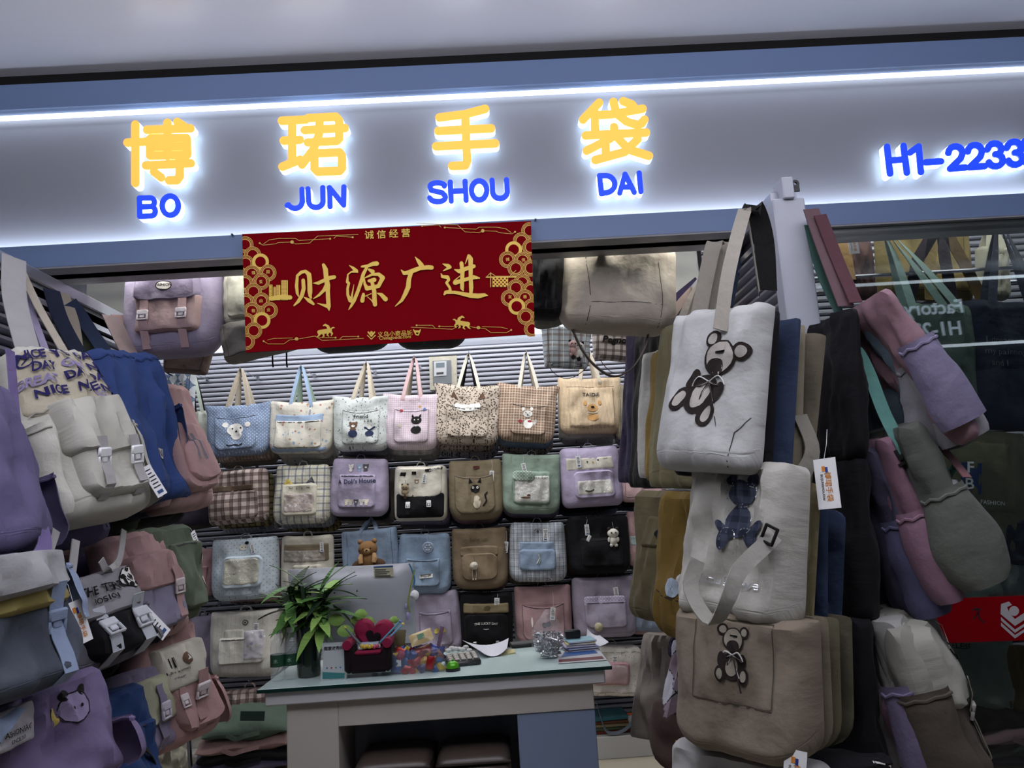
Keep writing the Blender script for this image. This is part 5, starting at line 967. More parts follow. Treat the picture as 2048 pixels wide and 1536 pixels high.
prt(b,lambda mb:[b.text(-.12,.76,'THE TERRI',.031,K_,mb,.003,bold=.02),b.text(-.12,.65,'BOSION',.02,K_,mb,.003),b.ell(.6,.8,.034,.032,K_,mb,.002),b.ell(.6,.8,.031,.029,W_,mb,.003),b.shape(.6,.8,[(.013*math.cos(R(90+i*72)),.013*math.sin(R(90+i*72))) for i in range(5)],K_,mb,.004)]+[b.ell(.6,.8,.007,.007,K_,mb,.004,dx=.025*math.cos(R(90+72*i)),dy=.024*math.sin(R(90+72*i)),n=8) for i in range(5)]); b.tagc(.7,.42,b.e,-28,1.7); side_pocket(b,1,fab('6A6872'),.05,.5)
b=rbag('pink and grey flap backpack below the pink one on the left rack',(240,1075),(292,1288),.25,dict(x=-1.17),66,.17,ROSE,kw=dict(rb=.05,topthin=.7),stack=[(VIO2,'slate lilac backpack'),(BROWN,'brown backpack at the back')],short='pink and grey flap backpack')
b.patch(-.6,.62,.08,.5,.03,fab('8A84A0'),b.e,'front_pocket',.04); b.patch(-.7,.68,.42,.78,.04,ROSE,b.e,'flap',.04,base=0); b.buckle(.38,.5,b.e,ROSE,.16,fab('D8C8C8',name='white_nylon4'),.024,sc=1.1); side_pocket(b,-1,ROSE,.02,.4)
b=rbag('dark olive green backpack with long zips on the left rack',(300,1060),(330,1252),.26,dict(x=-1.14),82,.15,GRN,kw=dict(rb=.03,topthin=.9,wr=.008),stack=[(fab('4A4E44'),'dark grey backpack')],short='olive green zip backpack')
pocket(b,-.5,.8,.1,.8,.03,GRN,.03); prt(b,lambda mb:[b.shape(.7,.6,[(-.008,-.02),(.008,-.016),(.008,.02),(-.008,.016)],CR_,mb),b.shape(.66,.35,[(-.008,-.02),(.008,-.016),(.008,.02),(-.008,.016)],CR_,mb)],'toggle'); b.tagc(.75,.9,b.e,-20,1.2)
b=rbag('pink lilac bag hanging behind the straps of the upper left row',(170,1075),(185,1180),.3,dict(x=-1.35),86,.16,fab('5A5468')); 
# ---- left rack, lower row
b=rbag('purple backpack with a line-drawn bear, bottom left corner',(32,1385),(75,1610),.36,dict(x=-1.1),66,.2,fab('7A6A9A'),kw=dict(rb=.05,topthin=.8,wr=.014),stack=[(fab('7A3A4A'),'dark red backpack')],short='purple bear backpack')
prt(b,lambda mb:[b.ell(.25,.72,.04,.034,fab('9A8AB8',name='felt'),mb),b.strk(.25,.72,[(.04*math.cos(a*.63),.034*math.sin(a*.63)) for a in range(11)],K_,mb,.003,r=.0012),b.ell(.12,.85,.012,.012,K_,mb),b.ell(.38,.85,.012,.012,K_,mb),b.ell(.2,.72,.003,.004,K_,mb,.004),b.ell(.32,.72,.003,.004,K_,mb,.004),b.ell(-.02,.7,.012,.02,YE_,mb)]); side_pocket(b,1,fab('7A6A9A'),.0,.45,.03)
b=rbag('pale tagged card pouch at the left edge below the blue strap',(12,1420),(14,1500),.16,dict(x=-1.0),88,.02,fab('A9A6AC'),'card_pouch',kw=dict(rb=.01,rt=.01,wr=.002),straps=[([(35,1415,-.99),(10,1450,-.98),(-5,1480,-.98)],.03,LBL,(0,1,.3))]); prt(b,lambda mb:[b.text(.1,.4,'FASHION BAG',.014,K_,mb),b.text(.1,.2,'SINCE 2020',.01,K_,mb)])
b=rbag('royal blue backpack with a white zip pull, bottom row of the left rack',(188,1392),(220,1600),.28,dict(x=-1.12),80,.16,fab('22407E'),kw=dict(rb=.05,topthin=.8,wr=.014),stack=[(BLK,'black backpack')],short='blue zip-pull backpack'); pocket(b,-.7,.75,.05,.62,.02,fab('22407E'),.03,edge=None); side_pocket(b,-1,fab('22407E'),.1,.5,.02); prt(b,lambda mb:b.strk(-.05,.55,[(0,.02),(.01,-.005),(.014,-.03)],W_,mb,.005,r=.004),'zip_pull')
b=rbag('lilac backpack with a pale green flap and black ribbon, bottom left',(247,1345),(284,1512),.26,dict(x=-1.14),78,.15,fab('857A98'),kw=dict(rb=.04,topthin=.8),stack=[(DG,'slate backpack')],short='lilac green-flap backpack'); b.patch(-.7,.5,.3,.85,.02,fab('B0B08E'),b.e,'flap',.03); b.buckle(-.1,.62,b.e,fab('857A98'),.2,fab('C8C0D4',name='white_nylon5'),.024,sc=1.2); b.tagc(.62,.98,b.e,-20,1.5)
mb=MB(); I=b.M.inverted(); mb.ribbon(smoothpath([I@on(x,y,x=-.98) for x,y in((245,1450),(280,1455),(262,1478),(300,1505),(310,1536))],4),(0,.3,1),.02,.003,K_); mb.build('black_ribbon',b.e)
b=rbag('pink backpack with a square cream flap, bottom row of the left rack',(303,1262),(352,1490),.26,dict(x=-1.12),62,.17,fab('B38684'),kw=dict(rb=.06,topthin=.8,wr=.013),stack=[(fab('9A7470'),'rose brown backpack'),(BROWN,'brown backpack at the back')],short='pink cream-flap backpack')
b.patch(-.55,.7,.1,.56,.035,fab('B38684'),b.e,'front_pocket',.05); b.patch(-.7,.42,.46,.84,.045,fab('C4BEAC'),b.e,'flap',.006,rtop=.01,base=0); b.buckle(.15,.48,b.e,fab('B38684'),.15,fab('D8CCD0',name='white_nylon6'),.03,sc=1.2); b.buckle(-.4,.4,b.e,fab('B38684'),.1,fab('D8CCD0',name='white_nylon6'),.02,sc=1.0)
prt(b,lambda mb:[b.ell(-.1,.7,.018,.018,BR_,mb,.003),b.shape(-.1,.7,[(-.008,-.006),(.008,-.006),(0,.01)],W_,mb,.004),b.text(-.5,.93,'BEAUTY',.034,K_,mb,.003,bold=.04),b.text(-.4,.62,'Life is a journey',.01,K_,mb,.003),b.text(-.4,.57,'of the heart',.008,K_,mb,.003)]+[b.strk(u,.7,[(0,-.014),(0,.014)],K_,mb,.003,r=.0016) for u in(-.5,-.44,-.4)]); side_pocket(b,1,fab('B38684'),.02,.45)
b=rbag('off white fluffy bag at the foot of the left rack',(300,1475),(300,1560),.25,dict(x=-1.25),70,.14,fab('A6A38E'))
# ---- right rack, side facing the opening: big totes
Y1=1.95; TW=fab('C4C6C4'); NV=fab('1E2336')
def bearpatch(b,u,v,s,face,light,name='bear_applique',txt=None,bow=True,rot=0):
    E0=b.ell
    def ell_(u,v,rx,ry,m,mb,off=.002,rot2=0,dx=0,dy=0,rot=None): return E0(u,v,rx,ry,m,mb,off,ROT,dx,dy)
    ROT=rot; b.ell=ell_
    D_=fab('2E2320',name='felt'); mb=MB()
    for sx in(-1,1): b.ell(u,v,s*.36,s*.40,D_,mb,.002,dx=sx*s*.78,dy=s*.62); b.ell(u,v,s*.22,s*.26,light,mb,.0032,dx=sx*s*.78,dy=s*.62)
    b.ell(u,v,s*.78,s*.84,D_,mb,.0025); b.ell(u,v,s*.68,s*.74,light,mb,.0036,dy=s*.02); b.ell(u,v,s*.48,s*.40,D_,mb,.0042,dy=-s*.42)
    b.ell(u,v,s*.72,s*.95,D_,mb,.0022,dy=-s*1.75); b.ell(u,v,s*.36,s*.62,light,mb,.0034,dy=-s*1.8)
    for sx in(-1,1): b.ell(u,v,s*.36,s*.58,D_,mb,.0028,dx=sx*s*.75,dy=-s*2.35,rot=0); b.ell(u,v,s*.2,s*.38,light,mb,.0038,dx=sx*s*.75,dy=-s*2.35); b.ell(u,v,s*.26,s*.5,D_,mb,.0026,dx=sx*s*.72,dy=-s*1.35)
    b.shape(u,v+s*.28/b.h,[(-s*.26,-s*.05),(s*.26,-s*.05),(s*.26,s*.05),(-s*.26,s*.05)],K_,mb,.0046); mb.build(name,b.e)
    b.ell=E0
    if bow:
        mb=MB(); c=b.P(u+(s*math.sin(R(rot)))/(b.w/2),max(.02,v-s*1.0/b.h),.012); L=plain('D8D8D6',.6,name='lace'); K=plain('2A1E1A',.7,name='lace_dark')
        for m,dx,sg in((L,0,1),(K,.004,-1)):
            for sx in(-1,1):
                mb.tube(smoothpath([c,c+Vector((sx*s*.5,-.004,s*.22*sg)),c+Vector((sx*s*.8,-.002,-.01)),c+Vector((sx*s*.4,-.003,-s*.18)),c],4),.0016,m,5)
                mb.tube(smoothpath([c,c+Vector((sx*s*.3,-.006,-s*.7)),c+Vector((sx*s*.55+dx,-.004,-s*1.5-(.03 if sg<0 else 0)))],4),.0018 if sg<0 else .0013,m,5)
        mb.build('lace_bow',b.e)
b=rbag('large off white canvas tote with a brown laced bear at the rack end',(1448,625),(1420,945),.275,dict(y=1.80),-50,.13,TW,'tote_bag',kw=dict(rb=.035,rt=.008,topthin=.6,wr=.008,sag=-.0,boxy=5,flare=.04),ax='y',
  straps=[([(1440,660,1.72),(1458,540,1.76),(1487,428,1.86),(1492,426,1.87)],.034,fab('A9A294'),(1,.1,0)),([(1519,588,1.85),(1506,500,1.87),(1494,426,1.88)],.03,fab('8A8478'),(.3,1,0)),([(1534,580,1.95),(1528,480,1.95),(1512,424,1.93),(1500,420,1.92)],.06,K_,(1,.2,0))],
  stack=[(BLK,'black canvas tote'),(DKBLUE,'navy canvas tote'),(fab('8A8068'),'khaki canvas tote'),(fab('6E6450'),'olive brown canvas tote at the back')],short='off white bear tote',dy=.055,dz=-.004)
bearpatch(b,.34,.66,.055,TAN,fab('C0B8B0',name='felt'),rot=-26); prt(b,lambda mb:[b.line([(.62,.02),(.7,.22),(.9,.3)],.002,SEAM,mb)],'seam')
b=rbag('cream backpack with a navy fluffy bear and rhinestones on the right rack',(1503,930),(1487,1240),.30,dict(y=1.84),-48,.2,fab('BDBBAF'),kw=dict(rb=.05,rt=.03,topthin=.7,wr=.016),ax='y',
  straps=[([(1600,830,1.8),(1625,900,1.78),(1600,960,1.76),(1572,1030,1.72),(1560,1060,1.70)],.04,fab('8A8678'),(1,.3,0)),([(1395,1120,1.68),(1382,1180,1.66),(1425,1245,1.62),(1455,1200,1.6),(1480,1140,1.62),(1530,1090,1.66),(1550,1070,1.68)],.036,fab('A09C92'),(1,.3,0))],
  stack=[(fab('8A7E54'),'khaki backpack'),(DKBLUE,'navy backpack'),(DKBLUE,'second navy backpack at the back')],short='cream fluffy-bear backpack',dy=.062,dz=-.03)
m=fab('2A3048','gingham',p=.03,c2='48506A',name='fluff'); mb=MB()
for (dx,dy,rx,ry,ro) in((.0,.075,.042,.036,0),(-.036,.112,.016,.017,0),(.036,.112,.016,.017,0),(.0,.0,.034,.046,0),(.046,.022,.013,.034,-48),(-.046,.012,.013,.034,48),(-.026,-.058,.017,.034,-14),(.026,-.055,.017,.034,14)): b.ell(.24,.62,rx*.85,ry*.85,m,mb,.005,rot=ro,dx=dx*.85,dy=dy*.85)
mb.build('fluffy_bear_patch',b.e); mb=MB(); random.seed(3); s_=plain('D8DCE4',.15,.6,'rhinestone')
for k in range(170):
    a=random.random()*6.28; q=random.choice([(0,.075,.045,.039),(-.036,.112,.018,.019),(.036,.112,.018,.019),(0,0,.037,.048),(-.026,-.058,.02,.037),(.026,-.055,.02,.037)]); b.ell(.24,.62,.0012,.0012,s_,mb,.007,dx=.85*(q[0]+q[2]*math.cos(a)),dy=.85*(q[1]+q[3]*math.sin(a)),n=5)
b.text(.1,.24,'You & Love',.03,s_,mb,.004,bold=.0); o=mb.build('rhinestones',b.e); o['kind']='stuff'
mb=MB(); p=b.M.inverted()@on(1541,1070,y=1.66); r_=Matrix.Rotation(R(20),3,'Y')
for (x,z,w_,h_) in((-.014,0,.006,.04),(.014,0,.006,.04),(0,.018,.034,.006),(0,-.018,.034,.006)): mb.box(p+r_@Vector((x,-.006,z)),(w_,.008,h_),K_,r_,.002)
mb.build('strap_slider',b.e)
b.tagc(.0,.0,b.e) if False else None
def tagworld(label,px,py,Y,rot,sc,host):
    I=host.M.inverted(); p=I@on(px,py,y=Y); sv=host.P; host.P=lambda u,v,off=0:(p if v<.5 else p+Vector((-.0,.01,.07))); host.tagc(0,.4,host.e,rot,sc,big=1,dy=0); host.P=sv
tagworld('t',1648,917,1.74,-9,1.55,b)
b=rbag('beige canvas tote with a dark bear and square pocket, lower right rack',(1497,1225),(1502,1500),.33,dict(y=1.82),-42,.2,fab('8A7B66'),'tote_bag',kw=dict(rb=.08,rt=.01,topthin=.8,wr=.008,boxy=5),ax='y',stack=[(fab('7E725C'),'beige brown canvas tote'),(fab('6A6248'),'olive canvas tote'),(fab('5A5440'),'dark olive canvas tote at the back')],short='beige bear tote',dy=.055,dz=.0)
b.patch(-.52,.62,.38,.985,.003,fab('8A7B66'),b.e,'front_pocket',.004); mb=MB(); b.rim(-.5,.6,.4,.97,.002,fab('4E4434'),mb,.004,.003); mb.build('stitching',b.e); bearpatch(b,.08,.84,.031,TAN,fab('A49A86',name='felt'))
# tall thin row of totes further in
thin=[('purple canvas tote',(1290,650),(1275,965),3.35,'33294E'),('black canvas tote',(1312,660),(1300,975),3.1,'14141A'),('off white canvas tote',(1330,700),(1322,955),2.9,'B9B7B4'),('mustard canvas tote',(1348,700),(1340,960),2.7,'8A6E2C'),('olive canvas tote',(1372,645),(1352,975),2.5,'7C744E')]
tops=[(1395,560),(1400,565),(1405,560),(1415,570),(1430,520)]
for i,(lb,tp,bt,yy,c) in enumerate(thin):
    b=rbag(lb+' seen nearly edge-on on the right rack',tp,bt,.30,dict(y=yy),-70,.07,fab(c),'tote_bag',kw=dict(rb=.02,rt=.01,topthin=.8,wr=.008),ax='y',straps=[([(tp[0]+5,tp[1]+10,yy-.06),((tp[0]+tops[i][0])/2,(tp[1]+tops[i][1])/2,yy-.03),(tops[i][0],tops[i][1],yy)],.035,fab(['3A2F58','C0A8A0','C0B4A8','C08040','A09A84'][i]),(1,.2,0))],stack=[(fab(['6A3A44','3A2F44','D0CCC4','A48A3C','8C8664'][i]),'thin canvas tote')],short=lb+' of the right rack',dy=.045,dz=0)
for i,(x0,c,w_) in enumerate(((1405,'A8A090',.05),(1432,'9C9484',.045),(1450,'6E4A48',.03),(1462,'3C4A68',.03))):
    mb=MB(); yy=2.3+.05*i; mb.ribbon(smoothpath([on(x0-10,640,y=yy),on(x0+6,560,y=yy+.02),on(x0+22,490,y=yy+.06),on(x0+30,492,y=yy+.09)],5),(1,.1,0),w_,.004,fab(c)); tag(mb.build('bag_strap'),['broad grey beige webbing strap hung over the right rack rail','second broad beige webbing strap on the right rack rail','dull red strap between the beige straps on the right rack','slate blue strap beside the bear tote handles'][i],'strap')
b=rbag('khaki backpack with a buttoned pocket on the right rack, middle row',(1350,985),(1338,1245),.24,dict(y=2.35),-58,.16,fab('6E6242'),kw=dict(rb=.03,topthin=.9),ax='y',stack=[(fab('5E563C'),'dark khaki backpack')],short='khaki buttoned backpack'); b.patch(-.2,.6,.56,.8,.012,fab('6E6242'),b.e,'front_pocket',.006); prt(b,lambda mb:b.ell(.25,.67,.011,.011,K_,mb,.006),'button')
b=rbag('mustard yellow backpack with white round patches on the right rack',(1398,985),(1392,1285),.22,dict(y=2.1),-50,.14,fab('80621E'),kw=dict(rb=.1,topthin=.9),ax='y',stack=[(fab('6E5A24'),'dark mustard backpack')],short='mustard backpack'); prt(b,lambda mb:[b.ell(-.05,.36,.022,.026,PALE,mb),b.ell(.2,.42,.016,.016,W_,mb),b.line([(-.6,.3),(.9,.26)],.003,SEAM,mb)])
b=rbag('folded taupe fabric tote hanging low beside the wall display',(1345,1270),(1345,1490),.30,dict(y=2.6),-35,.1,fab('8A8078'),'tote_bag',kw=dict(rb=.01,wr=.02,topthin=.9,boxy=3,taper=.7),ax='y')
b=rbag('lilac and white argyle tote with little cat prints, lower right rack',(1400,1285),(1392,1545),.24,dict(y=2.05),-48,.09,fab('8F7C8A','argyle',c2='B9B9C4',c3='2A2A30',p=.085),'tote_bag',kw=dict(rb=.01,wr=.018,topthin=.9,taper=.6),ax='y'); prt(b,lambda mb:[b.ell(u,v,.014,.017,c,mb) for u,v,c in((-.3,.75,K_),(.2,.6,K_),(.5,.3,K_),(-.2,.2,OR_),(.1,.45,BR_))]+[b.text(.1,.88,'people',.022,K_,mb),b.text(-.3,.4,'b',.03,K_,mb)])
b=rbag('small purple and maroon pouch above the argyle tote',(1388,1275),(1378,1335),.14,dict(y=2.2),-40,.06,fab('2E2440'),'pouch',ax='y')
b=rbag('dark brown bag bottom behind the beige bear tote',(1470,1440),(1445,1580),.42,dict(y=2.05),-20,.16,fab('43302C'),'tote_bag',kw=dict(rb=.12),ax='y')
b=rbag('white bag with a shop tag at the bottom edge of the right rack',(1500,1500),(1500,1640),.36,dict(y=1.86),-25,.16,fab('B9BABA'),'tote_bag',kw=dict(rb=.02),ax='y'); tagworld('t2',1592,1500,1.66,4,1.3,b)
b=rbag('black bag with white piping at the bottom edge of the right rack',(1655,1500),(1660,1640),.30,dict(y=1.9),0,.16,fab('1A1B20'),kw=dict(rb=.02),ax='y'); mb=MB(); b.line([(.5,.98),(.8,.9),(.82,.5)],.003,W_,mb); mb.build('piping',b.e)
# ---- right rack, outer side: bags seen from their sides
YR=2.0
TEAL=fab('5FA39A'); PK=fab('A47884',rough=.6); SLB=fab('5E7486'); 
def sidebag(label,top,bot,depth,m,pm=None,Y=YR,w=.34,kw={},pv=(.04,.55),rz=90,**k):
    b=rbag(label,top,bot,w,dict(y=Y),rz,depth,m,kw=dict(rb=.04,rt=.03,topthin=.5,wr=.012,back=.9,**kw),ax='y',**k)
    if pm is not False: side_pocket(b,-1,pm or m,pv[0],pv[1],.015)
    return b
for i,(tp,bt,Y_,d_) in enumerate((((1668,640),(1745,1000),2.5,.16),((1690,880),(1735,1235),2.4,.2),((1662,640),(1672,930),2.02,.075),((1672,1225),(1690,1560),2.03,.10),((1668,915),(1685,1240),2.04,.10))):
    rbag(['black backpack high on the outer side of the right rack','black backpack behind the middle side row','black bag added over the rack post to darken it, upper part','black bag added over the rack post to darken it, lower part','black bag added over the rack post to darken it, middle part'][i],tp,bt,.3,dict(y=Y_),90,d_,fab('111116'),kw=dict(back=.9),ax='y')  # last three bags are added before the post to stand for its shade
b=sidebag('lilac and slate backpack, hindmost of the middle side row',(1690,905),(1802,1222),.08,fab('4C4A66'),fab('53527A'),pv=(.02,.58),Y=2.08)
b=sidebag('pink backpack, centre of the middle side row',(1712,885),(1836,1195),.09,fab('8A6074'),fab('946A80'),pv=(.02,.56),Y=2.04)
b=sidebag('grey green backpack with a white front, middle side row',(1758,860),(1899,1165),.13,fab('5A5E58'),fab('62665E'),pv=(.02,.6),Y=2.0)
b.patch(-.7,.7,.05,.6,.02,fab('B4B6BC'),b.e,'front_panel',.03)
b=sidebag('grey backpack with blue top and elastic side pocket, upper side row',(1714,655),(1837,905),.10,SLB,fab('8A8890'),pv=(.05,.62),Y=2.05)
b=sidebag('pale grey backpack next to the lilac one, upper side row',(1732,640),(1870,900),.09,fab('5E6C7E'),fab('9A989E'),pv=(.04,.6),Y=2.02)
b=sidebag('pink backpack with a lilac elastic side pocket, upper side row',(1712,612),(1878,892),.085,PK,fab('82789E',rough=.55),pv=(.12,.66),Y=1.97,straps=[([(1622,418,2.06),(1650,500,2.04),(1692,612,2.0)],.05,fab('7A5A60'),(1,.1,-.3)),([(1618,450,2.08),(1640,540,2.06),(1678,625,2.02)],.03,fab('3E6A60'),(1,.1,-.3)),([(1640,430,2.05),(1675,520,2.03),(1712,605,1.99)],.04,fab('6A3E48'),(1,.1,-.2)),([(1880,890,1.93),(1915,930,1.9),(1935,955,1.88)],.035,fab('A46A70'),(1,.2,-.5))])
mb=MB(); I=b.M.inverted()
mb.ribbon([I@p for p in smoothpath([on(1690,720,y=1.95),on(1710,700,y=1.93),on(1735,740,y=1.92),on(1770,830,y=1.9),on(1815,915,y=1.88)],5)],I.to_3x3()@Vector((1,0,.5)),.034,.003,TEAL); mb.ribbon([I@p for p in smoothpath([on(1815,918,y=1.88),on(1850,950,y=1.88),on(1890,955,y=1.9),on(1912,930,y=1.92)],5)],I.to_3x3()@Vector((.5,0,1)),.03,.003,fab('3E6E64')); mb.build('teal_strap',b.e)
mb=MB(); c=I@on(1815,913,y=1.87); 
for dx,dz,w_,h_ in((0,.011,.052,.006),(0,-.011,.052,.006),(-.025,0,.006,.026),(.025,0,.006,.026)): mb.box(c+Vector((0,0,0)),(.002,.002,.002),K_); mb.box(c+I.to_3x3()@Matrix.Rotation(R(12),3,'Y')@Vector((dx,0,dz)),(.006 if abs(dx)>0 else .008,w_ if dx==0 else .008,h_),K_)
mb.build('strap_slider',b.e)
b=sidebag('pink backpack, hindmost of the lowest side row',(1712,1235),(1775,1560),.08,fab('9A948E'),fab('80566A'),pv=(-.0,.66),Y=2.06)
b=sidebag('white backpack with a lilac side pocket, lowest side row',(1728,1225),(1812,1560),.10,fab('A0A09C'),fab('74688E'),pv=(.0,.66),Y=2.02)
b=sidebag('white and brown backpack with two buckles, lowest side row',(1785,1225),(1896,1530),.13,fab('A09E92'),fab('544A40'),pv=(.02,.62),Y=1.98,rz=62)
b.patch(-.85,.8,.02,.55,.02,fab('544A40'),b.e,'front_pocket',.03); b.patch(-.9,.75,.44,.96,.035,fab('A8A69A'),b.e,'flap',.04,base=0)
for u in(-.4,.3): b.buckle(u,.5,b.e,fab('8A8272'),.2,fab('B0ACA4',name='white_nylon7'),.02)
prt(b,lambda mb:[b.text(-.2,.75,'Mini',.03,K_,mb,.004,shear=.3),b.text(-.1,.68,'Story',.03,K_,mb,.004,shear=.3)]); b.tagc(.1,.85,b.e,20,.9)
# ---- shop window: totes behind the glass
YW=2.95
def winbag(label,top,bot,w,c,name='tote_bag',Y=YW,kw={},strapc=None,apex=None,ua=.45,d=.09,rz=0,**k):
    b=rbag(label,top,bot,w,dict(y=Y),rz,d,fab(c) if isinstance(c,str) else c,name,kw=dict(rb=.03,rt=.008,topthin=.7,wr=.007,**kw),ax='y',**k)
    if apex: handles(b,b.e,b.M.inverted()@on(apex[0],apex[1],y=Y+.02),fab(strapc),ua,.035)
    return b
b=winbag('large mustard tote behind the green straps at the top of the window',(1840,455),(1850,600),.42,'8A7434',Y=3.12); seams(b)
mb=MB(); I=b.M.inverted()
for a,m_ in((((1875,452),(1835,520),(1820,600)),fab('2A1E2A')),(((1882,452),(1890,520),(1905,600)),fab('2A1E2A')),(((1888,455),(1930,530),(1965,600)),fab('6A5020')),(((1870,452),(1860,520),(1862,600)),fab('9A7E3C'))): mb.ribbon([I@on(x,y,y=3.0) for x,y in a],(1,0,0),.05,.004,m_)
mb.build('handle',b.e)
b=winbag('small orange and maroon totes at the top left of the window',(1700,470),(1715,600),.16,'6A4038',Y=3.05); mb=MB(); I=b.M.inverted(); mb.ribbon([I@on(x,y,y=2.98) for x,y in((1672,460),(1690,500),(1700,560))],(1,0,0),.05,.004,fab('C08A3C')); mb.build('orange_strap',b.e); tagworld('t',1702,465,2.86,-4,1.2,b)
b=winbag('green canvas tote with a laced bear behind the window glass',(1858,612),(1872,858),.36,'41584C',strapc='6E9088',apex=(1777,458),ua=.5); bearpatch(b,.15,.42,.032,TAN,fab('8A9484',name='felt'))
b=winbag('navy tote reading I dream my painting behind the glass',(2020,608),(2035,862),.40,'1B2238',strapc='2A3248',apex=(2000,440),ua=.5); prt(b,lambda mb:[b.text(-.42,.68,'I dream',.035,GY_,mb,bold=0),b.text(-.32,.59,'my painting',.035,GY_,mb,bold=0),b.text(-.45,.5,'and I',.035,GY_,mb,bold=0)],'lettering')
b=winbag('cream tote with long straps at the top right of the window',(1982,500),(1985,600),.14,'A8A48E',Y=3.08,strapc='A8A48E',apex=(1985,448),ua=.4)
b=winbag('olive canvas tote with a blue FASHION print behind the glass',(1955,862),(1962,1112),.36,'676443',kw={}); b.patch(-.7,.6,.35,.9,.003,fab('676443'),b.e,'front_pocket',.004); prt(b,lambda mb:[b.shape(-.35,.6,[(-.04,-.06),(.04,-.06),(.04,.06),(-.04,.06)],fab('24407A',name='felt'),mb),b.text(-.4,.68,'F',.06,W_,mb),b.text(-.42,.55,'B',.06,W_,mb),b.text(.1,.42,'FASHION',.022,W_,mb,bold=0)],'print')
b=winbag('dark navy folded tote under the olive one behind the glass',(2030,1040),(2038,1130),.18,'1C2130')
b=winbag('pale green grey pouch at the right edge of the window',(2035,1118),(2040,1210),.20,'78847C')
b=winbag('pale mint tote below the red window banner',(1925,1275),(1930,1412),.38,'76867C'); prt(b,lambda mb:[b.text(-.35,.9,'SENSELESS',.028,K_,mb)],'lettering')
b=winbag('second pale mint tote above the red window banner',(1930,1150),(1930,1230),.30,'8A988E')
b=winbag('dark navy bag under the mint tote behind the glass',(1960,1400),(1960,1500),.40,'161A28')
b=winbag('mustard and navy strap bag at the right edge, low in the window',(2032,1290),(2036,1420),.14,'5A4418')
fold=[((2000,1455),.42,.06,'8A6A72','folded dusty pink bag on top of the pile in the window'),((2010,1480),.42,.05,'2E4A44','folded dark green bag in the window pile'),((2020,1500),.42,.05,'3A3050','folded dark purple bag in the window pile'),((1990,1520),.42,.06,'5E5040','folded brown bag low in the window pile')]
def foldbag(label,c,w,d,h,m,rot=0,tilt=0,seed=0):
    "a bag lying flat, folded and slack"
    mb=MB(); N=18; vs=[];fs=[];uvs=[]
    for s_ in(1,-1):
        for j in range(N+1):
            for i in range(N+1):
                u=math.sin((i/N*2-1)*math.pi/2); v=math.sin((j/N*2-1)*math.pi/2); e=max(0,(1-abs(u)**4)*(1-abs(v)**4))**.5
                z=h/2*e*(1+.5*noise.noise(Vector((u*2+seed,v*2,seed))))*s_+.018*noise.noise(Vector((u*1.5,v*1.5+seed*3,1)))
                k=.93+.07*noise.noise(Vector((u*2,v*2,seed)))+.0; vs.append(Vector((u*w/2*k,v*d/2*k,z))); uvs.append((u*w/2,v*d/2))
    K=(N+1)**2
    for j in range(N):
        for i in range(N): a=j*(N+1)+i; fs.append((a,a+1,a+N+2,a+N+1)); a+=K; fs.append((a,a+N+1,a+N+2,a+1))
    mb.add(vs,fs,m,uvs); e=empty('folded_bag',c); e.rotation_euler=(R(tilt),0,R(rot)); mb.build('body',e)
    mb=MB(); mb.ribbon(smoothpath([Vector((-w*.2,-d*.48,.005)),Vector((-w*.1,-d*.53,-.01)),Vector((.0,-d*.545,.0)),Vector((w*.15,-d*.5,.004))],4),(0,.3,1),.02,.003,m); mb.build('handle',e); return tag(e,label,'bag')
for (p_,w_,h_,c_,lb) in fold: foldbag(lb,on(p_[0]+20,p_[1],y=3.0),w_,.3,h_,fab(c_),seed=len(lb))
# red sticker banner on the glass
e=empty('red_banner',on(1950,1240,y=2.6)); o=Vector(e.location); mb=MB(); P=[on(a,c,y=2.595)-o for a,c in((1838,1288),(2130,1278),(2130,1188),(1835,1200))]; mb.quadbox(*P,(0,.006,0),red); mb.build('board',e,False); mb=MB()
Wm=plain('B8B4B8',.5,name='logo_white')
def g(pts,k): mb.add([on(x,y,y=2.5935-k*1e-4)-o for x,y in pts],[tuple(range(len(pts)))[::-1]],Wm)
g([(2028+10*math.cos(a*.4),1222+10*math.sin(a*.4)) for a in range(16)],0); g([(2002,1208),(2018,1203),(2024,1210),(2014,1214),(2020,1228),(2030,1238),(2048,1226),(2048,1240),(2030,1252),(2001,1228)],1)
for i in range(2): g([(2002,1234+i*11),(2030,1259+i*11),(2060,1240+i*11),(2060,1245+i*11),(2030,1266+i*11),(2002,1241+i*11)],2+i)
mb.build('logo',e,False)
mb=MB(); 
for pl in ([(1950,1215),(1958,1222),(1952,1232),(1948,1238)],[(1945,1220),(1962,1218)],[(1956,1225),(1960,1238),(1968,1245)]):
    for poly in stroke2d(pl,1.2,5): mb.add([on(x,y,y=2.594)-o for x,y in poly],[tuple(range(len(poly)))[::-1]],INK)
mb.build('scribble',e,False); tag(e,'red banner with a white layered logo at the lower right of the window','banner')

for lb,(x0,x1,y,z) in (('chrome rail inside the shop window carrying the front totes',(1.1,3.1,2.99,2.42)),('second chrome rail deeper inside the shop window',(1.1,3.1,3.14,2.40))):
    mb=MB(); mb.tube([(x0,y,z),(x1,y,z)],.008,CHROME,8); mb.tube([(x0+.05,y,z),(x0+.05,y,3.5)],.005,CHROME,6); mb.tube([(x1-.05,y,z),(x1-.05,y,3.5)],.005,CHROME,6); tag(mb.build('hanging_rail'),lb,'rail')
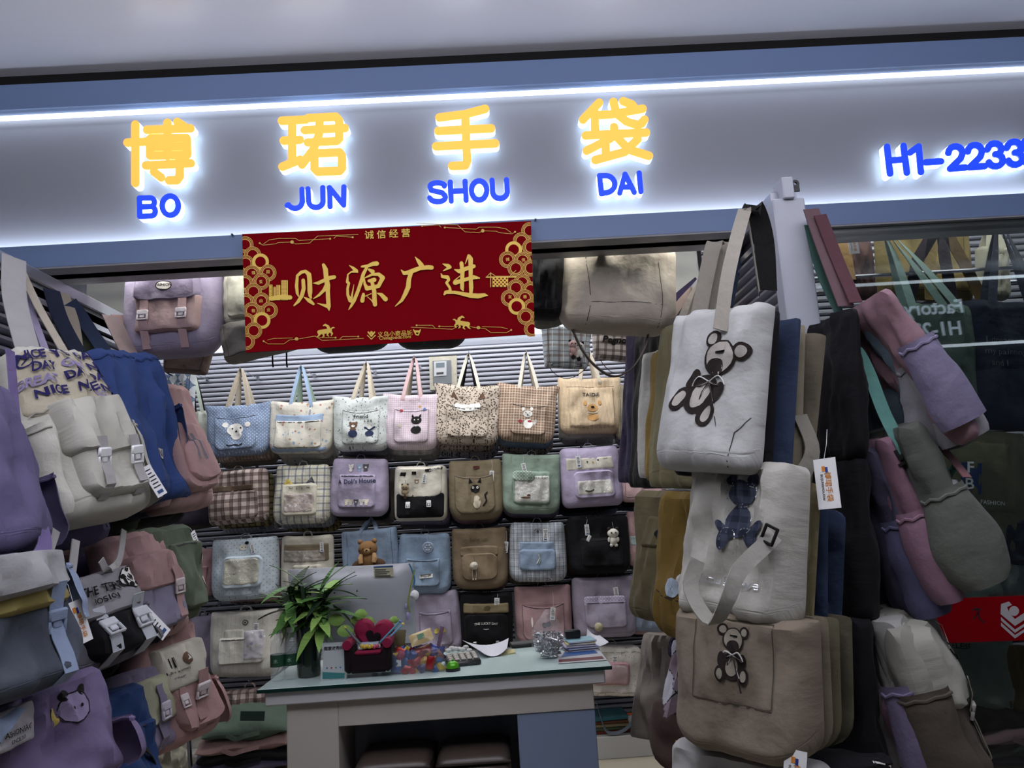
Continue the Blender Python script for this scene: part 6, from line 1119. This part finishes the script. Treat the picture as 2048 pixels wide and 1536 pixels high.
# ------------------------------------------------ counter and what stands on it
ZC=1.05; lam=plain('A6A19B',.55,name='laminate_grey',bump=.01); lamw=plain('ABABAE',.45,name='laminate_white'); lamb=plain('6E7C96',.6,name='laminate_blue')
ce=empty('reception_counter',(-.22,2.66,0)); tag(ce,'grey laminate shop counter with a recess and blue side panel','counter')
def cp(name,a,b_,m,bev=.002): o=slab(name,a,b_,m,None,bev); o.parent=ce; o.matrix_parent_inverse=Matrix.Translation(-ce.location); return o
cp('left_panel',(-.705,2.5,0),(-.544,2.86,.995),lam); cp('top_apron',(-.544,2.5,.915),(.262,2.86,.995),lam); cp('blue_panel',(.016,2.505,0),(.262,2.86,.915),lamb); cp('recess_back',(-.544,2.755,0),(.016,2.86,.915),plain('8A8D98',.5,name='laminate_greyblue')); cp('worktop',(-.765,2.475,.995),(.300,2.885,1.037),lamw,.004)
gt=slab('glass_top',(-.785,2.462,1.0375),(.322,2.90,1.049),None or plain('BFD2D0',.05,name='glass_top_sheet',spec=1.0),None,.002); tag(gt,'greenish glass sheet lying on the shop counter top','glass top')
mb=MB(); ed=plain('0F2A26',.1,name='glass_edge'); mb.box((-.2315,2.4615,1.0432),(1.107,.001,.0105),ed); mb.build('front_edge',gt)
def ct(px,py,z=1.0495): return on(px,py,z=z)
# ottomans in the recess
lea=plain('463C37',.38,name='brown_leather',bump=.06); pip=plain('2A221E',.5,name='leather_piping')
for x0,x1,lb in((-.50,-.262,'left brown leather ottoman in the counter recess'),(-.245,-.012,'right brown leather ottoman in the counter recess')):
    e=empty('ottoman',((x0+x1)/2,2.62,0)); o=e.location; w=x1-x0
    mb=MB(); mb.box((0,0,.39),(w,.25,.78),lea,None,.02); mb.build('body',e)
    m2=MB(); vs=[];fs=[]; N=14
    for j in range(N+1):
        for i in range(N+1):
            u=math.sin((i/N*2-1)*math.pi/2); v=math.sin((j/N*2-1)*math.pi/2); ee=max(0,(1-abs(u)**6)*(1-abs(v)**6))**.5; r_=1-.07*(abs(u)**6)*(abs(v)**6); vs.append(Vector((u*w/2*1.0*r_,v*.127*r_,.78+.028*ee)))
    for j in range(N):
        for i in range(N): a=j*(N+1)+i; fs.append((a,a+1,a+N+2,a+N+1))
    m2.add(vs,fs,lea); m2.build('seat_cushion',e); m3=MB(); m3.tube([Vector((sx*w/2*.98,sy*.125,.781)) for sx,sy in((-1,-1),(1,-1),(1,1),(-1,1),(-1,-1))],.004,pip,6); m3.build('piping',e); tag(e,lb,'ottoman')
# monitor seen from the back
sil=plain('A0A2A9',.38,.15,'silver_shell'); e=empty('monitor',on(700,1240,y=2.78)); o=Vector(e.location)
TL,TR,BR,BL=[on(x,y,y=2.78)-o for x,y in((575,1140),(825,1126),(834,1285),(590,1300))]; mb=MB(); N=14; vs=[];fs=[]
for j in range(N+1):
    for i in range(N+1):
        a=i/N;b_=j/N; p=BL.lerp(BR,a).lerp(TL.lerp(TR,a),b_); e_=max(0,(1-abs(2*a-1)**5)*(1-abs(2*b_-1)**5)); vs.append(p+Vector((0,-.03*e_,0)))
k0=len(vs)
for p in list(vs): vs.append(Vector((p.x,.012,p.z)))
for j in range(N):
    for i in range(N): a=j*(N+1)+i; fs.append((a,a+1,a+N+2,a+N+1)); fs.append((a+k0,a+N+1+k0,a+N+2+k0,a+1+k0))
for j in range(N):
    for i in(0,N): a=j*(N+1)+i; fs.append((a,a+N+1,a+N+1+k0,a+k0) if i==0 else (a+k0,a+N+1+k0,a+N+1,a))
for i in range(N): fs.append((i+k0,i+1+k0,i+1,i)); a=N*(N+1)+i; fs.append((a,a+1,a+1+k0,a+k0))
mb.add(vs,fs,sil); mb.build('shell',e); mb=MB(); c=(BL+BR)/2; zb=1.05-o.z; mb.box((c.x,-.0,(c.z+zb)/2+.05),(.10,.02,abs(c.z-zb)+.1),sil,None,.004); mb.box((c.x,.01,zb+.006),(.2,.16,.011),sil,None,.004); mb.build('stand',e)
mb=MB()
P=[on(x,y,y=2.748)-o for x,y in((748,1154),(787,1152),(786,1131),(747,1133))]; mb.quadbox(*P,(0,.001,0),plain('A9A68E',.5,name='sticker_paper')); P=[on(x,y,y=2.7475)-o for x,y in((748,1136),(786,1134),(786,1131),(747,1133))]; mb.quadbox(*P,(0,.0005,0),plain('244A78',.5,name='sticker_blue'))
for k in range(4): P=[on(x,y,y=2.7475)-o for x,y in((750,1141+k*4),(750+22+(k*7)%12,1140.5+k*4),(750+22+(k*7)%12,1138.7+k*4),(750,1139+k*4))]; mb.quadbox(*P,(0,.0005,0),INK)
mb.build('sticker',e,False); mb=MB()
for x,y in((669,1186),(714,1182)): mb.ball(on(x,y,y=2.750)-o,.003,INK,n=8)
mb.build('screw_holes',e)
tag(e,'large silver all-in-one monitor seen from behind on the counter','monitor')
mb=MB(); vv,ff_=textmesh('SAMRONG',.0); 
# cable and charms hanging at the monitor's right edge
mb=MB(); bl=plain('3A6E96',.5,name='cord_blue'); gr=plain('7A8A3A',.5,name='cord_green')
mb.tube(smoothpath([on(x,y,y=2.745) for x,y in((818,1127),(824,1140),(829,1160),(826,1175))],5),.003,bl,6); mb.tube(smoothpath([on(x,y,y=2.74) for x,y in((829,1140),(820,1180),(816,1205),(820,1225))],5),.0025,gr,6); cdm=mb.build('cord'); tag(cdm,'blue and green cord looped over the monitor edge','cord')
mb=MB(); mb.ball(on(829,1190,y=2.73),.016,fab('D8D8DC',name='plush'),n=12,bumpy=.2); mb.tube([on(829,1175,y=2.735),on(829,1188,y=2.73)],.001,CHROME,5); tag(mb.build('keyring'),'white pompom keyring hanging at the monitor edge','keyring')
mb=MB(); mb.ball(on(816,1232,y=2.74),.011,plain('8A84A8',.4,name='earbud_lilac'),(.8,.8,1.3),10); mb.ball(on(812,1213,y=2.742),.008,plain('8A84A8',.4,name='earbud_lilac'),(.8,.8,1.3),10); tag(mb.build('clip'),'small lilac clip stuck on the monitor edge','clip')
# plant
leafm=fab('4E8A32',name='leaf',rough=.45); leaf2=fab('8CC04A',name='leaf',rough=.45); leaf3=fab('1E3A20',name='leaf',rough=.45)
pc=ct(618,1352); e=empty('potted_bamboo',pc); vg=plain('16261E',.08,name='dark_glass',spec=.9)
mb=MB(); mb.lathe([(.001,0),(.036,0),(.038,.02),(.04,.12),(.042,.16),(.039,.16),(.037,.12),(.001,.118)],(0,0,0),vg,20); mb.build('vase',e)
random.seed(11); mb=MB(); stm=[]
for k in range(8):
    a=k*.8; x,y=.02*math.cos(a),.02*math.sin(a); t=Vector((x*3.2+random.uniform(-.02,.02),y*1.6,.25+random.uniform(-.03,.06))); mb.tube(smoothpath([Vector((x,y,.10)),Vector((x*1.5,y*1.3,.17)),t],4),.006,leaf3,7); stm.append(t)
mb.build('stems',e); mb=MB()
for k in range(45): a=k*2.4; mb.tube([Vector((.030*math.cos(a),.030*math.sin(a),.015)),Vector((.033*math.cos(a+.6),.033*math.sin(a+.6),.05)),Vector((.026*math.cos(a+1),.026*math.sin(a+1),.1))],.0022,leaf3,4)
o_=mb.build('roots',e); o_['kind']='stuff'
def leafmesh(m,L=1,W=.16,name='leaf'):
    vs=[];fs=[]; n=8
    for i in range(n+1):
        t=i/n; w=W*math.sin(math.pi*t**.75)**.9*(1-t*.1)+.004; x=t*L; z=-.28*t*t*L; vs+=[Vector((x,-w/2,z+.02)),Vector((x,0,z)),Vector((x,w/2,z+.02))]
    for i in range(n): a=i*3; fs+=[(a,a+1,a+4,a+3),(a+1,a+2,a+5,a+4)]
    mb=MB(); mb.add(vs,fs,m); return mb.build(name,e)
protos=[leafmesh(leafm,1,.30),leafmesh(leaf2,1,.32),leafmesh(leaf3,1,.26)]
used=set()
def addleaf(p,az,el,L,k):
    o=protos[k] if k not in used else protos[k].copy()
    if k in used: COL.objects.link(o); o.parent=e
    used.add(k); o.location=p; o.rotation_euler=(0,-R(el),R(az)); o.scale=(L,L,L)
for k in range(84):
    s_=stm[k%8]; az=random.uniform(0,360); el=random.uniform(-45,55); L=random.uniform(.09,.15); addleaf(s_*random.uniform(.75,1.02),az,el,L,random.choice([0,0,1,0,2]))
for x,y,L,az,el,kk in((655,1168,.12,20,55,0),(690,1205,.10,5,25,1),(560,1200,.10,175,30,0),(545,1235,.10,190,0,2),(548,1268,.11,200,-35,2),(590,1195,.08,120,60,1),(668,1225,.11,-60,-10,1),(700,1238,.08,-40,-20,0),(640,1175,.12,35,70,0),(610,1215,.1,-95,-10,1),(650,1240,.1,-80,-30,1)):
    p=on(640 if az<90 else 600,y+14,y=pc.y-.02)-pc; addleaf(p,az,el,L,kk)
tag(e,'leafy green lucky bamboo plant in a dark glass vase on the counter','plant')
mb=MB(); e2=empty('pothos_sprig',ct(700,1345)); o=Vector(e2.location)
vn=[on(x,y,y=o.y)-o for x,y in((695,1330),(700,1290),(712,1255),(722,1235),(735,1228))]; mb.tube(smoothpath(vn,4),.0022,leaf2,5); mb.build('vine',e2)
for i,(x,y,r_) in enumerate(((722,1228,.020),(712,1240,.018),(737,1243,.02),(690,1262,.025),(728,1257,.015),(672,1240,.026),(788,1240,.015))):
    mb=MB(); c=on(x,y,y=o.y-.02)-o; n=14; mb.add([c]+[c+Vector((r_*math.cos(2*math.pi*k/n)*(1.25 if k==0 else 1),-.006*math.cos(4*math.pi*k/n),r_*.8*math.sin(2*math.pi*k/n))) for k in range(n)],[(0,1+k,1+(k+1)%n) for k in range(n)],leaf2); mb.build('leaf',e2)
tag(e2,'light green pothos sprig with round leaves behind the payment sign','plant')
# water bottles
bg=clearm('DDE8E8',.05,.25,'bottle_plastic'); lab=plain('0E3A26',.5,name='label_green')
for x,y,lb in((556,1365,'left clear water bottle with a green label on the counter'),(583,1362,'right clear water bottle with a green label beside the plant')):
    c=ct(x,y-4); e=empty('water_bottle',c); mb=MB(); r_=.0235; mb.lathe([(.001,0),(r_*.8,0),(r_,.006),(r_*.94,.014),(r_,.022),(r_,.035)]+[(r_*(1.0 if k%2 else .95),.04+k*.008) for k in range(8)]+[(r_,.108),(r_*.8,.124),(r_*.5,.134),(r_*.46,.15)],(0,0,0),bg,18,cap=False); mb.build('bottle_body',e)
    mb=MB(); mb.lathe([(r_*1.02,.045),(r_*1.02,.082)],(0,0,0),lab,18,cap=False); vv,ff_=textmesh('水',.02); mb.add([Vector((x_*.014,-r_*1.03-.0003,.063+y_*.014)) for x_,y_ in vv],[f[::-1] for f in ff_],plain('7A9A86',.5,name='label_print')); mb.build('label',e)
    mb=MB(); mb.lathe([(r_*.56,.148),(r_*.58,.163),(r_*.5,.165),(.001,.165)],(0,0,0),plain('B8BCC0',.4,name='cap_white'),16); mb.build('cap',e); tag(e,lb,'bottle')
# payment sign (its square code is left out)
c=ct(668,1360); e=empty('payment_sign',c); I_=lambda x,y,dy=0: on(x,y,y=c.y+dy)-c; ac=clearm('DCE8E8',.05,.3,'acrylic')
mb=MB(); mb.quadbox(I_(641,1362),I_(693,1360),I_(693,1284),I_(644,1286),(0,.003,0),ac); mb.box((0,.02,.002),(.085,.05,.003),ac); mb.build('acrylic_stand',e,False); mb=MB(); mb.quadbox(I_(645,1358,-.001),I_(689,1356,-.001),I_(689,1290,-.001),I_(647,1291,-.001),(0,.001,0),plain('A6ACAE',.5,name='sign_paper')); mb.quadbox(I_(645,1358,-.0015),I_(689,1356,-.0015),I_(689,1346,-.0015),I_(645,1344,-.0015),(0,.0005,0),plain('2E6E6E',.5,name='sign_teal'))
for k,cc in enumerate(('4A5A6A','A8323A','2E7A4A','2A5AA8')): mb.ball(I_(654+k*9,1336-k*.4,-.002),.0028,plain(cc,.5,name='dot'),(1,.2,1),10)
mb.build('sign_card',e,False); mb=MB(); vv,ff_=textmesh('商家收款码',.02); mb.add([I_(668,1297,-.002)+Vector((x_*.013,0,y_*.013)) for x_,y_ in vv],[f[::-1] for f in ff_],INK); mb.build('lettering',e,False); tag(e,'small white payment sign card in a clear stand on the counter','sign')
# heart chair phone holder
vel=fab('9A0A3A',name='velvet',rough=.7); velb=fab('16060C',name='velvet_black',rough=.9); c=ct(742,1350); e=empty('heart_chair_holder',c); s_=c.y/1500
def heart(k,cx,cz,y,th,m,rot=0):
    P=[];n=30
    for i in range(n):
        t=2*math.pi*i/n; x=16*math.sin(t)**3; z=13*math.cos(t)-5*math.cos(2*t)-2*math.cos(3*t)-math.cos(4*t); q=Matrix.Rotation(R(rot),3,'Y')@Vector((x*k,0,z*k)); P.append(Vector((cx+q.x,y,cz+q.z)))
    mb=MB(); m_=Vector((cx,y,cz)); rings=[(1,0),(1.02,-th*.3),(.95,-th*.75),(.8,-th),(.0,-th*1.05)]; vs=[]
    for f,dy in rings: vs+=[m_+(p-m_)*f+Vector((0,dy,0)) for p in P]
    fs=[(r_*n+i,(r_+1)*n+i,(r_+1)*n+(i+1)%n,r_*n+(i+1)%n) for r_ in range(4) for i in range(n)]; fs.append(tuple(range(n))); mb.add(vs,fs,m); return mb
p0=I2=on(745,1272,y=c.y)-c
heart(.0042,p0.x,p0.z,.04,.03,vel,6).build('heart_back',e); heart(.0016,p0.x,p0.z-.005,.008,.004,velb,20).build('heart_cutout',e)
mb=MB(); mb.box((0,-.0,.045),(.125,.10,.06),velb,None,.01); mb.box((0,-.01,.078),(.085,.085,.014),vel,None,.006); mb.build('seat',e)
for sx in(-1,1):
    mb=MB(); mb.box((sx*.062,-.005,.06),(.028,.1,.085),velb,None,.01); mb.tube([Vector((sx*.064,-.06,.106)),Vector((sx*.064,.05,.106))],.015,vel,14); mb.build('armrest',e)
mb=MB(); tag(e,'crimson velvet heart-backed chair holder with a heart cutout','phone holder')
mb=MB(); mb.box(c+Vector((.0,-.015,.092)),(.07,.05,.008),plain('A8A4A8',.5,name='card_paper'),Matrix.Rotation(R(12),3,'Z'),.001); mb.box(c+Vector((.0,-.012,.1)),(.06,.045,.006),plain('8A98A8',.5,name='card_paper2'),Matrix.Rotation(R(5),3,'Z'),.001); tag(mb.build('card_stack'),'stack of small cards lying in the heart chair holder','cards')
for k,(x0,y0,x1,y1,cc,lb) in enumerate(((760,1285,800,1243,'2E7A8A','teal pen leaning in the heart chair holder'),(765,1288,806,1248,'5A8AA8','light blue pen leaning beside the teal one'),(722,1290,690,1255,'4A5A5E','grey pen leaning left out of the heart chair'))):
    mb=MB(); a=on(x0,y0,y=c.y-.03); b_=on(x1,y1,y=c.y); mb.tube([a,a.lerp(b_,.85),b_],[.0035,.0035,.002],plain(cc,.35,name='pen'),8); mb.ball(b_,.005,plain('C8B84A' if k else '3A6AA8',.4,name='pen_top'),n=8); tag(mb.build('pen'),lb,'pen')
mb=MB(); 
for k in range(7): mb.ball(on(724+k*5,1292+(k%2)*2,y=c.y-.045),.0065,plain('B89A2A' if k<5 else 'A83A5A',.5,name='bead'),n=8)
tag(mb.build('hair_tie'),'yellow and pink beaded hair tie on the heart chair','hair tie')
# clear bin of sweets
c=ct(835,1345); e=empty('clear_bin',c); L_,R_=on(782,1355,y=c.y-.02)-c,on(889,1350,y=c.y-.02)-c; H_=.075; D_=.12; mb=MB(); ac2=clearm('DDE4EA',.05,.05,'bin_plastic')
x0,x1=L_.x,R_.x; t=.0015
mb.box(((x0+x1)/2,-.02,H_/2),(x1-x0,t,H_),ac2); mb.box(((x0+x1)/2,-.02+D_,H_/2),(x1-x0,t,H_),ac2); mb.box((x0,-.02+D_/2,H_/2),(t,D_,H_),ac2); mb.box((x1,-.02+D_/2,H_/2),(t,D_,H_),ac2); mb.box(((x0+x1)/2,-.02+D_/2,.001),(x1-x0,D_,t),ac2); mb.build('bin',e,False); tag(e,'clear plastic bin filled with wrapped sweets on the counter','bin')
def packet(name,label,p,w,h,t,m,rot,group=None,m2=None):
    mb=MB(); N=8; vs=[];fs=[]
    for sd_ in(1,-1):
        for j in range(N+1):
            for i in range(N+1):
                u=i/N*2-1; v=j/N*2-1; ee=max(0,(1-abs(u)**3)*(1-abs(v)**2.5)); vs.append(Vector((u*w/2+(.0015 if j%2 and abs(u)==1 else 0),sd_*-t/2*ee*(1+.4*noise.noise(Vector((u*2,v*2,p.x*50)))),v*h/2)))
    K=(N+1)**2
    for j in range(N):
        for i in range(N): a=j*(N+1)+i; fs.append((a,a+1,a+N+2,a+N+1)); a+=K; fs.append((a,a+N+1,a+N+2,a+1))
    mb.add(vs,fs,m)
    if m2: mb.box((0,-t*.52,0),(w*.3,.001,h*.4),m2)
    o=mb.build(name); o.rotation_euler=rot; o.location=p; 
    return tag(o,label,'sweet' if 'sweet' in name else 'snack',group)
foil=lambda c_: plain(c_,.3,.2,'foil')
random.seed(21); cols=['14306A','14306A','7A1418','8A1A1E','9A7A20','2A1A4A','5A2A1A','1E4A8A','A8901E','7A1030']
cn={'14306A':'dark blue','7A1418':'dark red','8A1A1E':'red','9A7A20':'gold','2A1A4A':'purple','5A2A1A':'brown','1E4A8A':'blue','A8901E':'yellow','7A1030':'crimson'}
for k in range(45):
    cc=cols[k%10]; lay=k//9; p=c+Vector((x0+.014+(k%9)*(x1-x0-.03)/8,-.012+ (.0,.0,.0,.03,.04)[lay]+random.uniform(0,.01),.014+(0,.02,.04,.03,.05)[lay]+random.uniform(-.003,.003)))
    packet('wrapped_sweet',f'small {cn[cc]} foil-wrapped sweet in the clear bin',p,.036,.027,.016,foil(cc),(random.uniform(-.5,.5),random.uniform(-1,1),random.uniform(-.4,.4)),'wrapped sweets in the clear bin')
packet('snack_packet','dark blue snack packet with a barcode at the front of the bin',c+Vector((x0+.026,-.010,.036)),.05,.05,.012,foil('16305E'),(0,0,0),None,plain('A8A8A8',.5,name='card'))
packet('snack_packet','red snack packet at the left of the bin top',on(805,1308,y=c.y),.045,.035,.015,foil('A01410'),(-.6,.5,0)); packet('snack_packet','red and brown chocolate packet in the middle of the bin',on(845,1300,y=c.y),.06,.035,.014,foil('5A1A14'),(-.8,-.3,0))
packet('snack_packet','blue chocolate packet at the right of the bin top',on(872,1300,y=c.y),.05,.035,.014,foil('182A6A'),(-.5,.3,0)); packet('snack_packet','small red packet leaning at the right end of the bin',on(860,1325,y=c.y-.026),.024,.04,.01,foil('8A1418'),(0,.2,0))
packet('snack_packet','flat biscuit pack in clear wrap on top of the bin',on(842,1275,y=c.y),.075,.045,.016,plain('A89468',.3,name='biscuit_wrap'),(-.7,-.25,.2),None,plain('3A6A4A',.4,name='green_print'))
packet('snack_packet','crinkled khaki sachet standing behind the bin',on(800,1275,y=c.y+.03),.035,.05,.01,plain('6E6648',.4,name='sachet'),(0,.1,0))
packet('snack_packet','tilted lilac wand packet at the right end of the bin',on(880,1275,y=c.y),.012,.07,.006,plain('6A5068',.4,name='lilac_plastic'),(0,.25,0))
# calculator, bell, papers
c=ct(925,1328); e=empty('calculator',c); e.rotation_euler=(0,0,R(12)); mb=MB(); mb.box((0,0,.012),(.115,.085,.022),plain('1C1C20',.4,name='black_plastic'),Matrix.Rotation(R(8),3,'X'),.006); mb.build('body',e); first_=None
for j in range(4):
    for i in range(5):
        if first_ is None:
            mb=MB(); mb.box((0,0,0),(.017,.012,.008),plain('A8A49C',.45,name='key_cap'),None,.003); first_=mb.build('key',e); o=first_
        else: o=first_.copy(); COL.objects.link(o); o.parent=e
        o.location=(-.042+i*.021,-.028+j*.018,.0255+(-.028+j*.018)*.14)
tag(e,'black desk calculator with pale keys on the counter','calculator')
mb=MB(); 
for k in range(7): mb.ball(ct(897+k*7,1308-(k%2)*3)+Vector((0,0,.012+.003*(k%3))),.012,plain('A9A9A8',.5,name='eggshell_white'),(1,.8,.7),10)
tag(mb.build('white_beads_pile'),'row of small white rounded pieces behind the calculator','beads',None,'stuff')
c=ct(906,1341); e=empty('desk_bell',c); mb=MB(); mb.lathe([(.001,0),(.024,0),(.024,.008),(.001,.009)],(0,0,0),plain('14141A',.4,name='black_plastic'),20); mb.build('base',e); mb=MB(); mb.lathe([(.021,.009),(.0205,.016),(.016,.025),(.008,.029),(.001,.030)],(0,0,0),plain('4E9A1E',.3,.3,'green_metal'),22); mb.build('dome',e); mb=MB(); mb.lathe([(.003,.029),(.0035,.035),(.001,.036)],(0,0,0),plain('4E9A1E',.3,.3,'green_metal'),10); mb.build('button',e); tag(e,'small bright green desk bell at the counter front','bell')
def sheet(label,corners,m,z=1.052,curl=.01,th=.0006,name='paper_sheet',cat='paper',lift=0):
    P=[on(x,y,z=z) for x,y in corners]; mb=MB(); N=8; vs=[];fs=[]
    for j in range(N+1):
        for i in range(N+1):
            a=i/N;b_=j/N; p=P[0].lerp(P[1],a).lerp(P[3].lerp(P[2],a),b_); p.z+=curl*(4*(a-.5)**2)+lift*b_; vs.append(p)
    k0=len(vs); vs+=[v-Vector((0,0,th)) for v in vs]
    for j in range(N):
        for i in range(N): a=j*(N+1)+i; fs.append((a,a+1,a+N+2,a+N+1)); fs.append((a+k0,a+N+1+k0,a+N+2+k0,a+1+k0))
    for i in range(N): fs.append((i,i+k0,i+1+k0,i+1))
    mb.add(vs,fs,m); return tag(mb.build(name),label,cat)
PW=plain('BDBEC8',.6,name='paper_white')
sheet('crumpled white receipt paper curling up on the counter',((962,1316),(1015,1309),(1018,1288),(925,1292)),PW,curl=.022); sheet('yellow notepad corner under the white receipt',((1000,1309),(1031,1305),(1028,1298),(990,1302)),plain('A8A070',.6,name='paper_yellow'),z=1.053,curl=.001,th=.004)
mb=MB(); mb.box(ct(1050,1292)+Vector((0,.0,.008)),(.11,.06,.014),plain('16181A',.5,name='black_plastic'),Matrix.Rotation(R(8),3,'Z'),.004); tag(mb.build('card_reader'),'flat black wallet lying behind the bag of clips','wallet')
sheet('printed picture card with blue and dark red bands at the counter corner',((1116,1327),(1214,1320),(1196,1299),(1112,1303)),plain('A8A8AE',.35,name='card_glossy'),z=1.0515,curl=0,name='picture_card',cat='card')
for (cs,cc) in((((1122,1314),(1196,1306),(1188,1300),(1130,1303)),'1E4A8A'),(((1117,1324),(1208,1317),(1204,1312),(1118,1319)),'5A1418')):
    mb=MB(); P=[on(x,y,z=1.0523) for x,y in cs]; mb.quadbox(*P,(0,0,-.0004),plain(cc,.35,name='card_print')); mb.build('printed_band',D.objects['picture_card'])
e=empty('notebook_pile',(0,0,0)); D.objects.remove(e)
for k,(cc,lb) in enumerate((('6A6470','grey paper folder at the bottom of the notebook pile'),('5A6A9A','blue notebook second from the bottom of the pile'),('A8A2B8','lilac notebook in the middle of the pile'),('A89A5A','yellow edged notepad near the top of the pile'),('7AA0B0','pale blue notebook at the top of the pile'))):
    p=ct(1160,1300); mb=MB(); mb.box(p+Vector((.004*math.sin(k*2.1),.01,.003+k*.0075)),(.115-.004*k,.09,.0065),plain(cc,.5,name='book_cover'),Matrix.Rotation(R(6+4*math.sin(k*1.7)),3,'Z'),.001); mb.box(p+Vector((.004*math.sin(k*2.1),.009,.003+k*.0075)),(.114-.004*k,.091,.0035),PW,Matrix.Rotation(R(6+4*math.sin(k*1.7)),3,'Z')); tag(mb.build('notebook'),lb,'notebook')
mb=MB(); p=ct(1148,1300)+Vector((0,.02,.052)); mb.box(p,(.055,.03,.026),plain('121216',.4,name='black_plastic'),Matrix.Rotation(R(5),3,'Z'),.003); mb.box(p+Vector((0,0,.013)),(.048,.024,.002),plain('24242A',.3,name='black_lid')); tag(mb.build('black_case'),'small black case on top of the notebook pile','case')
sheet('loose white paper sticking out behind the notebook pile',((1172,1296),(1218,1290),(1200,1276),(1175,1262)),PW,z=1.06,curl=.01)
# bag of clips
c=ct(1100,1316); e=empty('bag_of_clips',c); mb=MB(); random.seed(5)
pm=clearm('E4E8F0',.05,.13,'poly_bag',wr=60)
prof=[(.001,0),(.022,.004),(.036,.022),(.040,.045),(.034,.07),(.024,.09),(.012,.108),(.004,.118)]
n=18; vs=[];fs=[]
for (r_,z) in prof:
    for k in range(n): a=2*math.pi*k/n; q=1+.22*noise.noise(Vector((math.cos(a)*1.5,math.sin(a)*1.5,z*30))); vs.append(Vector((r_*q*math.cos(a),r_*.8*q*math.sin(a),z)))
for i in range(len(prof)-1):
    for k in range(n): a=i*n+k; b_=i*n+(k+1)%n; fs.append((a,b_,b_+n,a+n))
mb.add(vs,fs,pm); mb.build('plastic_bag',e)
mb=MB(); sm=plain('A8A8AC',.2,.95,'steel_clip')
for k in range(260):
    a=random.random()*6.28; z=random.uniform(.006,.062); rr=.032*math.sqrt(random.random())*(math.sin(min(1,z/.03)*math.pi/2)*.6+.4); q=Matrix.Rotation(random.random()*3,3,'X')@Matrix.Rotation(random.random()*3,3,'Y'); mb.box((rr*math.cos(a),rr*.75*math.sin(a),z),(.014,.003,.0025),sm,q)
o_=mb.build('metal_clips',e); o_['kind']='stuff'; e.scale=(1.5,1.4,1.35); tag(e,'clear plastic bag full of small metal clips on the counter','bag of clips')
# folded bags left of the counter, things on the low platform
for k,(px,py,w_,h_,cc,lb,rt_) in enumerate(((505,1440,.46,.10,'4A5E50','folded sage green bag with a dark card, top of the floor pile',8),(498,1468,.50,.08,'9A7470','folded dusty pink bag in the pile left of the counter',10),(505,1490,.50,.07,'0E0E12','folded black bag in the pile left of the counter',8),(492,1508,.52,.07,'5A5272','folded lilac bag in the pile left of the counter',9),(495,1530,.50,.07,'4E4030','folded brown bag near the bottom of the pile',6))):
    foldbag(lb,on(px,py,y=4.2),w_,.4,h_,fab(cc),rt_,6,k+3)
mb=MB(); mb.box(on(505,1432,y=3.98),(.12,.004,.045),plain('16302A',.6,name='dark_card'),Matrix.Rotation(R(4),3,'Y')); tag(mb.build('dark_card'),'dark green card lying on the folded sage bag','card')
struct(slab('trim_5',(-2.3,3.95,0),(-1.35,4.5,.30),plain('5A554E',.6,name='pile_base')))
for k in range(3):
    foldbag(['folded white paper bag at the foot of the left display','folded grey paper bag under the white one','folded pale bag at the very bottom left of the platform'][k],on(395,1500+k*14,y=4.95),.5,.25,.03,fab(['A8A49A','8A8890','9A9A94'][k]),4,0,k+20)
mb=MB(); mb.tube([on(377,1470,y=4.3),on(382,1540,y=4.3),Vector((on(382,1540,y=4.3).x,4.3,0))],.012,CHROME,10); tag(mb.build('metal_pole'),'thin steel pole standing at the foot of the left display','pole')
yp=5.02
for k,(cc,lb) in enumerate((('7A2E1E','red brown cloth book, bottom of the stack on the platform'),('4A5A3A','olive cloth book second in the platform stack'),('8A7A52','tan cloth book third in the platform stack'),('6A3A24','rust cloth book fourth in the platform stack'),('2E6E7E','teal zip pouch on top of the platform stack'))):
    p=on(1215,1466,y=yp); mb=MB(); mb.box(Vector((p.x,yp+.06,.132+.009+k*.019+(.006 if k==4 else 0))),(.30-.01*k,.2,.017 if k<4 else .028),fab(cc),Matrix.Rotation(R(3*math.sin(k*2)),3,'Z'),.004); tag(mb.build('cloth_book'),lb,'book')
c=on(1280,1455,y=yp); mb=MB(); org=plain('C04A14',.4,name='orange_plastic'); zc=.132; mb.box((c.x,yp,zc+.045),(.035,.02,.09),plain('1A3A30',.4,name='green_plastic'),None,.004)
mb.tube([Vector((c.x-.1,yp,zc+.095)),Vector((c.x-.03,yp,zc+.1)),Vector((c.x+.015,yp,zc+.092)),Vector((c.x+.02,yp,zc+.04)),Vector((c.x+.02,yp,zc+.004))],.008,org,8); tag(mb.build('orange_tool'),'orange and dark tool standing on the platform','tool')
for k,(px,py) in enumerate(((1312,1458),(1330,1460),(1320,1444))):
    p=on(px,py,y=4.99+.0*k); mb=MB(); mb.ball((0,0,0),.034,fab('A8A6A4',name='yarn'),n=14,bumpy=.15)
    for a in range(5): mb.tube([Vector((.034*math.cos(t*.52)*math.cos(a*.6),.034*math.cos(t*.52)*math.sin(a*.6),.034*math.sin(t*.52))) for t in range(13)],.0022,fab('8A8886',name='yarn'),4)
    o=mb.build('yarn_ball'); o.location=Vector((p.x,p.y,.167 if k<2 else .225)); tag(o,['left white yarn ball on the platform','right white yarn ball on the platform','upper yarn ball resting on the other two'][k],'yarn ball')
mb=MB(); p=on(1288,1450,y=4.96); mb.ribbon(smoothpath([on(1285,1375,y=5.0),on(1282,1410,y=4.98),on(1268,1440,y=4.96),on(1245,1462,y=4.94),on(1215,1464,y=4.94),on(1200,1430,y=4.96),on(1192,1400,y=4.98)],5),(0,.6,.5),.022,.003,fab('6A7888')); tag(mb.build('loose_strap'),'slack grey blue bag strap hanging down to the platform','strap')
